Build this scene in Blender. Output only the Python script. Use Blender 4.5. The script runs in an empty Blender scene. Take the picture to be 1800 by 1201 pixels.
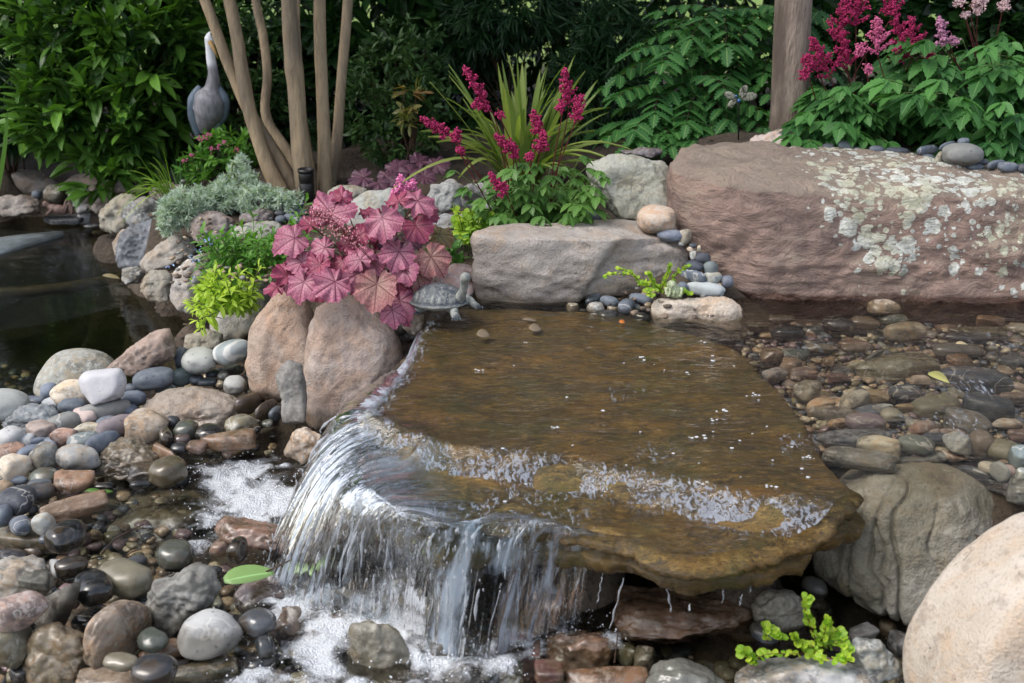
import bpy, bmesh, math, random
import numpy as np
from mathutils import Vector, Matrix
from mathutils.geometry import delaunay_2d_cdt

# ---------------------------------------------------------------- camera, sky, sun, exposure
scene = bpy.context.scene
C = scene.collection
PITCH = math.radians(22.0); CAMZ = 1.1; FPX = 2000.0
cam_data = bpy.data.cameras.new("camera"); cam = bpy.data.objects.new("camera", cam_data); C.objects.link(cam)
cam.location = (0, 0, CAMZ); cam.rotation_euler = (math.radians(90) - PITCH, 0, 0)
cam_data.sensor_width = 36.0; cam_data.lens = 40.0; cam_data.clip_start = 0.05; cam_data.clip_end = 600
cam_data.dof.use_dof = True; cam_data.dof.focus_distance = 2.95; cam_data.dof.aperture_fstop = 5.0
scene.camera = cam
SUN_EL, SUN_AZ = math.radians(56), math.radians(-105)      # azimuth from +y towards +x; the sun stands high on the left
world = bpy.data.worlds.new("World"); scene.world = world; world.use_nodes = True
wn = world.node_tree; bg = wn.nodes["Background"]
sky = wn.nodes.new("ShaderNodeTexSky"); sky.sky_type = 'NISHITA'; sky.sun_disc = False
sky.sun_elevation = SUN_EL; sky.sun_rotation = SUN_AZ; sky.air_density = 1.0; sky.dust_density = 3.0; sky.ozone_density = 0.6
hs = wn.nodes.new("ShaderNodeHueSaturation"); hs.inputs['Saturation'].default_value = 0.58
wn.links.new(sky.outputs[0], hs.inputs['Color']); wn.links.new(hs.outputs[0], bg.inputs['Color']); bg.inputs['Strength'].default_value = 0.15
sun_d = bpy.data.lights.new("sun", 'SUN'); sun = bpy.data.objects.new("sun", sun_d); C.objects.link(sun)
sun_d.energy = 1.0; sun_d.angle = math.radians(32); sun_d.color = (1.0, 0.96, 0.91)
sd = Vector((math.sin(SUN_AZ) * math.cos(SUN_EL), math.cos(SUN_AZ) * math.cos(SUN_EL), math.sin(SUN_EL)))
sun.rotation_euler = sd.to_track_quat('Z', 'Y').to_euler()
scene.view_settings.view_transform = 'Standard'; scene.view_settings.look = 'None'
scene.view_settings.exposure = 1.0; scene.view_settings.gamma = 1.0
scene.cycles.max_bounces = 8; scene.cycles.transparent_max_bounces = 16; scene.cycles.use_denoising = True

rnd = random.Random(7); R = np.random.default_rng(7)
cT, sT = math.cos(PITCH), math.sin(PITCH)

# ---------------------------------------------------------------- pixel of the 1800x1201 photo -> point
def ray(px, py):
    a = (px - 900) / FPX; b = (600.5 - py) / FPX
    return np.array([a, cT + b * sT, -sT + b * cT])
def at(px, py, z=0.0):
    d = ray(px, py); t = (z - CAMZ) / d[2]; return np.array([0, 0, CAMZ]) + d * t
def atY(px, py, Y):
    d = ray(px, py); return np.array([0, 0, CAMZ]) + d * (Y / d[1])
def depth(p): return p[1] * cT - (p[2] - CAMZ) * sT
def proj(P):
    P = np.atleast_2d(P); t = P[:, 1] * cT - (P[:, 2] - CAMZ) * sT; u = P[:, 1] * sT + (P[:, 2] - CAMZ) * cT
    return np.stack([900 + FPX * P[:, 0] / t, 600.5 - FPX * u / t], 1)

# ---------------------------------------------------------------- noise
def _h(ix, iy, iz, seed):
    n = (ix * 374761393 + iy * 668265263 + iz * 2147483647 + seed * 974634777) & 0xffffffff
    n = ((n ^ (n >> 13)) * 1274126177) & 0xffffffff
    n = ((n ^ (n >> 16)) * 2246822519) & 0xffffffff
    return ((n ^ (n >> 15)) & 0xffffff) / float(0xffffff)
def vnoise(p, seed=0):
    p = np.asarray(p, float); i = np.floor(p).astype(np.int64); f = p - i; f = f * f * f * (f * (f * 6 - 15) + 10)
    r = 0
    for dx in (0, 1):
        wx = f[:, 0] if dx else 1 - f[:, 0]
        for dy in (0, 1):
            wy = f[:, 1] if dy else 1 - f[:, 1]
            for dz in (0, 1):
                wz = f[:, 2] if dz else 1 - f[:, 2]
                r = r + wx * wy * wz * _h(i[:, 0] + dx, i[:, 1] + dy, i[:, 2] + dz, seed)
    return r * 2 - 1
def fbm(p, o=4, seed=0, g=0.5):
    s = 0; a = 1.0; p = np.asarray(p, float)
    for k in range(o):
        s = s + a * vnoise(p, seed + k * 17); p = p * 2.03; a *= g
    return s

# ---------------------------------------------------------------- mesh and object helpers
def mesh_np(name, v, f, smooth=True, attrs=None):
    v = np.asarray(v, np.float32); f = np.asarray(f, np.int32)
    me = bpy.data.meshes.new(name); n, k = f.shape
    me.vertices.add(len(v)); me.vertices.foreach_set('co', v.ravel())
    me.loops.add(n * k); me.loops.foreach_set('vertex_index', f.ravel())
    me.polygons.add(n); me.polygons.foreach_set('loop_start', np.arange(0, n * k, k, dtype=np.int32))
    if smooth: me.polygons.foreach_set('use_smooth', np.ones(n, bool))
    for an, av in (attrs or {}).items():
        av = np.asarray(av, np.float32)
        if av.ndim == 1:
            at_ = me.attributes.new(an, 'FLOAT', 'POINT'); at_.data.foreach_set('value', av)
        else:
            at_ = me.attributes.new(an, 'FLOAT_VECTOR', 'POINT'); at_.data.foreach_set('vector', av.ravel())
    me.update(calc_edges=True); me.validate()
    return me
def obj(name, me, mat, parent=None, loc=None):
    o = bpy.data.objects.new(name, me); C.objects.link(o)
    if mat is not None: me.materials.clear(); me.materials.append(mat)
    if loc is not None: o.location = loc
    if parent is not None: o.parent = parent; o.matrix_parent_inverse = Matrix.Translation(-Vector(parent.location))
    return o
def tag(o, label=None, cat=None, group=None, kind=None):
    if label: o['label'] = label
    if cat: o['category'] = cat
    if group: o['group'] = group
    if kind: o['kind'] = kind
    return o
def empty(name, loc, label, cat, group=None):
    o = bpy.data.objects.new(name, None); C.objects.link(o); o.location = Vector([float(a) for a in loc]); o.empty_display_size = 0.05
    return tag(o, label, cat, group)
def part(name, v, f, mat, root, attrs=None, smooth=True, label=None):
    o = obj(name, mesh_np(name, v, f, smooth, attrs), mat, root)
    if label: o['label'] = label
    return o
class Geo:
    """collects tri faces (quads are split) with an optional vector attribute"""
    def __init__(s): s.v = []; s.f = []; s.a = []; s.n = 0
    def add(s, v, f, a=None):
        v = np.asarray(v, float); f = np.asarray(f, int)
        if f.shape[1] == 4: f = np.concatenate([f[:, [0, 1, 2]], f[:, [0, 2, 3]]])
        s.v.append(v); s.f.append(f + s.n); s.n += len(v)
        s.a.append(np.zeros((len(v), 3)) if a is None else np.broadcast_to(np.asarray(a, float), (len(v), 3)))
        return s
    def out(s): return np.concatenate(s.v), np.concatenate(s.f), {'lc': np.concatenate(s.a)}
    def build(s, name, mat, root=None, smooth=True, label=None):
        v, f, a = s.out(); return part(name, v, f, mat, root, a, smooth, label)
def tube(P, r, n=8, cap=True, squash=None):
    P = np.asarray(P, float); m = len(P); r = np.broadcast_to(np.asarray(r, float), (m,))
    T = np.gradient(P, axis=0); T /= np.linalg.norm(T, axis=1)[:, None] + 1e-9
    u = np.cross(T[0], [0, 0, 1.0]);
    if np.linalg.norm(u) < 1e-3: u = np.array([1.0, 0, 0])
    v = []
    for i in range(m):
        u = u - T[i] * u.dot(T[i]); u /= np.linalg.norm(u) + 1e-9; w = np.cross(T[i], u)
        an = np.arange(n) * 2 * math.pi / n
        v.append(P[i] + r[i] * (np.cos(an)[:, None] * u + np.sin(an)[:, None] * w))
    v = np.concatenate(v); f = []
    for i in range(m - 1):
        for k in range(n):
            f.append((i * n + k, i * n + (k + 1) % n, (i + 1) * n + (k + 1) % n, (i + 1) * n + k))
    if cap:
        c0 = len(v); v = np.concatenate([v, P[[0]], P[[-1]]])
        for k in range(n):
            f.append((c0, (k + 1) % n, k, k)); f.append((c0 + 1, (m - 1) * n + k, (m - 1) * n + (k + 1) % n, (m - 1) * n + (k + 1) % n))
        f = np.array(f); tri = f[:, 2] == f[:, 3]
        q = f[~tri]; t = f[tri][:, :3]
        return v, np.concatenate([q[:, [0, 1, 2]], q[:, [0, 2, 3]], t])
    return v, np.array(f)
_ico = {}
def ico(n):
    if n not in _ico:
        bm = bmesh.new(); bmesh.ops.create_icosphere(bm, subdivisions=n, radius=1.0)
        v = np.array([list(x.co) for x in bm.verts]); f = np.array([[q.index for q in p.verts] for p in bm.faces]); bm.free()
        _ico[n] = (v / np.linalg.norm(v, axis=1)[:, None], f)
    return _ico[n]
def ell(c, r, n=3, rot=None):
    v, f = ico(n); v = v * np.asarray(r, float)
    if rot is not None: v = v @ np.asarray(rot).T
    return v + np.asarray(c), f
def scatter(tv, tf, ta, pos, mats, tint=None):
    """copies of a template (verts, faces, attribute) at pos with 3x3 mats -> arrays for Geo.add"""
    N = len(pos); n = len(tv)
    v = np.einsum('nij,kj->nki', mats, tv) + pos[:, None, :]
    f = tf[None] + (np.arange(N) * n)[:, None, None]
    a = np.repeat(ta[None], N, 0).copy()
    a[:, :, 2] = (R.random(N) if tint is None else tint)[:, None]
    return v.reshape(-1, 3), f.reshape(-1, tf.shape[1]), a.reshape(-1, 3)
def frames(dirs, up=None, roll=0.5, size=1.0):
    """leaf frames: local +y along dir, local +z roughly up; returns N 3x3 matrices (columns x,y,z)"""
    d = dirs / (np.linalg.norm(dirs, axis=1)[:, None] + 1e-9)
    up = np.array([0, 0, 1.0]) if up is None else up
    up = np.broadcast_to(up, d.shape) + R.normal(0, roll, d.shape)
    x = np.cross(d, up); x /= np.linalg.norm(x, axis=1)[:, None] + 1e-9
    z = np.cross(x, d)
    s = np.broadcast_to(np.asarray(size, float), (len(d),))
    return np.stack([x, d, z], 2) * s[:, None, None]

# ---------------------------------------------------------------- node helper
class NB:
    def __init__(s, name):
        s.m = bpy.data.materials.new(name); s.m.use_nodes = True; s.t = s.m.node_tree; s.t.nodes.clear()
        s.o = s.t.nodes.new("ShaderNodeOutputMaterial")
    def n(s, typ, ins=None, **props):
        nd = s.t.nodes.new("ShaderNode" + typ)
        for k, v in props.items(): setattr(nd, k, v)
        for k, v in (ins or {}).items(): s.put(nd.inputs[k], v)
        return nd
    def put(s, sock, v):
        if isinstance(v, bpy.types.NodeSocket): s.t.links.new(v, sock)
        elif isinstance(v, bpy.types.Node): s.t.links.new(v.outputs[0], sock)
        else:
            if isinstance(v, (tuple, list)) and sock.type == 'RGBA' and len(v) == 3: v = (*v, 1)
            sock.default_value = v
    def math(s, op, a, b=0.0, c=0.0, clamp=False):
        nd = s.n('Math', operation=op, use_clamp=clamp); s.put(nd.inputs[0], a); s.put(nd.inputs[1], b)
        if len(nd.inputs) > 2: s.put(nd.inputs[2], c)
        return nd.outputs[0]
    def mix(s, f, a, b, mode='MIX'):
        nd = s.n('Mix', data_type='RGBA', blend_type=mode); s.put(nd.inputs[0], f); s.put(nd.inputs[6], a); s.put(nd.inputs[7], b); return nd.outputs[2]
    def fmix(s, f, a, b):
        nd = s.n('Mix', data_type='FLOAT'); s.put(nd.inputs[0], f); s.put(nd.inputs[2], a); s.put(nd.inputs[3], b); return nd.outputs[0]
    def noise(s, vec, scale, detail=4, rough=0.55, dist=0.0):
        return s.n('TexNoise', {'Vector': vec, 'Scale': scale, 'Detail': detail, 'Roughness': rough, 'Distortion': dist}).outputs['Fac']
    def step(s, x, lo, hi, a=0.0, b=1.0):
        nd = s.n('MapRange', interpolation_type='SMOOTHSTEP'); s.put(nd.inputs[0], x)
        for i, v in enumerate((lo, hi, a, b)): s.put(nd.inputs[i + 1], v)
        return nd.outputs[0]
    def vmap(s, vec, scale=(1, 1, 1), loc=(0, 0, 0), rot=(0, 0, 0)):
        return s.n('Mapping', {'Vector': vec, 'Scale': scale, 'Location': loc, 'Rotation': rot}).outputs[0]
    def bump(s, h, strength=0.3, dist=0.01, normal=None):
        nd = s.n('Bump', {'Height': h, 'Strength': strength, 'Distance': dist})
        if normal is not None: s.put(nd.inputs['Normal'], normal)
        return nd.outputs[0]
    def pbr(s, **k):
        nd = s.n('BsdfPrincipled')
        for a, v in k.items(): s.put(nd.inputs[a.replace('_', ' ')], v)
        return nd.outputs[0]
    def done(s, sh):
        s.put(s.o.inputs['Surface'], sh); return s.m
    def objco(s): return s.n('TexCoord').outputs['Object']
    def attr(s, name='lc'):
        a = s.n('Attribute', attribute_name=name)
        x = s.n('SeparateXYZ', {0: a.outputs['Vector']}); return x.outputs[0], x.outputs[1], x.outputs[2], a.outputs['Fac']

# ---------------------------------------------------------------- materials
def stone_mat(name, style):
    """one shader for stones: object colour = mineral colour, object alpha = how wet the stone is"""
    b = NB(name); oi = b.n('ObjectInfo'); col = oi.outputs['Color']; wet = oi.outputs['Alpha']
    off = b.n('CombineXYZ', {0: b.math('MULTIPLY', oi.outputs['Random'], 37.0), 1: b.math('MULTIPLY', oi.outputs['Random'], 71.0), 2: 0.0})
    p = b.n('VectorMath', {0: b.objco(), 1: off.outputs[0]}, operation='ADD').outputs[0]
    S = {'pebble': 9, 'mottled': 14, 'rough': 10, 'boulder': 5, 'banded': 10}[style]
    big = b.noise(p, S, 5, 0.6); mid = b.noise(p, S * 5, 5, 0.65); fine = b.noise(p, S * 40, 3, 0.7)
    dark = b.mix(1.0, col, (0.42, 0.40, 0.38), 'MULTIPLY'); light = b.mix(0.35, col, (0.6, 0.57, 0.52))
    warm = b.mix(1.0, col, (1.06, 0.84, 0.60), 'MULTIPLY')
    c = col
    if style == 'pebble':
        c = b.mix(b.step(mid, 0.45, 0.7, 0, 0.35), c, light); c = b.mix(b.step(big, 0.5, 0.7, 0, 0.45), c, dark)
        sp = b.step(b.noise(p, 130, 1), 0.66, 0.72, 0, 0.35); c = b.mix(sp, c, dark)
        bs, bd = 0.18, 0.002
    elif style == 'mottled':
        c = b.mix(b.step(big, 0.42, 0.6), c, dark); c = b.mix(b.step(mid, 0.45, 0.62, 0, 0.8), c, light)
        c = b.mix(b.step(b.noise(p, S * 1.7, 4, 0.7, 1.0), 0.48, 0.6, 0, 0.75), c, warm); c = b.mix(b.step(fine, 0.55, 0.7, 0, 0.6), c, dark)
        bs, bd = 0.4, 0.004
    elif style == 'rough':
        c = b.mix(b.step(big, 0.38, 0.62, 0, 0.85), c, dark); c = b.mix(b.step(mid, 0.45, 0.68, 0, 0.6), c, light)
        vn = b.n('TexVoronoi', {'Vector': p, 'Scale': 14.0}, feature='DISTANCE_TO_EDGE').outputs['Distance']
        c = b.mix(b.step(b.math('ADD', vn, b.math('MULTIPLY', mid, 0.25)), 0.10, 0.14, 0.45, 0), c, dark)
        c = b.mix(b.step(fine, 0.52, 0.72, 0, 0.55), c, dark); bs, bd = 0.6, 0.008
    elif style == 'boulder':
        c = b.mix(b.step(big, 0.40, 0.62, 0, 0.7), c, light); c = b.mix(b.step(b.noise(p, S * 1.3, 6, 0.7, 1.5), 0.46, 0.64, 0, 0.65), c, warm)
        c = b.mix(b.step(mid, 0.5, 0.66, 0, 0.45), c, dark); c = b.mix(b.step(fine, 0.5, 0.72, 0, 0.5), c, dark)
        pit = b.step(b.noise(p, 22, 6, 0.75, 0.6), 0.62, 0.68, 0, 0.75); c = b.mix(pit, c, (0.06, 0.045, 0.035))
        bs, bd = 0.65, 0.012
    else:
        wv = b.n('TexWave', {'Vector': b.vmap(p, (1, 1, 1), rot=(0.3, 0.5, 0.6)), 'Scale': 11.0, 'Distortion': 4.0, 'Detail': 2.0, 'Detail Scale': 0.8}, wave_type='BANDS').outputs['Fac']
        c = b.mix(b.step(wv, 0.6, 0.9, 0, 0.8), c, (0.75, 0.73, 0.68)); c = b.mix(b.step(big, 0.45, 0.65, 0, 0.3), c, dark); bs, bd = 0.15, 0.003
    if style in ('pebble', 'mottled', 'banded'):
        vn_ = b.math('ABSOLUTE', b.math('SUBTRACT', b.noise(p, S * .9, 3, .5, .6), .5)); gate = b.step(b.math('FRACT', b.math('MULTIPLY', oi.outputs['Random'], 7.3)), .55, .6)
        c = b.mix(b.math('MULTIPLY', b.step(vn_, .004, .012, .6, 0), gate), c, (.5, .48, .44))
        drop = b.n('TexVoronoi', {'Vector': p, 'Scale': 42.0}, feature='F1').outputs['Distance']; dr2 = b.math('MULTIPLY', b.step(drop, .12, .20, .6, 0), b.step(b.math('FRACT', b.math('MULTIPLY', oi.outputs['Random'], 13.7)), .5, .55))
        c = b.mix(b.math('MULTIPLY', dr2, b.math('SUBTRACT', 1.0, wet)), c, b.mix(1.0, c, (.35, .35, .36), 'MULTIPLY'))
    alg = b.math('MULTIPLY', b.math('MULTIPLY', b.step(b.noise(p, 11, 5, .65, .8), .48, .62), b.step(wet, .45, .6)), .55)
    c = b.mix(alg, c, (.15, .095, .04))
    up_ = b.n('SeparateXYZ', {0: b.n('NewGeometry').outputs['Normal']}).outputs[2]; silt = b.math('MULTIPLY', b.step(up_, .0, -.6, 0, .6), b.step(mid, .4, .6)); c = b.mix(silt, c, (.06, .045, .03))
    var = b.math('MULTIPLY_ADD', oi.outputs['Random'], 0.25, 0.88)
    hsv = b.n('HueSaturation', {'Color': c, 'Value': var, 'Saturation': 0.80})
    pw_ = b.n('SeparateXYZ', {0: b.n('NewGeometry').outputs['Position']}); zw = b.math('ADD', pw_.outputs[2], b.math('MULTIPLY', b.math('SUBTRACT', mid, .5), .05)); X_, Z_ = pw_.outputs[0], pw_.outputs[2]
    w1 = b.math('MULTIPLY', b.step(zw, -.255, -.225, .85, 0), b.math('MULTIPLY', b.step(X_, -1.0, -.85), b.step(X_, .50, .60, 1, 0))); w2 = b.math('MULTIPLY', b.math('MULTIPLY', b.step(zw, .010, .022, .9, 0), b.step(Z_, -.13, -.11)), b.math('MULTIPLY', b.step(X_, -.32, -.22), b.step(pw_.outputs[1], 2.55, 2.7)))
    wet = b.math('MAXIMUM', wet, b.math('MAXIMUM', w1, w2))
    c = b.mix(wet, hsv.outputs[0], b.mix(1.0, hsv.outputs[0], (0.46, 0.43, 0.38), 'MULTIPLY'))
    film = b.step(b.noise(p, 16, 3), 0.3, 0.6, 0.75, 1.0)
    rough = b.math('SUBTRACT', b.math('MULTIPLY_ADD', mid, 0.25, 0.58), b.math('MULTIPLY', b.math('MULTIPLY', wet, film), 0.60), clamp=True)
    rough = b.math('MAXIMUM', rough, 0.08)
    h = b.math('ADD', b.math('MULTIPLY', mid, 1.0), b.math('MULTIPLY', fine, 0.35))
    h = b.math('ADD', h, b.math('MULTIPLY', big, 1.5))
    nrm = b.bump(h, b.math('MULTIPLY', b.math('SUBTRACT', 1.0, b.math('MULTIPLY', wet, 0.6)), bs), bd)
    return b.done(b.pbr(Base_Color=c, Roughness=rough, Normal=nrm, Specular_IOR_Level=b.math('MULTIPLY_ADD', wet, 0.35, 0.35)))
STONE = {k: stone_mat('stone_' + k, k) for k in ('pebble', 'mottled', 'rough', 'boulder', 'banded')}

def leaf_mat(name, c1, c2, rib=None, rough=0.42, trans=0.25, spots=None, edge=None, bmp=0.15, variegate=None):
    b = NB(name); x, y, z, _ = b.attr()
    c = b.mix(z, c1, c2); ax = b.math('ABSOLUTE', x)
    pn = b.n('NewGeometry').outputs['Position']
    c = b.mix(b.step(b.noise(pn, 9, 3), 0.35, 0.65, 0, 0.45), c, b.mix(1.0, c, (0.65, 0.72, 0.6), 'MULTIPLY'))
    if variegate is not None: c = b.mix(b.step(ax, 0.35, 0.6), variegate, c) if edge is None else b.mix(b.step(ax, 0.38, 0.5), c, edge)
    if rib is not None: c = b.mix(b.step(ax, 0.03, 0.12, 0.8, 0), c, rib)
    side = b.math('ABSOLUTE', b.math('SINE', b.math('MULTIPLY', b.math('SUBTRACT', y, b.math('MULTIPLY', ax, 0.25)), 28.0)))
    nrm = b.bump(b.math('ADD', side, b.step(ax, 0.0, 0.2, 0, 1.5)), bmp, 0.002)
    p = b.pbr(Base_Color=c, Roughness=rough, Normal=nrm, Specular_IOR_Level=0.32)
    tr = b.n('BsdfTranslucent', {'Color': b.mix(1.0, c, (1.5, 1.7, 0.6), 'MULTIPLY')}).outputs[0]
    return b.done(b.n('MixShader', {0: trans, 1: p, 2: tr}).outputs[0])
def plain(name, col, rough=0.6, spec=0.4, metal=0.0, var=0.3, scale=30, bs=0.2, bd=0.003, stretch=(1, 1, 1), col2=None):
    b = NB(name); p = b.vmap(b.objco(), stretch); n1 = b.noise(p, scale, 5, 0.6); n2 = b.noise(p, scale * 5, 3, 0.6)
    c = b.mix(b.step(n1, 0.35, 0.65), col, col2 or tuple(x * (1 - var) for x in col)); c = b.mix(b.step(n2, 0.5, 0.7, 0, var), c, tuple(x * 0.5 for x in col))
    return b.done(b.pbr(Base_Color=c, Roughness=rough, Metallic=metal, Specular_IOR_Level=spec, Normal=b.bump(b.math('ADD', n1, b.math('MULTIPLY', n2, 0.4)), bs, bd)))
# ---------------------------------------------------------------- stones
COL = dict(slate=(.10,.125,.165), dslate=(.05,.06,.08), black=(.022,.026,.032), blue=(.13,.165,.23), lgrey=(.36,.37,.36), grey=(.21,.215,.20),
    white=(.40,.42,.43), cream=(.52,.46,.35), tan=(.38,.29,.20), brown=(.21,.15,.105), dbrown=(.085,.06,.045), orange=(.36,.20,.10),
    pink=(.42,.31,.28), purple=(.21,.155,.18), green=(.13,.16,.14), olive=(.18,.165,.10), red=(.24,.095,.075), teal=(.14,.185,.19),
    khaki=(.27,.245,.175), rose=(.30,.19,.15), gold=(.46,.30,.13))
def planes_shape(d, N, D, p):
    """rounded polytope: d unit directions, N plane normals, D plane distances"""
    q = np.maximum(0, d @ N.T) / D
    return ((q ** p).sum(1)) ** (-1.0 / p)
def unit_stone(n, kind, seed):
    rg = np.random.default_rng(seed); d, f = ico(n)
    if kind == 'r':
        r = 1 + 0.10 * fbm(d * 1.0 + seed, 2, seed) + 0.012 * fbm(d * 3 + seed, 2, seed + 5)
        sq = (np.abs(d) ** 2.5).sum(1) ** (-1 / 2.5); v = d * (r * sq)[:, None]
    elif kind == 'm':
        k = 12; N = rg.normal(size=(k, 3)); N /= np.linalg.norm(N, axis=1)[:, None]; N = np.concatenate([N, np.eye(3), -np.eye(3)])
        D = rg.uniform(.82, 1.05, len(N)); v = d * planes_shape(d, N, D, 9)[:, None]
        v *= (1 + 0.05 * fbm(d * 1.7 + seed, 3, seed) + 0.015 * fbm(d * 6 + seed, 3, seed))[:, None]
    else:
        k = 9; N = rg.normal(size=(k, 3)); N /= np.linalg.norm(N, axis=1)[:, None]; N = np.concatenate([N, np.eye(3), -np.eye(3)])
        D = rg.uniform(.68, 1.0, len(N)); v = d * planes_shape(d, N, D, 26)[:, None]
        v *= (1 + 0.05 * fbm(d * 2.0 + seed, 4, seed) + 0.02 * fbm(d * 9 + seed, 3, seed))[:, None]
    mx, mn = v.max(0), v.min(0); return (v - (mx + mn) / 2) / ((mx - mn) / 2), f
_us = {}
_seed = [100]
def kindname(w):
    return ('pebble', 'pebble') if w < 42 else (('river_stone', 'stone') if w < 105 else ('boulder', 'boulder'))
def finish_rock(v, f, ctr, col, wet, style, label, w, group, name=None, cat=None):
    nm, ct = kindname(w); nm = name or nm; ct = cat or ct
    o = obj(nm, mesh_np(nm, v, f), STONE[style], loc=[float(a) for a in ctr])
    cc = COL[col] if isinstance(col, str) else col
    j = R.normal(0, 0.02, 3) + R.normal(0, 0.05)
    o.color = (*[max(0.01, c * (1 + a)) for c, a in zip(cc, j)], wet)
    return tag(o, label, ct, group)
def stone(px, py, w, h, rot, col, wet, kind, z0, label, group=None, style=None, Y=None, name=None, cat=None):
    _seed[0] += 1; seed = _seed[0]
    rz = h * 0.0007; zc = z0 + rz
    for _ in range(3):
        c = at(px, py, zc) if Y is None else atY(px, py, Y); t = depth(c); dd = c - np.array([0, 0, CAMZ])
        th = math.atan2(-dd[2], math.hypot(dd[0], dd[1])); s_, c_ = math.sin(th), math.cos(th)
        a, b = w / 2 * t / FPX, h / 2 * t / FPX; an = math.radians(rot); ca, sa = math.cos(an), math.sin(an)
        E11 = a * a * ca * ca + b * b * sa * sa; E22 = a * a * sa * sa + b * b * ca * ca; E12 = (a * a - b * b) * ca * sa
        q = 0.42; A22 = min(E22 / (s_ ** 2 + q * c_ ** 2), 1.15 * max(E11, b * b)); rz2 = max((E22 - A22 * s_ ** 2) / c_ ** 2, (0.3 * b) ** 2)
        zc = z0 + math.sqrt(rz2) * 0.75
    A12 = E12 / s_; lim = 0.85 * math.sqrt(E11 * A22); A12 = max(-lim, min(lim, A12)); S13 = (E12 - A12 * s_) / c_
    lim = 0.8 * math.sqrt(E11 * rz2) * math.sqrt(max(0.05, 1 - A12 ** 2 / (E11 * A22))); S13 = max(-lim, min(lim, S13))
    M = np.array([[E11, A12, S13], [A12, A22, 0], [S13, 0, rz2]]); ev, V = np.linalg.eigh(M); L = V * np.sqrt(np.maximum(ev, 1e-8))
    L = L @ np.diag(rnd.choice([(1, 1, 1), (-1, 1, 1), (1, -1, 1), (1, 1, -1)]))
    if np.linalg.det(L) < 0: L = L * np.array([[-1, 1, 1]])
    n = 3 if max(w, h) < 34 else (4 if max(w, h) < 100 else 5)
    u, f = unit_stone(n, kind, seed)
    style = style or {'r': 'pebble', 'm': 'mottled', 'a': 'rough'}[kind]
    return finish_rock(u @ L.T, f, c, col, wet, style, label, max(w, h), group, name, cat)
def hull_planes(P):
    bm = bmesh.new(); [bm.verts.new(Vector(p.tolist())) for p in P]; r = bmesh.ops.convex_hull(bm, input=bm.verts)
    bmesh.ops.delete(bm, geom=[g for g in r['geom_interior'] if isinstance(g, bmesh.types.BMVert)], context='VERTS')
    bmesh.ops.dissolve_limit(bm, angle_limit=math.radians(7), verts=bm.verts, edges=bm.edges); bm.normal_update()
    N = []; D = []
    for fc in bm.faces:
        N.append(list(fc.normal)); D.append(fc.normal.dot(fc.calc_center_median()))
    bm.free(); return np.array(N), np.array(D)
def hull_rock(P, label, col, wet=0.0, style='boulder', sharp=22, amp=0.02, freq=6, sub=5, rough=0.006, group=None, fit=None, post=None, seed=1, name=None, cat=None, sil=0):
    """rock through 3D points: rounded convex hull plus noise. amp and rough in metres. sil = number of leading points which lie on the outline"""
    P = np.asarray(P, float); c = (P.max(0) + P.min(0)) / 2; N, D = hull_planes(P - c); D = np.maximum(D, 0.01)
    ext = (P.max(0) - P.min(0)) / 2; d, f = ico(sub); dd = d * ext; dd /= np.linalg.norm(dd, axis=1)[:, None]
    v = dd * planes_shape(dd, N, D, sharp)[:, None]
    nr = v / ext ** 2; nr /= np.linalg.norm(nr, axis=1)[:, None]
    v = v + nr * (amp * fbm(v * freq + seed * 3.1, 4, seed) + rough * fbm(v * freq * 7, 3, seed + 3))[:, None]
    if post: v = post(v, nr, c)
    if sil:
        # keep the traced outline's size: scale about the centre until the extents agree
        for _ in range(2):
            a = proj(v + c); b = proj(P[:sil]); sx = (b[:, 0].max() - b[:, 0].min()) / (a[:, 0].max() - a[:, 0].min()); sy = (b[:, 1].max() - b[:, 1].min()) / (a[:, 1].max() - a[:, 1].min())
            v = v * np.array([sx, (sx + sy) / 2, sy]); a = proj(v + c)
            c = c + np.array([((b[:, 0].max() + b[:, 0].min()) - (a[:, 0].max() + a[:, 0].min())) / 2 * depth(c) / FPX, 0, -((b[:, 1].max() + b[:, 1].min()) - (a[:, 1].max() + a[:, 1].min())) / 2 * depth(c) / FPX])
    w = np.ptp(proj(P)[:, 0]); return finish_rock(v, f, c, col, wet, style, label, max(w, 110), group, name, cat)
def outline_rock(poly, z0, label, col, wet=0.0, style='boulder', dep=None, yb=None, bulge=0.18, **k):
    """a boulder from its outline in the photo; it stands on the level z0 and is about as deep as it is wide"""
    poly = np.array(poly, float); ymx, ymn = poly[:, 1].max(), poly[:, 1].min(); cx, cy = poly.mean(0)
    if yb is None: yb = at(cx, ymx, z0)[1]
    wd = np.ptp(poly[:, 0]) * yb / FPX; hd = (ymx - ymn) * yb / FPX; dep = dep or min(0.75 * wd, 1.1 * hd + 0.03); P = []
    for x, y in poly:
        v = (ymx - y) / (ymx - ymn); P.append(atY(x, y, yb + dep * (0.30 * (v > 0.08) + 0.35 * v)))
    n = len(P)
    for x, y in poly:
        x2, y2 = cx + (x - cx) * .62, cy + (y - cy) * .62; v = (ymx - y2) / (ymx - ymn); P.append(atY(x2, y2, yb + dep * (0.45 * v ** 1.2)) )
    for p in P[:n]:
        P.append(np.array([p[0] * .9 + P[0][0] * .1, p[1] + dep * .35, p[2] - hd * .12]))
    q = 0.0
    return hull_rock(P, label, col, wet, style, sil=n, **k)

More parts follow.
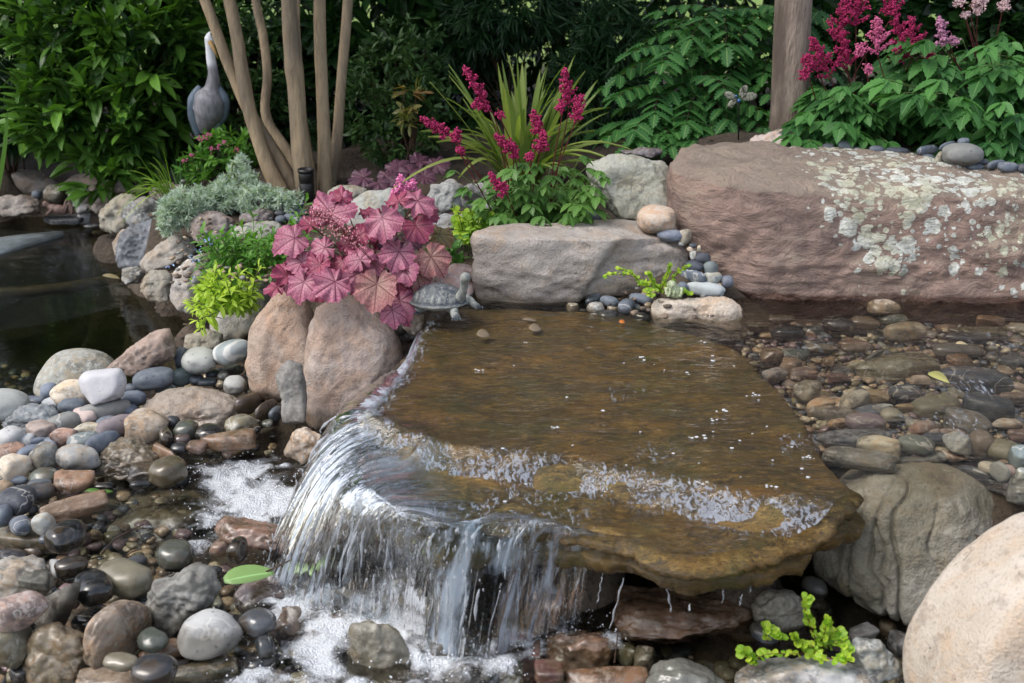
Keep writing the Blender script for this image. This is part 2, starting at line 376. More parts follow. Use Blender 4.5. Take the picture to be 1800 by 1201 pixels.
def parse(text, z0, group=None):
    for line in text.strip().splitlines():
        line = line.strip()
        if not line: continue
        a, label = line.split('|'); a = a.split(); px, py, w, h, rot = map(float, a[:5]); col = a[5]; wet = float(a[6]); kind = a[7]; st = None; z = z0; yy = None
        for e in a[8:]:
            if e[0] == 'Y': yy = float(e[1:])
            elif e[0] == 'z': z = float(e[1:])
            else: st = e
        stone(px, py, w, h, rot, col, wet, kind, z, label.strip(), group, st, yy)
# ---------------------------------------------------------------- the ground, one sheet out to the horizon
ctl = []
def cp(level, z, *pts):
    for x, y in pts:
        q = at(x, y, level); ctl.append((q[0], q[1], z))
cp(-.3, -.75, (-100,430),(100,450),(180,500),(100,550),(-50,600),(230,560),(60,620),(-150,690),(-400,500),(150,590),(-20,640),(100,415),(0,410),(-200,410),(-400,420))
cp(-.3, -.36, (50,760),(200,700),(350,650),(100,850),(50,900),(300,780),(400,700),(440,640),(120,700),(-100,800),(-300,900),(400,600),(320,560))
cp(-.3, -.41, (350,900),(250,1000),(450,1000),(300,1150),(700,1150),(1000,1150),(100,1100),(1300,1150),(500,850),(1500,1150),(-200,1100),(600,1300),(1200,1300),(1800,1300),(0,1400),(900,1500),(1700,1100),(560,780),(650,980),(900,1000),(1200,1020),(1450,1000))
cp(0, -.22, (760,680),(900,700),(1100,700),(900,640),(1250,760),(1000,780),(1300,800))
cp(0, -.098, (1350,570),(1450,600),(1700,600),(1500,700),(1700,750),(1600,650),(1900,650),(2100,700),(1350,620),(1450,700),(1550,780),(2100,560),(1750,800),(1850,800))
cp(0, -.12, (1800,845),(1900,850),(1720,840))
cp(0, -.09, (1150,560),(900,560),(1250,555),(1050,545),(770,590))
cp(0, -.02, (640,470),(700,470),(560,450),(780,480),(720,440))
cp(0, 0.0, (480,400),(600,350),(400,380),(300,360),(350,340),(750,410),(650,400),(450,350))
cp(-.2, -.24, (300,500),(380,540),(240,450),(420,520),(200,400))
cp(0, 0.03, (900,430),(1000,440),(1120,500),(1180,500),(1250,490))
cp(.05, 0.06, (900,390),(1000,380),(850,360),(1080,360),(1150,420))
cp(.05, 0.06, (600,300),(900,300),(750,300),(1000,300),(800,270),(450,300))
cp(-.3, -.37, (-100,388),(50,388),(120,388),(180,402),(-300,390)); cp(-.25, -.28, (-100,352),(50,352),(130,348),(200,355),(-300,352)); cp(-.15, -.20, (200,325),(50,318),(-100,322),(-300,322),(120,310)); cp(-.05, -.10, (200,290),(0,280),(-300,280))
cp(0, -.11, (1750,548),(1800,548),(1900,552),(2050,555),(2200,560),(2300,640),(2350,760),(2300,850)); cp(-.3, -.42, (1650,1110),(1750,1150),(1850,1200),(1600,1080),(1950,1250),(1800,1100))
cp(.3, .29, (1300,262),(1500,265),(1700,280),(1400,240),(1850,300),(1600,250),(2000,310),(1300,240),(1600,230),(1800,240),(2200,330))
cp(.15, .14, (1150,270),(1050,270),(1100,262))
for (x_, y_, Y_) in ((1178,414,3.17),(1215,450,3.12),(1195,430,3.15),(1154,395,3.22)):
    q = atY(x_, y_, Y_); ctl.append((q[0], q[1], q[2] - .05))
for x in (-6, -3, 0, 3, 6): ctl += [(x, 7, .05), (x, 10, .1), (x, 20, .1)]
ctl += [(-60, 30, .2), (60, 30, .2), (0, 120, .2), (-5, 0, -.3), (5, 0, -.1), (-3, -3, -.3), (3, -3, -.3), (60, -60, 0), (-60, -60, 0), (0, 60, .2), (4, 4, .3), (6, 3, .3), (-4, 1, -.3)]
ctl = np.array(ctl)
def ground_z(x, y):
    x = np.atleast_1d(x); y = np.atleast_1d(y); o = np.zeros(len(x))
    for k in range(0, len(x), 20000):
        d2 = (x[k:k + 20000, None] - ctl[None, :, 0]) ** 2 + (y[k:k + 20000, None] - ctl[None, :, 1]) ** 2 + 1e-4
        w = d2 ** -2.6; o[k:k + 20000] = (w * ctl[None, :, 2]).sum(1) / w.sum(1)
    return o
def axis(lo, hi, n0, c0, c1):
    near = np.arange(c0, c1, 0.03); far1 = c1 + np.cumsum(np.geomspace(.03, 14, n0)); far0 = c0 - np.cumsum(np.geomspace(.03, 14, n0)); return np.concatenate([far0[::-1], near, far1])
gx, gy = axis(0, 0, 48, -2.6, 2.6), axis(0, 0, 48, 1.0, 6.2)
X, Y = np.meshgrid(gx, gy); n = X.shape
x, y = X.ravel(), Y.ravel(); z = ground_z(x, y); near = np.exp(-np.maximum(0, np.hypot(x, y - 3) - 4) / 4)
z = z + 0.018 * near * fbm(np.stack([x * 5, y * 5, x * 0], 1), 4, 3)
idx = np.arange(x.size).reshape(n); f = np.stack([idx[:-1, :-1], idx[:-1, 1:], idx[1:, 1:], idx[1:, :-1]], -1).reshape(-1, 4)
b = NB('ground_soil'); p = b.n('NewGeometry').outputs['Position']; s = b.n('SeparateXYZ', {0: p})
g1 = b.noise(p, 6, 5, .6); g2 = b.noise(p, 60, 4, .7)
c = b.mix(b.step(g1, .4, .6), (.05, .036, .024), (.085, .062, .042)); c = b.mix(b.step(g2, .5, .65, 0, .7), c, (.02, .015, .011))
deep = b.step(s.outputs[2], -.6, -.42, 1, 0); c = b.mix(deep, c, b.mix(g1, (.03, .028, .012), (.012, .013, .008)))
far = b.step(s.outputs[1], 6.6, 7.6); lawn = b.mix(b.noise(p, 1.2, 4), (.10, .19, .03), (.22, .30, .06)); c = b.mix(far, c, lawn)
ground = obj('ground', mesh_np('ground', np.stack([x, y, z], 1), f), b.done(b.pbr(Base_Color=c, Roughness=.85, Normal=b.bump(b.math('ADD', g1, g2), .8, .02))))
tag(ground, kind='structure')

# gravel between everything
def gravel(name, label, n, area, z0, dz, size, cols, wet):
    tv, tf = unit_stone(2, 'm', 77); pos = []
    while len(pos) < n:
        px, py = rnd.uniform(area[0], area[2]), rnd.uniform(area[1], area[3])
        if area[4](px, py): pos.append(at(px, py, z0 + rnd.uniform(0, dz)))
    pos = np.array(pos); N = len(pos); M = np.zeros((N, 3, 3))
    for i in range(N):
        q = Matrix.Rotation(rnd.uniform(0, 6.28), 3, 'Z') @ Matrix.Rotation(rnd.uniform(-.5, .5), 3, 'X'); s = rnd.uniform(*size); M[i] = np.array(q) @ np.diag([s, s * rnd.uniform(.6, .9), s * rnd.uniform(.4, .6)])
    v, f, a = scatter(tv, tf, np.zeros((len(tv), 3)), pos, M)
    b = NB('gravel_' + name); _, _, t, _ = b.attr(); rp = b.n('ValToRGB', {0: t}); cr = rp.color_ramp; cr.interpolation = 'CONSTANT'
    for i, cc in enumerate(cols):
        e = cr.elements[i] if i < 2 else cr.elements.new(i / len(cols)); e.position = i / len(cols); e.color = (*cc, 1)
    pn = b.n('NewGeometry').outputs['Position']; cm = b.mix(b.step(b.noise(pn, 90, 4, .7), .45, .6, 0, .5), rp.outputs[0], (.08, .065, .05))
    if wet: cm = b.mix(1.0, cm, (1.0, .95, .88), 'MULTIPLY')
    o = obj('gravel', mesh_np('gravel', v, f, True, {'lc': a}), b.done(b.pbr(Base_Color=cm, Roughness=.2 if wet else .6)))
    tag(o, label, 'gravel', kind='stuff')
cols = [COL[k] for k in ('brown', 'slate', 'khaki', 'dslate', 'tan', 'olive', 'cream', 'grey', 'purple')]
gravel('stream', 'loose mixed gravel under the shallow water of the stream bed', 3800, (1150, 545, 1850, 890, lambda x, y: (x > 1290 + max(0, y - 600) * .7 or (y < 580 and x > 1150)) and (y < 806 or x > 1775) and y < 870), -.105, .042, (.006, .016), cols, True)
gravel('bank', 'small dark gravel lying in the gaps of the pebble bank', 1600, (-100, 640, 620, 1300, lambda x, y: (y < 800 and x < 480) or (x < 330 + (y > 1000) * 200)), -.365, .025, (.010, .022), cols, True)
gravel('pool', 'wet gravel on the floor of the lower pool', 1500, (300, 1000, 1700, 1350, lambda x, y: True), -.42, .02, (.012, .03), cols, True)
gravel('garden', 'fine gravel and bark crumbs on the planting bed', 900, (300, 300, 1260, 560, lambda x, y: y < 500 or x > 1100), .02, .02, (.005, .012), [COL[k] for k in ('brown', 'dbrown', 'tan', 'grey', 'dbrown')], False)

# ---------------------------------------------------------------- ledge slab
def dist_poly(P, L):
    """distance and side of 2D points to a polyline"""
    best = np.full(len(P), 1e9); side = np.zeros(len(P))
    for a, b_ in zip(L[:-1], L[1:]):
        ab = b_ - a; t = np.clip(((P - a) @ ab) / (ab @ ab), 0, 1); q = P - (a + t[:, None] * ab); d = np.linalg.norm(q, axis=1)
        s = np.sign(ab[0] * (P[:, 1] - a[1]) - ab[1] * (P[:, 0] - a[0])); m = d < best; best[m] = d[m]; side[m] = s[m]
    return best, side
def smooth_curve(P, n):
    P = np.asarray(P, float); t = np.linspace(0, len(P) - 1, n); i = np.clip(t.astype(int), 0, len(P) - 2); u = (t - i)[:, None]
    g = lambda k: P[np.clip(k, 0, len(P) - 1)]
    p0, p1, p2, p3 = g(i - 1), g(i), g(i + 1), g(i + 2)
    return .5 * (2 * p1 + (p2 - p0) * u + (2 * p0 - 5 * p1 + 4 * p2 - p3) * u ** 2 + (3 * p1 - p0 - 3 * p2 + p3) * u ** 3)
def fill(poly2, step):
    """triangulated grid inside a 2D polygon"""
    lo, hi = poly2.min(0), poly2.max(0); gx, gy = np.meshgrid(np.arange(lo[0], hi[0], step), np.arange(lo[1], hi[1], step)); G = np.stack([gx.ravel(), gy.ravel()], 1)
    G = G + R.uniform(-.2, .2, G.shape) * step
    x, y = G.T; ins = np.zeros(len(G), bool); j = len(poly2) - 1
    for i in range(len(poly2)):
        xi, yi = poly2[i]; xj, yj = poly2[j]; c_ = (yi > y) != (yj > y)
        with np.errstate(divide='ignore', invalid='ignore'): ins ^= c_ & (x < (xj - xi) * (y - yi) / (yj - yi) + xi)
        j = i
    d, _ = dist_poly(G, np.concatenate([poly2, poly2[:1]])); G = G[ins & (d > step * .4)]
    allp = np.concatenate([poly2, G]); n = len(poly2)
    r = delaunay_2d_cdt([Vector(q) for q in allp.tolist()], [(i, (i + 1) % n) for i in range(n)], [], 1, 1e-6)
    return np.array([list(q) for q in r[0]]), np.array([list(q) for q in r[2]])
LIP = -.045
left = [at(x, y, 0)[:2] for x, y in [(760,552),(738,585),(718,632),(694,665),(664,698),(642,722)]]
front = [at(x, y, z)[:2] for x, y, z in [(634,752,-.015),(634,800,LIP),(646,850,LIP),(690,890,LIP),(760,918,LIP),(850,918,LIP),(950,922,LIP),(1062,938,LIP),(1120,950,LIP),(1180,974,LIP),(1260,968,LIP),(1350,948,LIP),(1440,925,LIP),(1480,895,LIP)]]
right = [at(x, y, 0)[:2] for x, y in [(1490,850),(1450,800),(1420,760),(1392,715),(1345,660),(1300,615),(1200,580),(1100,556),(1000,545),(850,540)]]
slab_poly = smooth_curve(np.array(left + front + right + left[:1]), 400)[:-1]
slab_poly = slab_poly + np.stack([vnoise(np.stack([slab_poly[:, 0] * 25, slab_poly[:, 1] * 25, slab_poly[:, 0] * 0 + k], 1), 3 + k) for k in (0, 1)], 1) * .006
step_line = np.array([at(x, y, 0)[:2] for x, y in [(560,735),(640,742),(700,766),(800,800),(900,806),(1000,818),(1100,835),(1200,858),(1330,880),(1430,892),(1560,905)]])
def slab_z(P):
    P = np.asarray(P); w = P + .012 * np.stack([vnoise(np.stack([P[:, 0] * 14, P[:, 1] * 14, P[:, 0] * 0 + k], 1), 8 + k) for k in (0, 1)], 1)
    d, s = dist_poly(w, step_line); d = d * s           # positive behind the step
    k = np.clip(.5 - d / .045, 0, 1); k = k * k * (3 - 2 * k)
    q = np.stack([P[:, 0] * 6, P[:, 1] * 16, P[:, 0] * 0], 1)
    return -.008 + (LIP + .008) * k + .0065 * fbm(q, 4, 12) + .0025 * np.round(2 * vnoise(q * .6, 14)) * .6
sv, sf = fill(slab_poly, .013); sz = slab_z(sv)
nb = 400 - 1; ring = sv[:nb]; e = np.roll(ring, -4, 0) - np.roll(ring, 4, 0); nrm2 = np.stack([e[:, 1], -e[:, 0]], 1); nrm2 /= np.linalg.norm(nrm2, axis=1)[:, None] + 1e-9
cen = sv.mean(0)
if ((ring - cen) * nrm2).sum() < 0: nrm2 = -nrm2
V = [np.column_stack([sv, sz])]; F = [sf]; base = len(sv); prev = np.arange(nb)
prof = [(.004, -.006), (.009, -.016), (.010, -.030), (.004, -.040), (-.026, -.050), (-.030, -.058), (.020, -.066), (.022, -.090), (.010, -.108), (-.020, -.122), (-.06, -.132), (-.14, -.134)]
for k, (o_, dz) in enumerate(prof):
    q = np.column_stack([ring * 9, np.full(nb, k * .35)]); nn = fbm(q, 3, 31) * .018 + vnoise(q * np.array([3, 3, 1]), 5) * .008 + .005 * fbm(q * np.array([9, 9, 3.]), 3, 8)
    big = .030 * vnoise(np.column_stack([ring * 3.2, np.full(nb, k * .12)]), 44)
    P2 = ring + nrm2 * (o_ + nn * (k > 0) + big * min(1, k / 3))[:, None]; zz = sz[:nb] + dz * (1 + .28 * vnoise(np.column_stack([ring * 5, np.zeros(nb)]), 9))
    V.append(np.column_stack([P2, zz])); cur = base + np.arange(nb); nx = np.roll(cur, -1); pn = np.roll(prev, -1)
    F.append(np.column_stack([prev, cur, nx])); F.append(np.column_stack([prev, nx, pn])); prev = cur; base += nb
V = np.concatenate(V); F = np.concatenate(F)
b = NB('wet_ochre_ledge'); p = b.n('NewGeometry').outputs['Position']; st = b.vmap(p, (1.0, 2.3, 3.0))
n1 = b.noise(st, 2.6, 5, .6, .4); n2 = b.noise(st, 9, 6, .65, .5); n3 = b.noise(st, 45, 5, .7); n4 = b.noise(st, 160, 2, .7)
c = b.mix(b.step(n1, .40, .60), (.098, .070, .020), (.155, .088, .022)); c = b.mix(b.step(n2, .42, .60, 0, .7), c, (.050, .038, .016))
c = b.mix(b.step(n3, .50, .64, 0, .8), c, (.23, .15, .045)); ck = b.math('ABSOLUTE', b.math('SUBTRACT', b.noise(st, 5, 5, .65, .8), .5)); c = b.mix(b.step(ck, .0, .014, .8, 0), c, (.02, .015, .01)); c = b.mix(b.step(b.noise(st, 4.2, 4, .6, 1.2), .54, .64, 0, .6), c, (.045, .034, .016)); c = b.mix(b.step(b.noise(st, 30, 5, .75, 1.0), .54, .62, 0, .75), c, (.030, .022, .013)); c = b.mix(b.step(n4, .52, .68, 0, .4), c, (.035, .025, .014))
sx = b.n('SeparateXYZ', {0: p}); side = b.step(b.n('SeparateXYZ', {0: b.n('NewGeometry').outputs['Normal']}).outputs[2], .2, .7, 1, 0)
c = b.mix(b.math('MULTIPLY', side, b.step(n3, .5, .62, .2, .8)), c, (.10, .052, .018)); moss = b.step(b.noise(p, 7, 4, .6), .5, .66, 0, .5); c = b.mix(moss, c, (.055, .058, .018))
h = b.math('ADD', b.math('MULTIPLY', n2, 1.5), b.math('ADD', n3, b.math('MULTIPLY', n4, .3)))
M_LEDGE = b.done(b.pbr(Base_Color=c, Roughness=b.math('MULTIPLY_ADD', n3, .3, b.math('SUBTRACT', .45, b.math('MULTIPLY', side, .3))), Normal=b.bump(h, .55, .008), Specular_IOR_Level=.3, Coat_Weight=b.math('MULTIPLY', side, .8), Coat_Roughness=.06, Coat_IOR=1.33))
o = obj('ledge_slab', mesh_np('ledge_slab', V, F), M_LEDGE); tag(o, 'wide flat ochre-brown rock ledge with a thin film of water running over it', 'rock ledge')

# ---------------------------------------------------------------- water
def water_mat(name, tint, scale, stretch, bs, rough=.03, foam=False, streak=False, foamcol=(.80, .84, .88), fine=1.0, lo=.0, murk=None):
    b = NB(name); p = b.n('NewGeometry').outputs['Position']; q = b.vmap(p, stretch)
    h = b.math('ADD', b.noise(q, scale, 3, .55, .5), b.math('MULTIPLY', b.noise(q, scale * 3.3, 3, .6, .3), .35 * fine))
    nrm = b.bump(h, bs, .02); fr = b.n('Fresnel', {'IOR': 1.36, 'Normal': nrm}).outputs[0]
    g = b.n('BsdfGlossy', {'Roughness': rough, 'Normal': nrm, 'Color': (1, 1, 1)}).outputs[0]; t = b.n('BsdfTransparent', {'Color': tint}).outputs[0]
    if murk: t = b.n('MixShader', {0: murk[0], 1: t, 2: b.n('BsdfDiffuse', {'Color': murk[1]}).outputs[0]}).outputs[0]
    sh = b.n('MixShader', {0: b.math('MAXIMUM', fr, lo), 1: t, 2: g}).outputs[0]
    if foam:
        _, _, _, fa = b.attr('foam')
        cells = b.n('TexVoronoi', {'Vector': p, 'Scale': 210.0}, feature='F1').outputs['Distance']
        n = b.math('ADD', b.math('MULTIPLY', b.noise(b.vmap(p, (1, 1, .6)), 20, 4, .6, .8), .85), b.math('MULTIPLY', b.noise(p, 90, 2, .6), .15))
        if streak: n = b.math('ADD', b.math('MULTIPLY', b.step(b.noise(b.vmap(p, (1.0, .30, 1), rot=(0, 0, .35)), 105, 4, .65, 1.0), .32, .72), .76), b.math('MULTIPLY', b.noise(p, 16, 3, .6), .30)); cells = b.math('MULTIPLY', n, .5)
        thr = b.math('SUBTRACT', 1.0, fa); m = b.step(b.math('SUBTRACT', n, b.math('MULTIPLY', thr, .80)), -.12, .22)
        m = b.math('MULTIPLY', m, b.step(cells, .0, .5, 1.0, .75)); m = b.math('MULTIPLY', m, b.step(fa, .02, .15))
        fo = b.pbr(Base_Color=foamcol, Roughness=.35, Normal=b.bump(b.math('ADD', cells, n), .8, .006), Subsurface_Weight=0.0)
        sh = b.n('MixShader', {0: b.math('MULTIPLY', m, .72 if streak else .85), 1: sh, 2: fo}).outputs[0]
    return b.done(sh)
def foamy(P, spots, amp=1.0):
    f_ = np.zeros(len(P))
    for (x, y, z, r, a) in spots:
        q = at(x, y, z)[:2]; f_ = np.maximum(f_, a * np.exp(-((P - q) ** 2).sum(1) / r ** 2))
    return f_
# stream water over the bed and the ledge
out = [(760,548),(738,588),(718,636),(694,668),(664,700),(640,724)]
wp = [at(x, y, .004)[:2] for x, y in out] + [at(x, y, LIP + .008)[:2] for x, y in [(630,760),(631,800),(642,850),(688,893),(758,921),(850,921),(950,925),(1062,941),(1120,953),(1180,976),(1260,970),(1350,950),(1440,928)]]
wp += [at(x, y, .004)[:2] for x, y in [(1500,865),(1560,852),(1640,850),(1720,858),(1800,880),(1900,890),(2150,880),(2200,700),(2150,500),(1700,500),(1300,480),(1150,510),(1000,528),(850,528)]]
wpoly = smooth_curve(np.array(wp + wp[:1]), 150)[:-1]
wv, wf = fill(wpoly, .011)
sd_, ss_ = dist_poly(wv, step_line); sgn = sd_ * ss_
kk = np.clip(.5 - sgn / .05, 0, 1); kk = kk * kk * (3 - 2 * kk)
onslab = np.clip((1.05 - wv[:, 0] * 1.0 - (wv[:, 1] - 1.9) * .25) / .06, 0, 1)     # the step exists only on the ledge
right_edge = np.array([at(x, y, 0)[:2] for x, y in [(1500,870),(1450,800),(1392,715),(1300,615),(1200,580)]]); rd, rs = dist_poly(wv, right_edge)
kk = kk * (np.where(proj(np.column_stack([wv, np.zeros(len(wv))]))[:, 0] < 1495, 1, 0))
wz = .004 + (LIP) * kk
pq = np.column_stack([wv[:, 0] * 9, wv[:, 1] * 22, np.zeros(len(wv))])
edge, _ = dist_poly(wv, np.array(wp[:19]))
wz += (.0035 * fbm(pq, 3, 51) + .0016 * vnoise(pq * 3.1, 52)) * (1 + 1.6 * np.exp(-(sgn / .05) ** 2))
wz += .004 * np.exp(-((sgn + .02) / .03) ** 2) * vnoise(pq * 1.4, 60)
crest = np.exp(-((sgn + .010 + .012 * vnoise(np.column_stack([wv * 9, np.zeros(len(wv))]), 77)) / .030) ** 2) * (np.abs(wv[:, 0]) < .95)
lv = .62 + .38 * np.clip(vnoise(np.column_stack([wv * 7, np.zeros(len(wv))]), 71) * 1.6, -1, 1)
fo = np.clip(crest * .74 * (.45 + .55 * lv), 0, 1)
ledge = np.exp(-(edge / .035) ** 2) * np.clip((.12 - wv[:, 0]) / .2, 0, 1); fo = np.maximum(fo, ledge * .30)
lowl = np.clip(-sgn / .03, 0, 1) * np.clip((.25 - wv[:, 0]) / .5, 0, 1) * .42; fo = np.maximum(fo, lowl)
fo = np.maximum(fo, foamy(wv, [(1160,800,0,.06,.16),(1100,690,0,.07,.13),(1420,610,0,.06,.13),(1700,680,0,.09,.18),(1680,745,0,.07,.20),(1600,740,0,.05,.15),(1400,780,0,.06,.16),(1750,600,0,.1,.13)]))  # faint pale foam spots that paint glints onto the stream and ledge
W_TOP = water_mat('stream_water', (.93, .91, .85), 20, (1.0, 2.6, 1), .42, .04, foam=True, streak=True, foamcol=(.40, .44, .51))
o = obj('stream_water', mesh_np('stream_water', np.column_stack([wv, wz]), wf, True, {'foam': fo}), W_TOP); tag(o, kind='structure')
def water_z(x, y):
    k = np.argmin(((wv - np.array([x, y])) ** 2).sum(1)); return wz[k]
# pond
pw = np.array([at(x, y, -.30)[:2] for x, y in [(-700,330),(60,372),(190,400),(235,470),(250,515),(320,560),(330,600),(250,660),(120,700),(-60,760),(-700,900)]])
pv, pf = fill(smooth_curve(np.concatenate([pw, pw[:1]]), 80)[:-1], .05)
pz = -.30 + .0012 * fbm(np.column_stack([pv * 6, np.zeros(len(pv))]), 3, 5)
o = obj('pond_water', mesh_np('pond_water', np.column_stack([pv, pz]), pf), water_mat('pond_water', (.55, .58, .46), 7, (1, 1.6, 1), .11, .01)); tag(o, kind='structure')
# the lower pool and rapids below the ledge
lw = np.array([at(x, y, -.31)[:2] for x, y in [(130,850),(250,790),(420,735),(560,735),(700,700),(1000,860),(1300,900),(1600,1000),(1750,1100),(1700,1400),(1200,1600),(500,1600),(150,1500),(-50,1300),(150,1160),(240,1060),(100,960)]])
lv_, lf = fill(smooth_curve(np.concatenate([lw, lw[:1]]), 90)[:-1], .0105)
fspots = [(430,850,-.3,.15,.84),(360,830,-.3,.10,.66),(480,880,-.3,.12,.98),(400,900,-.3,.11,.68),(300,905,-.3,.08,.38),(250,925,-.3,.06,.26),(350,950,-.3,.06,.42),(490,1010,-.3,.07,.68),(520,1050,-.3,.10,.76),(600,1080,-.3,.10,.7),(680,1110,-.3,.09,.68),(560,1150,-.3,.12,.66),(450,1170,-.3,.10,.58),(760,1150,-.3,.09,.66),(850,1170,-.3,.09,.58),(930,1130,-.3,.06,.40),(990,1100,-.3,.04,.34),(720,1200,-.3,.09,.40),(600,1210,-.3,.1,.48),(1080,1110,-.3,.04,.4),(1170,1100,-.3,.04,.3),(480,940,-.3,.06,.6),(500,960,-.3,.06,.6),(560,790,-.3,.05,.3)]
ff = foamy(lv_, fspots); pq = np.column_stack([lv_ * 14, np.zeros(len(lv_))]); ff = np.clip(ff * (.86 + .42 * vnoise(pq * .9, 91) + .3 * vnoise(pq * 2.4, 92)), 0, 1)
lz = -.312 + .003 * fbm(pq, 3, 81) + ff * (.020 * fbm(pq * 1.5, 4, 82) + .012) 
W_LOW = water_mat('pool_water', (.86, .88, .84), 17, (1, 1.4, 1), .40, .04, foam=True, foamcol=(.74, .78, .83))
o = obj('lower_pool_water', mesh_np('lower_pool_water', np.column_stack([lv_, lz]), lf, True, {'foam': ff}), W_LOW); tag(o, kind='structure')

# ---------------------------------------------------------------- the waterfall
fall = [(740,582,.004, 726,606,-.05),(716,640,.004, 694,668,-.08),(694,668,.004, 645,715,-.14),(668,697,.004, 580,790,-.27),(648,716,.004, 535,862,-.31),(638,736,0, 500,945,-.31),
        (634,762,-.02, 482,1004,-.31),(638,802,-.035, 512,1040,-.31),(650,850,-.035, 575,1070,-.31),(695,890,-.035, 648,1092,-.31),(760,918,-.035, 712,1112,-.31),
        (830,919,-.035, 785,1150,-.31),(900,917,-.035, 848,1162,-.31),(960,922,-.035, 915,1135,-.31),(1010,930,-.035, 980,1105,-.31),(1064,940,-.035, 1022,1100,-.31)]
cr = smooth_curve(np.array([at(a, b_, c_) for a, b_, c_, *_ in fall]), 420); ld = smooth_curve(np.array([at(d_, e_, f_) for *_, d_, e_, f_ in fall]), 420)
inw = np.zeros_like(cr); inw[:, :2] = cr[:, :2] - ld[:, :2]; inw /= np.linalg.norm(inw, axis=1)[:, None] + 1e-9
def wtree(Q): return np.array([np.argmin(((wv - q) ** 2).sum(1)) for q in Q])
def sheet(s0, s1, off, seed, amp, nt=56):
    i0, i1 = int(s0 * 419), int(s1 * 419); S = np.arange(i0, i1 + 1); T = np.linspace(-.22, 1, nt); v = []; a = []
    for t in T:
        if t < 0:
            ss = S / 419.; ins = .03 + .15 * np.exp(-((ss - .55) / .16) ** 2); P = cr[S] + inw[S] * (-t / .22 * ins)[:, None]; P[:, 2] = wz[wtree(P[:, :2])] * (-t / .22) + cr[S, 2] * (1 + t / .22) + .005
        else:
            P = cr[S] * (1 - t) + ld[S] * t; P[:, 2] = cr[S, 2] + (ld[S, 2] - cr[S, 2]) * t ** 1.75
        n = vnoise(np.column_stack([S * .11, np.full(len(S), t * 1.5), np.full(len(S), seed)]), seed) + .5 * vnoise(np.column_stack([S * .33, np.full(len(S), t * 3), np.full(len(S), seed)]), seed + 1)
        P = P - inw[S] * (off * min(1, max(0, t) * 3) + amp * n * (0.25 + max(0, t)))[:, None]; P[:, 2] += .3 * amp * n
        v.append(P); a.append(np.column_stack([S / 419., np.full(len(S), t), np.full(len(S), seed * .1)]))
    v = np.concatenate(v); a = np.concatenate(a); m = len(S); idx = np.arange(len(v)).reshape(nt, m)
    f = np.stack([idx[:-1, :-1], idx[:-1, 1:], idx[1:, 1:], idx[1:, :-1]], -1).reshape(-1, 4); return v, f, a
def fall_mat(name, dens, seed):
    b = NB(name); x, y, z, _ = b.attr()
    # streaks lean with the fall: thin across, long along
    v = b.n('CombineXYZ', {0: b.math('MULTIPLY', x, 1.0), 1: b.math('MULTIPLY', y, .035), 2: seed}).outputs[0]
    wx = b.math('MULTIPLY', b.math('SUBTRACT', b.noise(b.n('CombineXYZ', {0: b.math('MULTIPLY', x, 22.0), 1: b.math('MULTIPLY', y, 2.2), 2: seed}).outputs[0], 1.0, 3, .6), .5), .05); v = b.n('VectorMath', {0: v, 1: b.n('CombineXYZ', {0: wx}).outputs[0]}, operation='ADD').outputs[0]
    s1 = b.noise(v, 16, 4, .6, .6); s2 = b.noise(v, 42, 4, .65, .8); s4 = b.noise(b.vmap(v, (1, 8, 1)), 14, 3, .6, .5); s3 = b.noise(b.vmap(v, (1, 3.0, 1)), 9, 3, .6, .5)
    m = b.math('ADD', b.math('ADD', b.math('MULTIPLY', s1, .5), b.math('MULTIPLY', s2, .40)), b.math('MULTIPLY', b.math('ADD', s3, s4), .22))
    heavy = b.step(x, .25, .62, .10, 0.0)
    m = b.math('ADD', m, heavy); edge = b.math('MULTIPLY', b.step(y, -.22, .05), b.step(x, .0, .03)); edge = b.math('MULTIPLY', edge, b.step(x, .97, 1.0, 1, 0))
    thin = b.step(y, .05, 1.0, 0.0, -.02); m = b.math('ADD', m, thin)
    al = b.math('MULTIPLY', b.step(m, dens, dens + .16), edge)
    nrm = b.bump(b.math('ADD', s1, b.math('MULTIPLY', s2, .6)), .6, .012)
    fr = b.n('Fresnel', {'IOR': 1.33, 'Normal': nrm}).outputs[0]
    clear = b.n('MixShader', {0: b.math('MULTIPLY', fr, edge), 1: b.n('BsdfTransparent', {'Color': (.93, .95, .96)}).outputs[0], 2: b.n('BsdfGlossy', {'Roughness': .08, 'Normal': nrm}).outputs[0]}).outputs[0]
    white = b.pbr(Base_Color=(.56, .63, .73), Roughness=.34, Normal=nrm, Specular_IOR_Level=.8)
    tl = b.n('BsdfTranslucent', {'Color': (.60, .68, .80)}).outputs[0]; white = b.n('MixShader', {0: .35, 1: white, 2: tl}).outputs[0]
    return b.done(b.n('MixShader', {0: b.math('MULTIPLY', al, .74), 1: clear, 2: white}).outputs[0])
wfall = empty('waterfall', cr[200], 'curtain of white-streaked clear water falling off the left and front of the ledge', 'waterfall')
g = Geo(); g.add(*sheet(0, 1, 0, 3, .004)); o = g.build('water_sheet', fall_mat('falling_water_back', .635, 1.0), wfall)
g = Geo(); g.add(*sheet(.10, .93, .018, 8, .008)); g.build('water_sheet', fall_mat('falling_water_front', .80, 5.0), wfall)
b = NB('water_strand'); nrm = b.bump(b.noise(b.n('NewGeometry').outputs['Position'], 90, 2), .5, .004)
M_STRAND = b.done(b.n('MixShader', {0: .26, 1: b.n('MixShader', {0: b.n('Fresnel', {'IOR': 1.6, 'Normal': nrm}).outputs[0], 1: b.n('BsdfTransparent').outputs[0], 2: b.n('BsdfGlossy', {'Roughness': .05, 'Normal': nrm}).outputs[0]}).outputs[0], 2: b.pbr(Base_Color=(.82, .86, .92), Roughness=.15, Specular_IOR_Level=1.0)}).outputs[0])
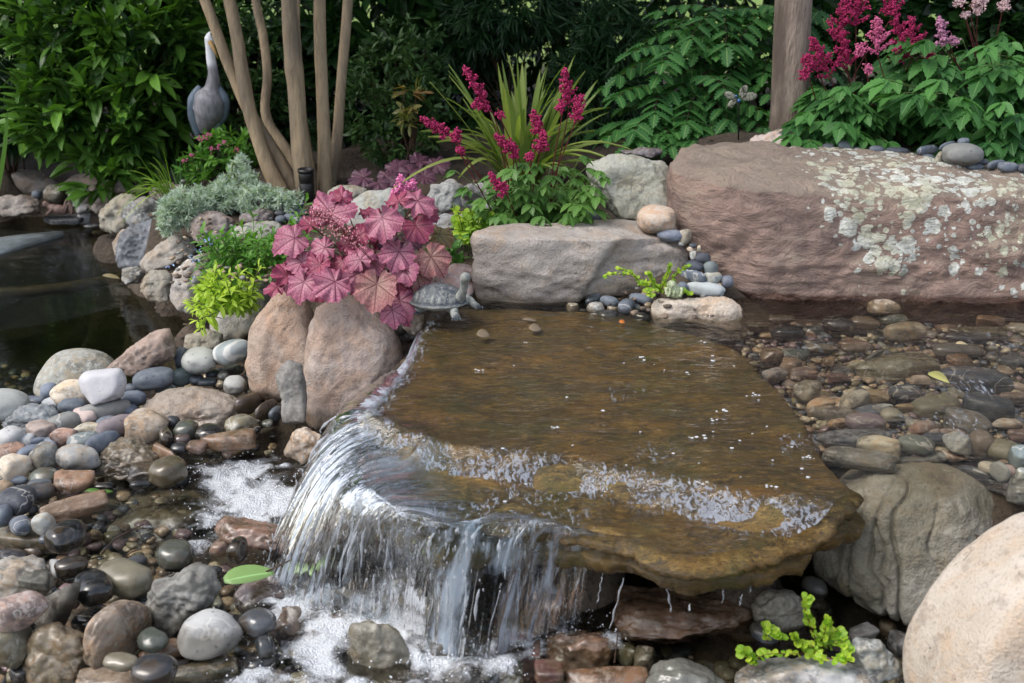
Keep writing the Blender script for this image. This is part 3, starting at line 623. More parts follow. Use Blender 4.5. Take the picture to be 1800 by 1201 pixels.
for k in range(60):
    g = Geo()
    s = int(419 * rnd.choice([rnd.uniform(.28, .98), rnd.uniform(.5, .98)])); t0 = rnd.uniform(0, .75); L = rnd.uniform(.07, .32); ts = np.linspace(t0, min(1, t0 + L), 12); j = rnd.uniform(.005, .03); wob = rnd.uniform(0, 9)
    P = np.array([(lambda q: q)(cr[s] * (1 - t) + ld[s] * t) for t in ts]); P[:, 2] = cr[s, 2] + (ld[s, 2] - cr[s, 2]) * ts ** 1.75
    P = P - inw[s] * j; P[:, 0] += .004 * np.sin(ts * 14 + wob); r = rnd.uniform(.0008, .0032) * np.sin(np.linspace(.15, 3.0, 12)) * (1 + .4 * np.sin(ts * 60 + wob)) + .0003
    g.add(*tube(P, r, 6)); g.build('water_strand', M_STRAND, wfall)
for (x0, y0, x1, y1, r) in [(1096,1016,1072,1105,.0032),(1075,945,1058,1015,.003),(1058,1015,1050,1060,.002),(1275,1005,1270,1060,.003),(1222,1000,1215,1040,.0022),(1258,1005,1256,1030,.0022),(1323,1015,1318,1042,.002),(1245,1020,1244,1034,.003),(1170,1020,1180,1075,.004),(1212,1062,1212,1074,.003),(1304,1045,1300,1065,.0025)]:
    a_, b_ = at(x0, y0, -.14), None; b_ = atY(x1, y1, a_[1] - .004); P = np.linspace(a_, b_, 14); P[:, 0] += .0012 * np.sin(np.arange(14) * 1.3); g = Geo(); g.add(*tube(P, r * .62 * (.35 + .65 * np.abs(np.sin(np.arange(14) * .55 + r * 900))), 6)); g.build('drip', M_STRAND, wfall)
# droplets and splash around the landing line
g = Geo(); tv, tf = ico(1); N = 600; S = R.integers(110, 419, N); up = np.abs(R.normal(0, .022, N)); pos = ld[S] + R.normal(0, [.035, .035, .003], (N, 3)); pos[:, 2] += up + .004
s = R.uniform(.0006, .0021, N) * np.exp(-up * 12); M = np.eye(3)[None] * s[:, None, None]; M[:, 2, 2] *= R.uniform(1, 2.2, N); v, f, a = scatter(tv, tf, np.zeros((len(tv), 3)), pos, M); g.add(v, f, a)
N = 260; S = R.integers(120, 419, N); T = R.uniform(.1, 1, N); pos = cr[S] * (1 - T)[:, None] + ld[S] * T[:, None]; pos[:, 2] = cr[S, 2] + (ld[S, 2] - cr[S, 2]) * T ** 1.75; pos -= inw[S] * R.uniform(.01, .04, N)[:, None]
s = R.uniform(.0008, .0022, N); M = np.eye(3)[None] * s[:, None, None]; M[:, 2, 2] *= R.uniform(2, 6, N); v, f, a = scatter(tv, tf, np.zeros((len(tv), 3)), pos, M); g.add(v, f, a)
v, f, a = g.out(); o = obj('spray', mesh_np('spray', v, f), M_STRAND); tag(o, 'tiny water droplets splashing up where the waterfall lands', 'spray', kind='stuff')
# froth bubbles on the pool and single bubbles drifting on the ledge
g = Geo(); pos = []; sz_ = []
for (x, y, z, r, a) in fspots:
    if a < .4: continue
    q = at(x, y, -.305); n = int(40 * r * a / .06)
    P = q + R.normal(0, [r * .6, r * .6, 0], (n, 3)); P[:, 2] = -.300 + .004 * R.random(n); pos.append(P); sz_.append(R.uniform(.0008, .0026, n))
pos = np.concatenate(pos); s = np.concatenate(sz_); M = np.eye(3)[None] * s[:, None, None]; v, f, a = scatter(tv, tf, np.zeros((len(tv), 3)), pos, M); g.add(v, f, a)
b = NB('froth'); M_FROTH = b.done(b.n('MixShader', {0: .45, 1: b.n('BsdfTransparent').outputs[0], 2: b.pbr(Base_Color=(.85, .88, .92), Roughness=.12, Specular_IOR_Level=.8)}).outputs[0])
v, f, a = g.out(); o = obj('froth', mesh_np('froth', v, f), M_FROTH); tag(o, 'white froth of small bubbles on the lower pool', 'froth', kind='stuff')
g = Geo(); N = 85; P = []
while len(P) < N:
    x, y = rnd.uniform(800, 1490), rnd.uniform(590, 870)
    if x > 1300 + (y - 620) * .7 or rnd.random() > .15 + (x - 780) / 700: continue
    q = at(x, y, .004); k = np.argmin(((wv - q[:2]) ** 2).sum(1)); P.append([q[0], q[1], wz[k] + .0005])
    for _ in range(rnd.choice([0, 0, 0, 2, 4])): P.append([q[0] + rnd.gauss(0, .009), q[1] + rnd.gauss(0, .007), wz[k] + .0005])
pos = np.array(P); s = R.uniform(.0010, .0032, len(pos)); M = np.eye(3)[None] * s[:, None, None]; M[:, 0, 0] *= 1.5; M[:, 2, 2] *= .5; v, f, a = scatter(*ico(2), np.zeros((len(ico(2)[0]), 3)), pos, M); g.add(v, f, a)
v, f, a = g.out(); o = obj('bubbles', mesh_np('bubbles', v, f), M_FROTH); tag(o, 'small white bubbles drifting over the ledge', 'bubbles', kind='stuff')
# ================================================================ the big rocks
def V3(px, py, Y): return atY(px, py, Y)
# lichen-covered brown slab boulder on the right
b = NB('lichen_sandstone'); p = b.objco()
strat = b.vmap(p, (1.2, 1.2, 2.3), rot=(0, .08, 0)); n1 = b.noise(strat, 3, 6, 0.65, 0.8); n2 = b.noise(strat, 9, 7, 0.7, 0.8); n3 = b.noise(p, 120, 3, 0.7)
c = b.mix(b.step(n1, 0.38, 0.62), (0.30, 0.205, 0.165), (0.20, 0.140, 0.120)); c = b.mix(b.step(b.noise(p, 4, 5, 0.6), 0.45, 0.65, 0, 0.7), c, (0.34, 0.265, 0.20))
c = b.mix(b.step(n2, 0.52, 0.64, 0, 0.6), c, (0.13, 0.09, 0.08)); c = b.mix(b.step(n3, 0.52, 0.72, 0, 0.4), c, (0.14, 0.10, 0.085))
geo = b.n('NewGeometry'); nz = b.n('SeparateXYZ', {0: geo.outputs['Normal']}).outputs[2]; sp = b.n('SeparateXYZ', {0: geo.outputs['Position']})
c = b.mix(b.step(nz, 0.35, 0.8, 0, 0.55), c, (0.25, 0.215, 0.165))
warp = b.n('VectorMath', {0: p, 1: b.n('VectorMath', {0: b.n('TexNoise', {'Vector': p, 'Scale': 45.0, 'Detail': 3.0}).outputs['Color'], 1: (0.022, 0.022, 0.022)}, operation='MULTIPLY').outputs[0]}, operation='ADD').outputs[0]
dens = b.noise(b.vmap(p, loc=(3.3, 1, 0.4)), 3.4, 3, 0.5); gd = b.n('VectorMath', {0: b.vmap(geo.outputs['Position'], (1, 0, 1)), 1: tuple((np.array(at(1575, 455, .13)) * [1, 0, 1]).tolist())}, operation='DISTANCE').outputs['Value']; dens = b.math('ADD', dens, b.step(gd, .02, .09, .5, 0))
zone = b.math('MULTIPLY', b.step(sp.outputs[0], 0.62, 0.95, 0.0, 1.0), b.step(sp.outputs[2], 0.02, 0.24, 0.70, 1.0))
def patches(scale, off, lo, hi, fac):
    v = b.n('TexVoronoi', {'Vector': b.vmap(warp, loc=off), 'Scale': scale, 'Randomness': 1.0}, feature='F1')
    keep = b.n('SeparateColor', {0: v.outputs['Color']}).outputs[0]
    rad = b.math('MULTIPLY', b.step(b.math('MULTIPLY', b.math('ADD', dens, b.math('MULTIPLY', keep, 0.55)), zone), lo, hi, 0.0, 0.46), fac)
    return b.step(b.math('SUBTRACT', v.outputs['Distance'], rad), -0.03, 0.03, 1.0, 0.0)
m = b.math('MAXIMUM', patches(17, (0, 0, 0), .56, .95, 1.0), patches(30, (5, 2, 1), .58, 1.0, 1.1)); m = b.math('MAXIMUM', m, patches(55, (1, 7, 4), .58, 1.0, 1.0))
lich = b.mix(b.step(b.noise(p, 70, 4, 0.7), 0.35, 0.65), (0.42, 0.43, 0.37), (0.66, 0.67, 0.63)); lich = b.mix(b.step(b.noise(p, 5, 2), 0.45, 0.6, 0, 0.5), lich, (0.37, 0.35, 0.19))
broken = b.step(b.noise(p, 90, 4, 0.75), 0.30, 0.42)
c = b.mix(b.math('MULTIPLY', m, broken), c, lich)
wetl = b.step(b.math('ADD', sp.outputs[2], b.math('MULTIPLY', b.noise(p, 9, 3), 0.03)), 0.030, 0.045, 1.0, 0.0)
c = b.mix(wetl, c, b.mix(1.0, c, (0.34, 0.24, 0.20), 'MULTIPLY'))
hh = b.math('ADD', b.math('MULTIPLY', n2, 2.0), b.math('ADD', b.math('MULTIPLY', n3, 0.3), b.math('MULTIPLY', m, 0.12)))
b.done(b.pbr(Base_Color=c, Roughness=b.math('MULTIPLY_ADD', wetl, -0.6, 0.82), Normal=b.bump(hh, 0.9, 0.018)))
def strata(v, nr, c):
    w = v + c; q = np.stack([w[:, 0] * 2.0, w[:, 1] * 2.0, w[:, 2] * 15.0 + w[:, 0] * 1.2], 1)
    face = np.clip(1 - np.abs(nr[:, 2]) * 1.1, 0.1, 1); q2 = np.stack([w[:, 0] * 5, w[:, 1] * 5, w[:, 2] * 13 + w[:, 0] * 2.5], 1)
    v = v + nr * ((0.012 * fbm(q, 4, 5) + .016 * np.round(2.5 * vnoise(q2, 6)) / 2.5 + .006 * fbm(w * 13, 4, 9)) * face)[:, None]
    # the left shoulder recedes in a hollow
    g = np.exp(-(((w[:, 0] - .60) / .07) ** 2 + ((w[:, 2] - .08) / .10) ** 2)); return v - nr * (0.035 * g)[:, None]
pts = [V3(1172,285,3.32), V3(1205,256,3.5), V3(1300,252,3.58), V3(1480,258,3.58), V3(1640,283,3.5), V3(1800,306,3.42), V3(2150,330,3.4),
       V3(1190,380,3.17), V3(1245,450,3.08), V3(1296,515,3.03), V3(1182,300,3.22), V3(1310,340,3.10), V3(1500,345,3.08), V3(1800,350,3.06), V3(2150,355,3.05),
       V3(1310,520,3.03), V3(1500,530,3.01), V3(1800,540,2.99), V3(2150,548,2.98)]
pts += [np.array([q[0], q[1] + .03, -.14]) for q in pts[7:]] + [np.array([q[0], q[1] + .25, -.1]) for q in pts[:7]]
bb = hull_rock(pts, 'huge flat-topped brown sandstone boulder covered in pale grey-green lichen patches', 'brown', 0, 'boulder', sharp=110, amp=0.012, freq=5, sub=7, rough=0.0065, post=strata, seed=4)
bb.data.materials[0] = b.m
# long tan rock in the centre
pts = [V3(826,408,3.04), V3(905,396,3.2), V3(1060,386,3.27), V3(1110,392,3.27), V3(1150,410,3.2), V3(1190,432,3.14), V3(1210,462,3.1), V3(1200,500,3.08),
       V3(1110,520,3.05), V3(1022,541,2.98), V3(935,541,2.97), V3(852,526,3.0), V3(830,470,3.0), V3(834,420,2.99), V3(960,418,2.98), V3(1082,424,3.01), V3(1175,428,3.12), V3(1045,500,2.98)]
pts += [np.array([q[0], q[1] + .02, -.08]) for q in pts[7:13]] + [np.array([q[0] * .98, q[1] + .08, q[2] - .1]) for q in pts[:6]]
def carve(v, nr, c):
    w = proj(v + c); xl = 1082 - (w[:, 1] - 424) * .42; g = 1 / (1 + np.exp(-(w[:, 0] - xl) / 3.5)) * np.clip(1 - (w[:, 0] - xl) / 120, 0, 1) * (w[:, 1] > 428) * (nr[:, 1] < .3); v = v - nr * (.042 * g)[:, None]
    s = v + c; q = np.stack([s[:, 0] * 7 + s[:, 2] * 9, s[:, 1] * 4, s[:, 2] * 14 - s[:, 0] * 6], 1); return v + nr * (.006 * fbm(q, 4, 9))[:, None]
hull_rock(pts, 'long grey-tan rock with a recessed facet, behind the head of the stone turtle', (.40,.335,.285), 0, 'boulder', sharp=40, amp=0.009, freq=6, sub=6, rough=0.002, sil=14, post=carve, seed=11)
def flutes(v, nr, c):
    w = v + c; p2 = proj(w); p2 = p2 + 7 * np.stack([vnoise(w * 22, 5), vnoise(w * 22, 6)], 1); h = 0
    for L_, dp in (([(1512,850),(1484,950),(1478,1000),(1488,1065)], .016), ([(1585,812),(1542,870),(1528,930),(1522,990),(1540,1040),(1556,1104)], .022), ([(1608,812),(1568,895),(1562,940),(1574,1000),(1573,1090)], .026), ([(1532,905),(1548,960),(1545,1010),(1560,1040)], .016), ([(1640,880),(1625,950),(1640,1000)], .006), ([(1450,935),(1462,1000),(1455,1040)], .012)):
        d, _ = dist_poly(p2, np.array(L_, float)); h = h + dp * (.62 * np.exp(-(d / 3.2) ** 2) + .14 * np.exp(-(d / 12) ** 2)) * np.clip((p2[:, 1] - 800) / 120, .15, 1)
    q = np.stack([w[:, 0] * 26, w[:, 1] * 12, w[:, 2] * 5], 1)
    return v - nr * ((h - .003 * fbm(q * .5, 4, 21) - .001 * fbm(w * 90, 3, 22)) * (nr[:, 1] < .4))[:, None]
outline_rock([(1428,985),(1436,930),(1466,878),(1495,840),(1545,815),(1620,808),(1710,815),(1762,858),(1785,920),(1780,1000),(1720,1080),(1640,1105),(1560,1106),(1480,1068),(1434,1040)], -.30,
    'big rounded khaki boulder with deep vertical grooves at the right end of the waterfall ledge', (.19,.172,.115), 0.0, 'boulder', sharp=11, amp=0.012, freq=5, sub=7, rough=0.002, post=flutes, seed=31, dep=.30)
outline_rock([(1587,1190),(1600,1130),(1648,1045),(1720,965),(1800,922),(1930,890),(2080,950),(2180,1150),(2150,1330),(1900,1420),(1680,1380),(1600,1280)], -.33,
    'huge smooth peach-coloured boulder cut off by the bottom right corner', (.40,.335,.255), 0, 'boulder', sharp=9, amp=0.010, freq=4, sub=6, rough=0.001, seed=42, dep=.34, yb=1.42)
outline_rock([(430,640),(436,585),(468,532),(503,500),(535,505),(560,540),(566,640),(550,715),(500,706),(440,692)], -.27,
    'tan boulder below the heuchera, left half of the split pair', (.37,.265,.19), 0, 'boulder', sharp=15, amp=0.012, freq=6, sub=6, rough=0.002, seed=51)
outline_rock([(532,735),(530,680),(545,600),(548,545),(590,516),(640,522),(680,560),(710,625),(708,650),(660,700),(600,755),(545,757)], -.29,
    'tall tan and mauve boulder beside the falling water, right half of the split pair', (.35,.275,.225), 0, 'boulder', sharp=15, amp=0.014, freq=6, sub=6, rough=0.003, seed=52)
outline_rock([(484,662),(506,632),(532,642),(540,690),(537,748),(497,746),(490,700)], -.29, 'narrow upright grey rock leaning on the split pair of boulders', (.30,.29,.27), .15, 'rough', sharp=22, amp=0.006, freq=14, sub=5, rough=0.002, seed=53, dep=.07, yb=2.71)
outline_rock([(1030,285),(1085,270),(1170,278),(1190,330),(1185,395),(1140,392),(1095,388),(1050,350),(1032,320)], .06,
    'upright grey-green boulder between the centre astilbe and the lichen boulder', (.31,.31,.255), 0, 'boulder', sharp=18, amp=0.014, freq=7, sub=6, rough=0.004, seed=61, yb=3.3)
outline_rock([(1143,545),(1152,525),(1290,521),(1306,545),(1306,585),(1150,578)], -.03, 'low blocky cream rock standing in the shallow water below the frog figurine', (.42,.335,.23), 0, 'boulder', sharp=26, amp=0.009, freq=12, sub=6, rough=0.002, seed=71, dep=.09)
# boulders round the pond and on the left bank
outline_rock([(368,572),(380,532),(420,500),(470,488),(490,520),(470,570),(430,602),(385,602)], -.27, 'pale grey boulder between the lime plant and the tan split boulder', (.42,.39,.33), 0, 'boulder', sharp=12, amp=.008, seed=81)
outline_rock([(58,690),(68,650),(100,618),(140,612),(185,620),(208,640),(205,680),(150,705),(64,704)], -.30, 'smooth khaki-grey boulder at the pond rim behind a white stone', (.27,.265,.235), 0, 'mottled', sharp=8, amp=.004, rough=.0006, seed=82)
outline_rock([(185,648),(240,600),(268,582),(300,577),(311,600),(310,632),(270,650),(225,664),(205,655)], -.22, 'angular pinkish-brown rock propped up at the pond rim', (.30,.21,.165), 0, 'rough', sharp=34, amp=.008, freq=12, seed=83)
outline_rock([(138,668),(150,652),(212,647),(223,668),(215,697),(165,713),(146,692)], -.22, 'blocky white stone leaning on the khaki-grey boulder', 'white', 0, 'pebble', sharp=16, amp=.003, rough=.001, seed=84)
outline_rock([(248,722),(262,697),(310,679),(370,679),(418,697),(430,728),(412,762),(350,772),(310,756),(268,738)], -.30, 'broad brown-topped boulder in the middle of the pebble bank', (.31,.25,.185), .1, 'boulder', sharp=12, amp=.008, freq=10, seed=85)
outline_rock([(2,745),(20,722),(50,708),(100,715),(108,740),(80,768),(20,764)], -.27, 'blue-grey boulder with craggy white texture on the pebble bank', (.20,.22,.24), 0, 'rough', sharp=14, amp=.008, freq=18, seed=86)
outline_rock([(248,1085),(268,1022),(310,1006),(345,988),(380,998),(390,1040),(335,1100),(305,1120),(262,1100)], -.30, 'large angular grey-green stone behind the round light grey one', (.29,.30,.26), .35, 'rough', sharp=24, amp=.008, freq=12, seed=87)
outline_rock([(311,1125),(325,1088),(365,1070),(400,1076),(427,1108),(408,1143),(365,1161),(322,1156)], -.29, 'smooth light grey rounded stone on wet pebbles beside the white water', (.36,.375,.36), 0, 'pebble', sharp=11, amp=.003, rough=.0008, seed=88)
outline_rock([(36,1165),(45,1120),(85,1093),(130,1105),(166,1130),(165,1170),(130,1210),(60,1215)], -.34, 'big rounded ochre and grey stone at the bottom left', (.27,.21,.12), .7, 'mottled', sharp=11, amp=.004, seed=89)
outline_rock([(-30,1060),(-20,990),(40,974),(75,985),(98,1020),(70,1060),(20,1085)], -.30, 'pale grey-brown stone at the left edge carrying a thin dark shard', (.33,.32,.26), .3, 'mottled', sharp=16, amp=.006, seed=90)
outline_rock([(170,830),(172,795),(195,772),(235,768),(265,785),(290,815),(270,835),(220,842)], -.30, 'wet olive-brown boulder in front of the lumpy tan stone', (.24,.20,.13), .6, 'mottled', sharp=12, amp=.008, freq=12, seed=91)
outline_rock([(138,838),(165,812),(212,800),(240,806),(262,842),(205,846)], -.30, 'dark craggy wet rock with a pale broken edge', (.13,.115,.085), .8, 'rough', sharp=26, amp=.012, freq=16, seed=92)
outline_rock([(376,925),(395,906),(430,911),(492,926),(506,942),(495,972),(460,958),(430,950),(384,942)], -.29, 'reddish-brown log-shaped wet stone at the foot of the fall', (.34,.20,.145), .75, 'mottled', sharp=14, amp=.004, seed=93)
outline_rock([(135,960),(175,905),(230,868),(330,860),(370,880),(330,940),(280,985),(180,995),(135,985)], -.405, 'flat olive slab of rock under the foamy shallows', (.22,.20,.12), .8, 'mottled', sharp=20, amp=.006, seed=94, dep=.3)
outline_rock([(498,800),(510,768),(533,750),(566,766),(568,790),(532,818)], -.31, 'white stone with orange veins between the tall boulder and the white froth', (.52,.40,.31), .35, 'mottled', sharp=12, amp=.004, seed=95)
outline_rock([(1180,1035),(1080,1030),(1070,1100),(1100,1125),(1200,1120),(1300,1105),(1330,1075),(1310,1040)], -.30, 'rusty brown block under the overhang of the ledge', (.28,.145,.065), .85, 'rough', sharp=28, amp=.012, freq=10, seed=96, dep=.2)
outline_rock([(955,1155),(960,1120),(1010,1108),(1070,1112),(1085,1135),(1060,1175),(1000,1190),(965,1180)], -.36, 'peach-coloured wet rock with a black stain at the foot of the fall', (.40,.24,.145), .6, 'mottled', sharp=14, amp=.006, seed=97)
outline_rock([(1320,1060),(1340,1036),(1400,1034),(1420,1065),(1412,1100),(1370,1114),(1335,1100)], -.32, 'olive-grey rounded rock between the ledge and the creeping plant', (.22,.205,.14), .45, 'boulder', sharp=13, amp=.006, seed=98)
outline_rock([(1175,1160),(1190,1110),(1240,1105),(1400,1140),(1420,1175),(1350,1200),(1200,1195)], -.40, 'flat brown wet slab below the rusty block', (.20,.15,.105), .9, 'mottled', sharp=20, amp=.006, seed=99, dep=.22)
outline_rock([(608,1200),(610,1150),(612,1105),(650,1090),(700,1105),(725,1150),(720,1200),(660,1230)], -.38, 'mossy grey-green rock splashed by the middle of the waterfall', (.25,.24,.17), .7, 'boulder', sharp=14, amp=.008, seed=100)
outline_rock([(735,1200),(745,1130),(780,1100),(830,1110),(850,1160),(835,1215)], -.38, 'dark speckled rock splashed by the right of the waterfall', (.15,.155,.16), .8, 'rough', sharp=14, amp=.008, seed=101)
outline_rock([(1290,1215),(1300,1180),(1360,1155),(1450,1153),(1520,1170),(1550,1205),(1450,1240)], -.31, 'broad white and dark grey speckled stone at the bottom edge below the creeping plant', (.40,.43,.46), .2, 'mottled', sharp=11, amp=.004, seed=102)
outline_rock([(1494,1135),(1510,1120),(1550,1125),(1582,1170),(1575,1200),(1530,1205),(1505,1170)], -.31, 'pale grey stone with black specks beside the peach boulder', (.40,.44,.43), .1, 'mottled', sharp=12, amp=.003, seed=103)
outline_rock([(232,640+20),(300,640+20)][:0] + [(1125,1215),(1140,1180),(1190,1157),(1250,1170),(1280,1205),(1200,1235)], -.32, 'round grey stone at the bottom edge in front of the brown slab', (.28,.30,.28), .4, 'pebble', sharp=10, amp=.003, seed=104)
# far pond bank
outline_rock([(-40,350),(-30,310),(30,297),(75,308),(105,325),(95,345),(40,352)], -.16, 'long low brown boulder on the far bank at the left edge', (.25,.205,.16), 0, 'boulder', yb=5.1, seed=110, sharp=12, amp=.02, freq=3)
outline_rock([(-20,375),(-10,345),(45,342),(72,352),(70,378),(20,382)], -.30, 'flat brown boulder below the long one at the pond far edge', (.17,.135,.11), 0, 'boulder', yb=4.75, seed=111, sharp=12, amp=.015)
outline_rock([(98,330),(130,308),(160,302),(185,320),(178,342),(120,344)], -.12, 'brown boulder behind the speckled grey one on the far bank', (.22,.17,.135), 0, 'boulder', yb=5.0, seed=112, sharp=12)
outline_rock([(117,355),(122,334),(145,327),(165,340),(160,370),(135,378)], -.30, 'speckled light grey boulder on the far bank', (.33,.32,.31), 0, 'boulder', yb=4.8, seed=113, sharp=12)
outline_rock([(155,362),(160,340),(190,333),(205,350),(198,375),(165,378)], -.30, 'dull brown boulder right of the speckled grey one', (.19,.145,.115), 0, 'boulder', yb=4.78, seed=114, sharp=12)
outline_rock([(173,385),(180,360),(205,340),(235,340),(245,375),(235,402),(205,412),(182,405)], -.32, 'olive-tan rounded boulder at the pond corner', (.27,.235,.175), 0, 'boulder', yb=4.35, seed=115, sharp=11)
outline_rock([(212,385),(215,358),(245,345),(278,350),(282,375),(262,398),(230,401)], -.22, 'blue-grey boulder with a buff band below the arching grass', (.22,.23,.23), 0, 'mottled', yb=4.2, seed=116, sharp=12)
outline_rock([(262,352),(270,330),(300,320),(330,330),(335,350),(300,362)], -.05, 'brown boulder behind the silver foliage plant', (.17,.135,.12), 0, 'boulder', yb=4.35, seed=117, sharp=12)
outline_rock([(190,335),(200,318),(240,315),(262,328),(240,342)], -.08, 'brown boulder with one sunlit spot behind the arching grass', (.19,.155,.13), 0, 'boulder', yb=4.6, seed=118, sharp=12)
outline_rock([(202,470),(207,430),(232,398),(265,383),(295,392),(300,415),(262,450),(250,478),(218,478)], -.32, 'rough blue-grey boulder at the pond edge', (.16,.175,.205), 0, 'rough', yb=3.98, seed=119, sharp=13, amp=.014, freq=12, dep=.14)
outline_rock([(197,432),(205,410),(225,402),(232,425),(212,450),(200,448)], -.31, 'small tan rock tucked left of the rough blue-grey boulder', (.33,.25,.18), 0, 'boulder', yb=4.1, seed=120, sharp=12)
outline_rock([(245,462),(262,442),(305,412),(340,415),(348,445),(310,472),(260,480)], -.20, 'wedge-shaped greige boulder beside the rough blue-grey one', (.29,.25,.205), 0, 'boulder', yb=3.75, seed=121, sharp=16, amp=.008)
outline_rock([(213,495),(218,472),(240,468),(255,480),(248,498),(225,502)], -.33, 'small grey rock at the waterline under the rough blue-grey boulder', (.25,.245,.225), 0, 'mottled', yb=3.78, seed=122, sharp=12)
outline_rock([(246,515),(250,488),(270,474),(300,478),(305,500),(298,528),(262,532)], -.32, 'buff squarish rock standing in the pond edge', (.31,.275,.22), 0, 'boulder', yb=3.58, seed=123, sharp=15)
outline_rock([(298,520),(303,485),(330,462),(365,445),(378,480),(365,530),(335,553),(312,548)], -.31, 'pinkish grey boulder overhung by the lime plant', (.40,.35,.31), 0, 'boulder', yb=3.45, seed=124, sharp=14)
outline_rock([(300,505),(303,478),(330,455),(350,452),(345,480),(315,505)], -.2, 'pale striped rock wedged behind the pinkish grey boulder', (.45,.44,.40), 0, 'banded', yb=3.62, seed=125, sharp=12)
outline_rock([(333,405),(345,380),(385,370),(415,385),(418,415),(400,432),(350,428)], -.13, 'mauve-brown boulder below the silver foliage plant', (.205,.155,.14), 0, 'boulder', yb=3.72, seed=126, sharp=13)
outline_rock([(404,412),(412,395),(450,388),(495,392),(500,408),(470,422),(420,424)], -.10, 'long grey-green rock left of the black pebble nest', (.28,.28,.24), 0, 'boulder', yb=3.6, seed=127, sharp=12)
outline_rock([(420,392),(428,374),(460,366),(482,372),(480,388),(450,396)], -.05, 'mauve rock between the silver plant and the black pebble nest', (.16,.125,.13), 0, 'mottled', yb=3.75, seed=128, sharp=12)
outline_rock([(605,400),(612,360),(640,336),(690,330),(720,350),(715,390),(660,402)], .0, 'light grey boulder behind the pink heuchera leaves', (.33,.345,.32), 0, 'boulder', yb=3.32, seed=129, sharp=14)
outline_rock([(575,345),(585,330),(620,325),(645,330),(640,345),(600,352)], .0, 'low tan rock behind the light grey boulder', (.33,.29,.22), 0, 'boulder', yb=3.65, seed=130, sharp=12)
outline_rock([(750,350),(755,320),(785,314),(815,325),(812,365),(780,376)], .03, 'upright grey rock left of the centre astilbe', (.32,.33,.33), 0, 'boulder', yb=3.55, seed=131, sharp=14)
outline_rock([(808,365),(812,328),(850,320),(872,335),(868,370),(835,378)], .03, 'pale blue-grey rock behind the centre astilbe stems', (.33,.335,.35), 0, 'mottled', yb=3.6, seed=132, sharp=14)
outline_rock([(735,395),(745,378),(800,375),(850,385),(840,400),(780,405)], .02, 'low grey rock in front of the two upright grey ones', (.30,.31,.30), 0, 'boulder', yb=3.42, seed=133, sharp=12)
outline_rock([(748,495),(756,475),(800,463),(832,470),(838,505),(825,528),(780,528)], -.0, 'rounded pink granite rock behind the stone turtle', (.44,.31,.28), 0, 'mottled', yb=3.02, seed=134, sharp=12)
outline_rock([(1090,268),(1098,258),(1130,258),(1165,268),(1150,278),(1105,277)], .12, 'dark mauve rock peeping out behind the grey-green boulder', (.16,.14,.16), 0, 'mottled', yb=3.75, seed=135, sharp=12)
outline_rock([(1318,252),(1330,234),(1370,226),(1400,232),(1405,255),(1350,260)], .28, 'pale pinkish stone at the foot of the right tree trunk', (.46,.36,.31), 0, 'mottled', yb=3.62, seed=136, sharp=12)
outline_rock([(612,530),(610,505),(640,492),(668,500),(665,530)], -.0, 'small grey-blue rock under the lowest heuchera leaves', (.27,.30,.33), 0, 'mottled', yb=3.0, seed=137, sharp=12)
outline_rock([(322,612),(328,588),(360,578),(392,588),(398,608),(350,618)], -.29, 'low khaki rock behind the striped white stone', (.30,.27,.21), 0, 'boulder', yb=3.2, seed=138, sharp=12)
outline_rock([(706,575),(708,555),(725,545),(745,556),(748,580),(730,590),(714,586)], -.05, 'round tan stone under the turtle', (.40,.315,.235), 0, 'mottled', sharp=10, amp=.003, seed=139, yb=2.88)
# thin shards
def shard(poly, z, th, label, col, wet):
    top = [at(x, y, z) for x, y in poly]; P = top + [q - np.array([0, 0, th]) for q in top]
    hull_rock(P, label, col, wet, 'rough', sharp=60, amp=.0008, rough=.0003, sub=4, name='stone_shard', cat='shard')
shard([(30,1022),(48,1004),(86,1002),(84,1030)], -.215, .012, 'thin dark slate shard lying on the pale grey-brown stone', (.12,.12,.095), .3)
P = [at(60,1100,-.29), at(78,1050,-.22), at(122,1026,-.17), at(112,1060,-.2), at(90,1110,-.28), at(55,1095,-.30)]
hull_rock(P + [q + np.array([.02, .02, -.004]) for q in P], 'dark blade-like shard standing on edge beside the glossy black stones', (.10,.095,.07), .4, 'rough', sharp=40, amp=.001, rough=.0003, sub=4, name='stone_shard', cat='shard')

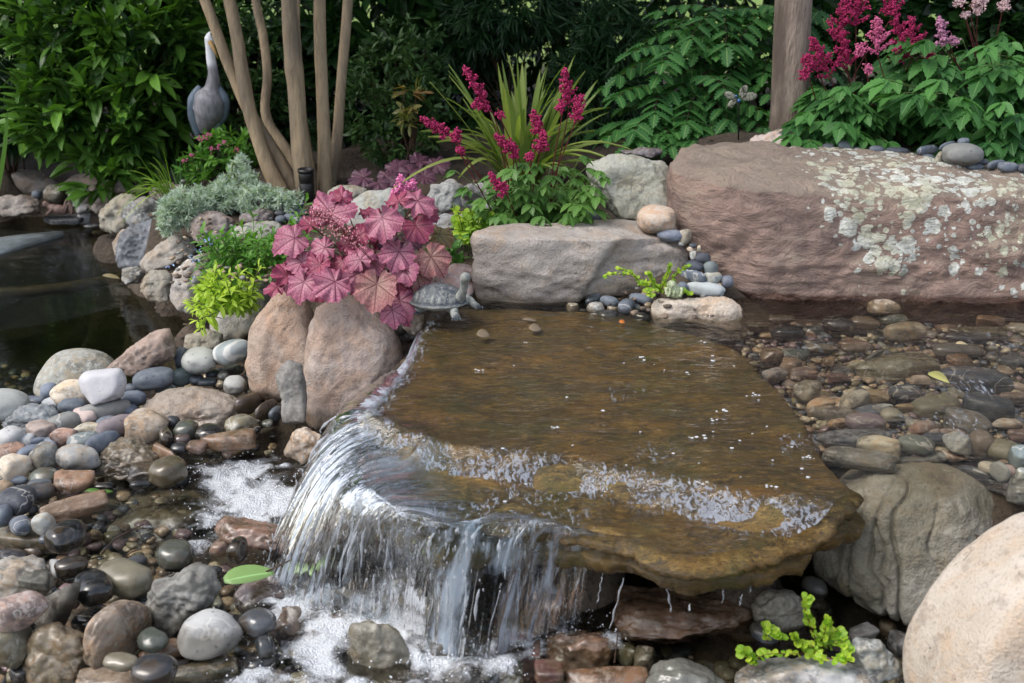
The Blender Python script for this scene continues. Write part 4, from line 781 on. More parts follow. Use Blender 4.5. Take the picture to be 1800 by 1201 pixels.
# ================================================================ hand-placed stones: px py width height rot colour wet shape
parse('''
270 666 70 40 5 slate 0 r z-.24 | large dark blue-grey stone under the angular pinkish rock
352 634 60 46 0 lgrey 0 r z-.23 | pale grey egg-shaped stone left of the striped white one
407 620 58 42 22 white 0 r banded z-.21 | white stone with swirling bands against the tan split boulder
319 631 22 38 0 slate 0 r z-.24 | narrow blue-grey stone right of the angular pinkish rock
322 662 40 30 35 teal 0 r | tilted grey-green stone above the broad brown-topped boulder
345 668 24 18 0 slate 0 r | small notched slate pebble beside the tilted grey-green stone
364 671 36 14 2 slate 0 r | thin flat slate pebble above the broad boulder
373 657 22 16 0 slate 0 r | small rounded slate pebble below the pale egg-shaped stone
388 653 18 12 0 blue 0 r | tiny blue pebble under the striped white stone
411 651 34 18 18 green 0 a | dark green angular stone under the striped white stone
394 665 26 24 -20 grey 0 m | grey wedge pebble above the round putty one
413 678 40 34 0 lgrey 0 r | flat round putty-grey stone left of the tan split boulder
388 676 14 14 0 cream 0 m | tiny cream pebble beside the round putty-grey stone
287 683 32 14 12 teal 0 r | thin teal pebble above the broad boulder
260 687 27 22 25 cream 0 m | small cream chip beside the indigo pebble
230 682 28 16 0 slate 0 r | dull grey pebble half hidden right of the blocky white stone
236 700 42 27 0 blue 0 r | indigo pebble with dark water spots
226 720 30 20 0 slate 0 r | blue-grey pebble under the indigo pebble
241 725 26 14 10 slate 0 r | small slate pebble under the indigo one beside the broad boulder
-5 715 104 62 0 lgrey 0 r | pale grey boulder cut by the left edge
87 688 27 30 -10 blue 0 r | upright blue pebble below the khaki-grey boulder
57 703 40 14 0 slate 0 r | flat blue pebble left of the upright blue pebble
66 704 24 14 0 slate 0 r | blue pebble at the foot of the khaki-grey boulder
128 690 72 44 10 cream 0 m | pale speckled stone left of the blocky white one
97 708 44 20 5 white 0 r | low white stone behind the craggy blue-grey boulder
127 714 50 28 0 slate 0 r | blue-grey stone with a wet spot under the pale speckled one
131 722 26 14 20 blue 0 r | small blue pebble leaning on the wet-spotted stone
184 722 84 34 12 grey 0 r | long grey stone below the blocky white one
112 744 54 36 20 grey 0 r | grey-green oval stone right of the craggy boulder
148 732 44 30 -20 pink 0 r | pinkish tan stone between the grey ovals
70 757 50 34 -10 pink 0 a | angular salmon-pink stone under the craggy boulder
113 768 42 28 0 rose 0 m | rosy speckled stone beside the salmon-pink one
155 756 54 24 0 cream 0 m | cream and pink flat stone left of the purple one
187 742 34 20 10 slate 0 r | small blue-grey stone above the purple stone
206 752 62 40 30 purple 0 r | purple-mauve stone left of the lumpy tan one
260 747 74 54 0 tan 0.1 m | lumpy tan stone with mossy pits
303 741 24 22 0 dslate .5 r | small ribbed dark pebble behind the lumpy tan stone
20 771 44 42 30 lgrey 0 r | grey oval stone with dark drops near the left edge
48 776 24 24 0 white 0 m | whitish chip between the grey oval and the salmon stone
62 778 38 16 15 blue 0 r | dark blue flat pebble under the salmon stone
90 776 32 15 -5 blue 0.2 r | blue pebble dotted with drops
50 796 40 25 20 blue 0 r | blue-grey pebble below the dotted blue one
18 797 50 30 10 rose 0 m | rough pink stone at the left edge
78 803 50 50 50 grey 0 m | upright dull grey stone with a flat face
130 803 74 46 -10 lgrey 0.1 m | white and grey mottled stone
148 776 58 32 5 teal .3 r | blue-green stone half wet with drops
180 780 54 34 35 slate 0 r | blue-grey stone behind the wet olive boulder
146 816 50 15 8 teal 0.5 r | thin wet teal stone below the mottled one
328 757 42 36 0 green .9 r | rounded wet dark green stone below the broad boulder
368 762 44 34 10 black 1 r | glossy black oval stone below the broad boulder
292 771 25 37 10 black 1 r | upright glossy black stone left of the wet group
320 772 32 22 0 purple .9 r | wet plum pebble under the rounded green stone
315 788 30 20 0 dslate .9 r | wet dark pebble below the plum one
346 785 40 26 0 rose .8 m | wet reddish pebble below the glossy black oval
290 797 52 22 -20 orange .8 m | wet orange stone under the dark pebbles
402 775 94 32 5 orange .7 m | long orange and grey wet stone
435 711 46 32 40 dbrown .8 r | dark brown wet stone tilted beside the broad boulder
440 757 36 16 10 black .9 r | black wet sliver above the long orange stone
424 748 54 36 20 khaki .6 m | ochre mossy stone left of the wet shallows
468 722 26 42 -35 dbrown .7 r | dark brown stone left of the narrow upright rock
485 728 20 30 -20 slate .4 r | slate-blue pebble at the foot of the narrow upright rock
470 745 20 14 0 green .6 r | little green-grey pebble below the dark brown one
296 830 60 52 20 olive .85 r | smooth wet olive-grey stone at the edge of the froth
262 833 70 34 0 dbrown .9 a | black-brown angular wet rock beside the olive-grey stone
22 823 54 46 15 cream .1 m | cream stone with rusty blotches near the left edge
29 844 40 16 0 slate 0 r | flat blue-grey pebble below the rust-blotched stone
76 838 50 32 0 green .8 r | wet dark green stone under the dull grey one
70 852 44 22 0 slate .2 r | slate stone under the wet dark green one
128 848 74 34 0 orange .5 m | orange-brown stone left of the craggy dark rock
8 858 26 26 0 tan .1 m | brown stone at the left edge above the big slate one
28 880 66 50 0 dslate .1 r | big smooth slate stone at the left edge
66 866 56 34 10 dslate .6 r | dark wet slate stone right of the big slate one
249 851 40 16 10 black .9 r | black wet stone below the olive-brown boulder
182 855 36 14 0 black .9 r | small black wet stone under the craggy rock
131 892 108 44 14 orange .75 a | bright orange-brown angular wet stone
6 908 26 38 0 slate .3 r | dark slate stone at the left edge below the big one
36 924 38 32 -20 slate .2 r | blue cone-shaped pebble at the left edge
75 920 36 36 0 lgrey .2 m | mottled whitish stone below the orange angular one
117 944 66 54 15 black 1 r z-.24 | glossy black stone leaning against the orange angular one
58 950 130 48 -5 olive .6 m z-.33 | flat mossy brown stone at the left edge
80 948 22 16 0 slate .8 r | small slate pebble left of the glossy black stone
''', -.27)
parse('''
125 995 56 36 8 black 1 r z-.24 | glossy black domed stone with a pale stone tucked behind
98 1002 24 38 35 lgrey .2 r z-.25 | pale stone tucked behind the glossy black dome
140 1013 64 24 5 dslate 1 r z-.26 | flat dark wet stone under the glossy black dome
164 1035 68 54 -15 black 1 r z-.25 | glossy black pear-shaped stone
160 1092 58 46 20 black .9 r z-.32 | black stone with thin crossing veins
125 1056 30 28 0 rose .8 m z-.31 | dull red stone in the gap by the dark blade shard
219 1016 98 62 -12 khaki .7 r z-.27 | grey-green rounded stone with a pale sheen in front of the foamy slab
38 1075 80 58 35 pink .25 m z-.23 | pinkish white stone leaning on the dark blade shard
18 1132 70 76 0 olive .5 m z-.30 | mossy dark stone at the left edge
206 1112 62 128 -22 tan .6 m z-.30 | long ochre and grey stone standing beside the big ochre one
268 1127 54 40 -8 green .8 r z-.28 | small wet green-grey stone under the angular grey one
213 1164 62 30 -5 khaki .8 r z-.24 | olive-brown pebble in front of the long ochre stone
271 1180 78 58 0 dslate 1 r z-.25 | round blue-black glossy stone at the bottom edge
290 1146 86 34 15 orange .6 m z-.32 | orange stone under the round light grey one
192 1200 116 42 0 tan .6 m z-.31 | tan stone at the bottom edge left of the blue-black one
362 1185 112 44 12 olive .9 m z-.34 | wet olive stone at the bottom edge below the round light grey one
308 978 62 54 0 green .95 r z-.33 | greenish dome of a stone with water running over it
418 968 32 46 -8 black 1 r z-.28 | upright black stone below the log-shaped one
388 962 40 28 20 rose .6 m z-.31 | peach-coloured rock behind the upright black stone
455 1048 84 56 10 purple .9 m z-.34 | wet mauve rock right of the green leaf
453 1094 62 48 -5 slate .9 r z-.28 | smooth slate-green stone in the rapids
466 1138 34 46 20 dslate .9 r z-.31 | dark stone with a fine white cross below the slate-green one
452 1175 40 30 0 dslate .9 r z-.34 | dark wet pebble near the bottom edge in the rapids
505 1105 70 80 10 brown .9 m z-.37 | brown craggy rock under the rapids
565 1120 90 60 25 rose .9 m z-.38 | rusty pink flat rock under the rapids
250 1045 40 24 40 slate .8 r z-.33 | bluish stone wedged behind the angular grey stone
660 1046 26 22 0 dbrown .8 a z-.32 | small dark brown rock poking through the fall
745 1090 90 44 0 orange .8 m z-.36 | salmon-orange rock seen through the fall
1100 1150 30 46 10 olive .8 m z-.36 | narrow olive rock right of the peach wet one
1132 1158 38 40 0 khaki .6 m z-.35 | small pale green-grey stone right of the narrow olive one
965 1183 52 44 0 red .8 a z-.31 | dark red angular stone at the foot of the fall
1068 1196 150 44 3 orange .6 m z-.33 | long orange stone at the bottom edge
935 1160 34 60 0 red .9 a z-.37 | thin maroon stone behind the peach wet rock
1346 1112 52 40 -15 slate .8 r z-.32 | wet slate stone left of the creeping plant
1432 1034 44 34 -30 grey .7 r z-.33 | grey stone wedged between the ledge and the grooved boulder
1440 1062 30 18 0 olive .7 m z-.34 | little olive stone below the wedged grey one
1312 1116 62 22 -8 gold .7 a z-.35 | golden chip at the end of the rusty block
1515 1115 52 30 10 grey .4 a z-.30 | grey flat rock behind the black-specked stone
1585 1133 48 44 -25 dslate .5 m z-.33 | dark rock in the shade of the peach boulder
1560 1106 30 24 -40 tan .7 a z-.34 | tan splinter below the grooved boulder
650 960 150 90 0 dbrown .9 m z-.38 | mossy rock glimpsed behind the left of the falling water
800 1010 120 110 0 black .9 a z-.38 | dark rock propping the ledge behind the falling water
950 1020 140 110 0 black .9 a z-.38 | black-brown rock behind the right of the falling water
560 985 90 70 0 tan .9 m z-.38 | buff rock behind the left edge of the falling water
1390 1080 90 50 0 brown .8 m z-.38 | brown rock in the shadow behind the olive-grey one
''', -.30)
parse('''
130 392 24 13 0 grey .2 r z-.31 | little grey-green pebble at the far pond edge
160 382 38 27 20 lgrey 0 r z-.31 | pale grey stone at the far pond edge
165 401 36 18 0 dslate .6 r z-.33 | dark wet stone under the pale grey one
17 371 40 17 0 lgrey 0 r z-.30 | whitish flat stone at the left far end of the pond
64 376 34 13 0 orange .4 m z-.32 | flat orange stone left of the reclining figurine
65 343 17 17 0 slate 0 r z-.2 | small blue-grey stone on the flat brown boulder
97 343 34 34 0 khaki 0 m z-.25 | olive-grey stone above the reclining figurine
175 410 26 10 0 rose .5 m z-.33 | low reddish stone at the pond edge
502 366 21 14 0 slate 0 r z.025 | rearmost smooth pebble of the black pebble nest
525 360 24 16 0 dslate 0 r z.025 | rear right pebble of the black pebble nest
528 373 24 15 0 slate 0 r z.025 | right-hand pebble of the black pebble nest
492 375 20 12 0 dslate .1 r z.025 | left rear pebble of the black pebble nest
510 382 24 13 0 slate 0 r z.025 | front middle pebble of the black pebble nest
493 385 19 13 0 slate 0 r z.025 | front left pebble of the black pebble nest
524 387 20 12 0 slate .1 r z.025 | front right pebble of the black pebble nest
1154 386 68 52 0 tan 0 r mottled Y3.162 | round buff stone with a brown blotch beside the lichen boulder
1178 414 46 22 -5 slate 0 r Y3.111 | flat blue-grey stone below the round buff one
1204 416 22 26 -30 khaki 0 m Y3.109 | green-tinged stone right of the flat blue-grey one
1218 432 14 9 0 dslate 0 r Y3.091 | tiny dark chip in the cleft between the two large rocks
1198 428 12 9 0 lgrey 0 r Y3.096 | tiny pale chip in the cleft between the two large rocks
1213 438 12 9 0 tan 0 m Y3.085 | tiny tan chip in the cleft between the two large rocks
1218 449 11 15 0 white 0 m Y3.073 | small white chip above the dark ovals
1228 438 6 14 0 cream 0 m Y3.085 | thin upright cream sliver in the cleft
1235 453 29 19 0 dslate 0 r Y3.068 | uppermost dark oval pebble below the cleft
1220 468 32 20 -8 dslate 0 r Y3.052 | dark oval pebble left of the blue-green one
1249 471 27 25 0 teal 0 r Y3.048 | round blue-green pebble against the lichen boulder
1218 485 42 20 -18 slate 0 r Y3.033 | long slate pebble under the dark oval
1255 488 32 21 10 lgrey 0 m Y3.030 | blocky light grey stone right of the long slate one
1278 495 21 22 0 slate 0 r Y3.022 | grey-blue chipped pebble beside the blocky light grey stone
1240 508 66 26 -8 white 0 r Y3.008 | long white stone behind the low blocky cream rock
1200 506 19 21 0 slate 0 r Y3.010 | blue-grey pebble right of the frog figurine
1291 515 32 20 -10 brown .4 m z-.02 | brown speckled stone at the waterline by the lichen boulder
1263 501 12 8 0 gold 0 m Y3.015 | tiny golden chip under the blocky light grey stone
1098 503 47 31 -5 purple 0 r z.0 | smooth purple stone under the creeping plant
1055 507 29 25 -10 pink 0 a z-.01 | pink angular stone left of the smooth purple one
1044 527 33 20 18 slate 0 r z-.01 | slate oval under the pink angular stone
1072 530 32 20 -15 slate 0 r z0.004 | slate oval second from the left in the waterline group
1128 527 44 21 -8 slate 0 r z0.004 | flat slate oval left of the low blocky cream rock
1101 540 31 28 30 slate .1 r z-0.006 | rounded blue-grey stone in the middle of the waterline group
1047 541 32 19 0 lgrey .1 m z-0.006 | whitish stone with a wet base in the waterline group
1077 542 20 13 0 tan .1 r z-0.006 | small tan pebble in the waterline group
1069 555 36 20 0 dslate .9 r z-0.016 | dark wet stone half under water in front of the waterline group
1120 542 13 15 20 slate .1 r z-0.006 | small upright slate pebble in the waterline group
1128 557 33 16 -8 dslate .9 r z-0.016 | dark wet oval left of the low blocky cream rock under water
1005 541 20 18 -20 cream .1 m z-.02 | small cream stone alone at the foot of the long tan rock
1023 546 16 6 0 grey .6 r z-.02 | thin grey chip at the foot of the long tan rock
1136 512 36 18 0 pink 0 m z0 | pinkish grey stone behind the flat slate oval
1163 516 20 15 0 lgrey 0 r z0 | light grey pebble left of the frog figurine
1092 527 14 10 0 orange 0 a z-.01 | tiny orange chip between the slate ovals
1086 519 12 10 0 white 0 a z-.01 | tiny white shell-like chip between the slate ovals
1118 568 34 13 0 gold .9 a z-.03 | orange-brown chip under water by the low blocky rock
1108 576 14 6 0 white .9 a z-.02 | tiny white chip under water by the low blocky rock
705 577 22 20 30 grey .3 m z-.08 | small grey stone left of the round tan stone under the turtle
719 590 30 18 0 grey .4 m z-.1 | grey stone below the round tan stone under the turtle
1035 381 48 18 0 slate 0 r z.12 | flat slate stone showing behind the long tan rock
1015 390 34 14 0 slate 0 r z.1 | second flat slate stone behind the long tan rock
1094 388 30 10 0 slate 0 r z.1 | slate stone in the gap under the grey-green boulder
845 400 12 8 0 slate 0 r z.1 | tiny slate pebble at the left end of the long tan rock
''', 0)
parse('''
1692 272 68 39 0 grey 0 r z.32 | large smooth grey stone on top of the lichen boulder
1652 278 17 24 -10 khaki 0 m z.31 | upright grey-green stone left of the large smooth grey one
1665 257 36 14 15 slate 0 r z.34 | blue-grey stone behind the large smooth grey one
1694 249 22 13 5 slate 0 r z.36 | small blue pebble topmost behind the large smooth grey one
1630 264 44 17 8 slate 0 r z.32 | flat blue-green stone left of the upright grey-green one
1632 277 22 11 0 slate 0 r z.31 | small slate pebble in front of the flat blue-green one
1598 274 34 9 0 grey 0 r z.31 | thin pale grey stone on the back of the lichen boulder
1578 266 38 14 -4 dslate 0 r z.31 | long dark stone under the astilbe leaves
1542 263 28 14 0 slate 0 r z.31 | slate stone third from the left behind the lichen boulder
1485 256 30 18 0 slate 0 r z.31 | rounded slate stone second from the left behind the lichen boulder
1482 264 24 8 0 blue 0 r z.31 | flat pebble lying before the rounded slate stone
1456 259 22 14 0 dslate 0 r z.31 | leftmost dark pebble behind the lichen boulder
1505 263 18 9 0 slate 0 r z.31 | small slate pebble between the rounded stones
1725 285 26 12 0 dslate 0 r z.31 | dark pebble right of the large smooth grey one
1752 289 40 15 8 slate 0 r z.31 | long slate stone second right of the large smooth grey one
1713 294 32 12 0 slate 0 r z.30 | slate pebble below the large smooth grey one
1772 294 36 18 0 slate 0 r z.31 | rounded slate stone near the right edge behind the lichen boulder
1798 296 22 16 0 dslate 0 r z.31 | dark stone at the right edge behind the lichen boulder
''', .31)
# the stream bed right of the ledge, mostly under shallow water
parse('''
1356 625 42 28 0 tan .4 m | tan stone nearest the ledge in the stream bed
1394 624 58 22 0 teal .35 r | teal flat stone under water beside the tan one
1391 643 38 30 10 tan .35 m | pointed buff stone in the stream bed
1364 661 48 26 20 lgrey .35 m | grey-white stone at the rim of the ledge
1410 660 50 24 5 rose .35 m | pinkish red stone under water
1475 664 42 18 0 red .35 a | brick-red stone under water
1503 643 32 17 8 cream .3 m | bright cream chip above the water
1457 636 24 16 0 gold .35 m | small golden stone left of the bright cream chip
1536 627 42 15 25 grey .35 r | tilted grey flat stone under water
1575 648 150 46 4 olive .35 m z-.075 | wide olive-brown flat stone under water
1685 617 90 26 0 grey .35 r | grey oval stone under water near the yellow leaf
1687 636 44 22 0 orange .35 m | rusty stone under water right of the yellow leaf
1768 654 32 15 0 tan .35 m | small tan stone under water at the far right
1715 670 124 48 -5 dslate .35 r z-.075 | wide dark slate stone under water
1420 690 52 38 30 khaki .35 m | yellowish mottled stone at the rim of the ledge
1441 713 54 24 10 gold .35 m | golden-brown stone below the yellowish mottled one
1499 703 56 32 15 cream .35 m | cream-brown stone in the stream bed
1541 697 44 20 -5 gold .5 a | ochre angular stone right of the cream-brown one
1552 718 36 14 10 white .3 m | bright white elongated stone above the water
1598 717 48 15 -5 gold .3 a | bright orange-gold flat stone above the water
1567 730 38 24 0 khaki .35 r | greenish cream stone below the bright white one
1592 690 60 28 0 dslate .35 r | dark grey stone above the orange-gold one
1464 728 88 30 -8 khaki .35 m z-.07 | long grey-green stone under water
1476 744 46 20 8 gold .35 m | yellow-brown stone below the long grey-green one
1520 743 74 32 0 purple .35 r | dark purple stone under water
1646 716 88 42 5 olive .35 r z-.07 | dark olive oval under water
1736 716 84 44 -10 dslate .35 r z-.07 | blue-black stone under water near the right edge
1700 742 76 46 -10 grey .35 m z-.07 | grey stone with rippled reflections
1770 746 52 18 0 cream .35 m | buff stone near the right edge
1625 752 52 26 10 rose .35 m | pinkish stone in the stream bed
1641 760 26 15 10 pink .35 m | bright pink pebble touching the pinkish stone
1608 746 30 18 0 khaki .35 m | khaki pebble left of the pinkish stone
1645 772 56 22 0 dslate .35 r | dark teal stone under water above the lumpy white one
1500 776 136 42 0 slate .35 m z-.07 | broad slate stone slanting under water
1545 783 74 36 -8 cream .15 m z-.045 | orange and cream dry-topped stone beside the green one
1609 783 62 34 -8 green .35 r z-.045 | dark green glossy stone right of the orange and cream one
1686 778 46 36 0 white .15 m z-.04 | lumpy white stone above the water
1724 780 42 46 0 brown .35 r z-.05 | brown rounded stone right of the lumpy white one
1762 792 56 40 -5 olive .35 r z-.05 | dark olive rounded stone near the right edge
1795 806 38 46 0 teal .1 r z-.03 | blue-green speckled stone at the right edge
1510 808 124 38 -8 grey .35 m z-.05 | flat grey rock at the head of the grooved boulder
1600 810 60 14 0 grey .35 m | thin grey stone behind the grooved boulder
1736 822 30 20 -10 cream .2 r z-.04 | cream pebble behind the grooved boulder
1757 830 20 38 15 lgrey .1 r z-.04 | upright white-grey stone near the right edge
1774 828 24 22 10 pink .1 r z-.04 | peach pebble right of the upright white-grey stone
1765 813 24 10 0 tan .3 m z-.04 | small tan flat pebble above the upright stone
1718 836 60 24 -25 dslate .35 r z-.07 | dark stone behind the shoulder of the grooved boulder
1790 862 40 52 -20 grey .3 m z-.06 | grey mottled stone low at the right edge
1770 852 16 26 -20 purple .4 r z-.06 | small mauve stone low beside the grey mottled one
1799 836 28 26 20 grey .2 r z-.02 | grey pebble at the right edge under the blue-green one
1725 833 28 8 -25 white .3 a z-.05 | white chip behind the grooved boulder
1675 803 44 18 0 orange .35 m | rust-brown stone under water below the lumpy white one
1645 805 50 16 0 grey .35 m | grey stone behind the crown of the grooved boulder
1553 541 58 30 0 cream .1 r mottled z-.03 | cream domed stone rising from the water by the lichen boulder
1680 548 84 24 0 olive .35 r z-.05 | large olive stone under water along the lichen boulder
1572 562 52 22 0 green .35 r z-.05 | dark green stone below the cream dome
1590 581 74 30 0 cream .35 m z-.05 | big pale tan stone below the dark green one
1457 552 44 20 0 tan .35 m | buff stone under water left of the cream dome
1520 568 52 24 0 brown .35 r | brown domed stone left of the dark green one
1475 572 58 26 -5 dslate .35 r | blue-black stone under water near the lichen boulder
1741 565 48 20 -5 orange .35 a z-.05 | rust-orange stone near the lichen boulder
1797 548 36 18 0 cream .35 m | cream stone at the right edge by the lichen boulder
1385 586 62 26 0 dslate .35 r | dark stone in the deeper water left of the blue-black one
1730 587 84 22 0 olive .35 m | long olive stone below the rust-orange one
1640 549 30 12 0 khaki .35 m | small khaki stone under water along the lichen boulder
1700 595 84 22 0 dslate .35 r z-.07 | dark slate stone below the long olive one
1790 771 30 14 0 red .35 a | red chip at the right edge
1440 612 50 16 0 khaki .35 m | khaki flat stone under water in the upper stream
1375 560 50 14 0 brown .35 m | brown stone under water beside the lichen boulder
1330 575 40 16 0 olive .35 m | olive stone right of the low blocky cream rock
1500 612 44 16 0 brown .35 r | brown stone under water in the upper stream
1618 668 40 16 0 tan .35 m | tan stone under water left of the yellow leaf
1780 700 50 24 0 brown .35 m | brown stone under water at the right edge
1350 590 30 10 0 gold .35 m | small golden stone under water beside the low blocky rock
''', -.06)
# fill: the many small stones between the larger ones of the stream bed
kinds = [('brown', 'brown'), ('olive', 'olive'), ('khaki', 'khaki'), ('slate', 'slate-blue'), ('dslate', 'blackish'), ('tan', 'tan'), ('gold', 'golden'), ('cream', 'cream'), ('rose', 'reddish')]
for i in range(80):
    px = rnd.uniform(1310, 1830); py = 545 + 290 * rnd.random() ** 0.8
    if px < 1300 + (py - 600) * 0.72 + 18 or (py > 800 and 1440 < px < 1700): continue
    c, nm = kinds[int(rnd.random() ** 1.2 * 9)]; s = (py / 700) * rnd.uniform(16, 44)
    stone(px, py, s * 1.5, s * .72, rnd.uniform(-12, 12), c, .3, rnd.choice('rmm'), -.085, 'small %s stone among the others under the clear water of the stream bed' % nm, 'small stones of the stream bed', name='pebble', cat='pebble')
for i in range(70):      # and between the larger stones of the pebble bank
    px, py = rnd.uniform(0, 470), rnd.uniform(690, 1190)
    if py < 900 and px > 470 - (py - 690) * 1.1 and py > 760: continue
    if px > 150 and 850 < py < 990: continue
    c, nm = rnd.choice([('slate', 'slate-blue'), ('dslate', 'dark'), ('grey', 'grey'), ('tan', 'tan'), ('black', 'black'), ('brown', 'brown')]); s = (py / 800) * rnd.uniform(16, 30)
    stone(px, py, s * 1.5, s, rnd.uniform(-30, 30), c, .2 if py < 780 else .9, rnd.choice('rrm'), -.335, 'small %s pebble deep in the gaps of the pebble bank' % nm, 'small pebbles in the gaps of the bank', name='pebble', cat='pebble')
# ================================================================ leaf templates: local y = length, x = width, z = up; attribute (across, along, tint)
def leaf_strip(L, W, seg=5, shape=None, fold=.25, droop=.25, teeth=0.0, tw=0):
    """two half blades along a midrib"""
    v = []; a = []; ts = np.linspace(0, 1, seg + 1)
    for i, t in enumerate(ts):
        w = W * (shape(t) if shape else math.sin(math.pi * min(1, t * .94 + .06)) ** .8); z = -droop * L * t * t
        if teeth and 0 < i < seg: w *= 1 + teeth * (1 if i % 2 else -1)
        yo = L * t
        v += [(-w, yo - (teeth * L * .03 if i % 2 else 0), z + fold * w), (0, yo, z), (w, yo - (teeth * L * .03 if i % 2 else 0), z + fold * w)]; a += [(-1, t, 0), (0, t, 0), (1, t, 0)]
    f = []
    for i in range(seg):
        o = i * 3
        for k in (0, 1): f += [(o + k, o + k + 1, o + k + 4), (o + k, o + k + 4, o + k + 3)]
    return np.array(v), np.array(f), np.array(a, float)
ov = lambda t: math.sin(math.pi * t ** .8) ** .8 if 0 < t < 1 else 0.02
LAUREL = leaf_strip(1, .16, 6, lambda t: max(.02, math.sin(math.pi * t ** .9)) ** .75, .3, .22)
SMALL = leaf_strip(1, .15, 4, lambda t: max(.03, math.sin(math.pi * t ** 1.2)) ** .8, .3, .15)
NEEDLE = leaf_strip(1, .045, 4, lambda t: .3 + .7 * math.sin(math.pi * min(1, t + .05)) if t < .99 else .05, .2, .35)
ASTIL = leaf_strip(1, .25, 15, lambda t: max(.02, math.sin(math.pi * t ** .75)) ** .85, .22, .22, teeth=.13)
MAHON = leaf_strip(1, .25, 11, lambda t: max(.04, math.sin(math.pi * min(1, t * .93 + .04) ** .85)) ** .6, .22, .15, teeth=.30)
LIME = leaf_strip(1, .16, 5, lambda t: max(.03, math.sin(math.pi * t ** 1.4)) ** .7, .3, .3)
COIN = leaf_strip(1, .5, 5, lambda t: max(.02, math.sin(math.pi * t)) ** .5, .18, .12)
FEATHER = leaf_strip(1, .07, 3, None, .2, .1)
LOBED = leaf_strip(1, .42, 9, lambda t: max(.05, math.sin(math.pi * t ** .9)) ** .6, .15, .25, teeth=.18)

G = leaf_mat
M_LAUREL = G('laurel_leaf', (.014, .048, .010), (.13, .28, .035), (.12, .24, .06), .36, .18)
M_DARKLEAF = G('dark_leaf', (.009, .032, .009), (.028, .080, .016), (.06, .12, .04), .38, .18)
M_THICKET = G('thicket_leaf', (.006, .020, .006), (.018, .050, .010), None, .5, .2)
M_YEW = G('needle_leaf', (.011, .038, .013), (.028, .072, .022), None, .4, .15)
M_PIERIS = G('pieris_leaf', (.03, .075, .022), (.085, .155, .045), None, .28, .15)
M_MAHON = G('spiny_leaf', (.026, .10, .028), (.075, .22, .052), (.22, .34, .10), .46, .2)
M_ASTIL = G('astilbe_leaf', (.020, .085, .022), (.085, .235, .055), (.13, .26, .09), .5, .22)
M_ASTIL2 = G('astilbe_leaf_bright', (.055, .14, .030), (.13, .26, .055), (.18, .30, .10), .42, .25)
M_LIME = G('lime_leaf', (.17, .36, .04), (.46, .60, .07), (.45, .55, .15), .45, .3)
M_GREENSOFT = G('soft_green_leaf', (.06, .19, .03), (.16, .34, .05), (.25, .4, .12), .5, .3)
M_SILVER = G('silver_leaf', (.34, .43, .37), (.56, .64, .58), None, .8, .2)
M_JENNY = G('coin_leaf', (.16, .34, .02), (.42, .54, .05), (.5, .6, .15), .4, .3)
M_GRASS = G('grass_blade', (.10, .22, .03), (.28, .42, .05), None, .5, .3)
M_IRIS = G('iris_blade', (.06, .14, .04), (.14, .25, .09), None, .5, .25)
M_PHORM = G('striped_blade', (.17, .25, .06), (.32, .38, .11), None, .35, .3, edge=(.58, .58, .24))
M_BRONZE = G('bronze_leaf', (.16, .17, .05), (.28, .13, .05), None, .4, .25)
M_BARK = plain('smooth_tan_bark', (.38, .285, .18), .65, .3, 0, .5, 13, .9, .015, (1, 1, .22), (.17, .135, .095))
M_GREYBARK = plain('grey_brown_bark', (.30, .24, .195), .85, .2, 0, .45, 16, .9, .02, (1, 1, .22), (.11, .085, .07))
M_TWIG = plain('twig', (.06, .035, .022), .7, .3)
M_REDSTEM = plain('red_stem', (.12, .022, .022), .5, .4)
M_GREENSTEM = plain('green_stem', (.10, .16, .04), .5, .4)
def petal(name, c1, c2, tr=.25):
    b = NB(name); _, _, z, _ = b.attr(); c = b.mix(z, c1, c2); return b.done(b.n('MixShader', {0: tr, 1: b.pbr(Base_Color=c, Roughness=.7), 2: b.n('BsdfTranslucent', {'Color': c}).outputs[0]}).outputs[0])
M_MAG = petal('magenta_floret', (.28, .008, .065), (.56, .035, .17)); M_PINKF = petal('pink_floret', (.55, .09, .24), (.70, .20, .36)); M_PALE = petal('pale_pink_floret', (.62, .40, .42), (.78, .60, .60)); M_LILAC = petal('lilac_floret', (.50, .20, .36), (.65, .33, .48))
M_HOTPINK = petal('hot_pink_floret', (.75, .18, .42), (.85, .32, .55))

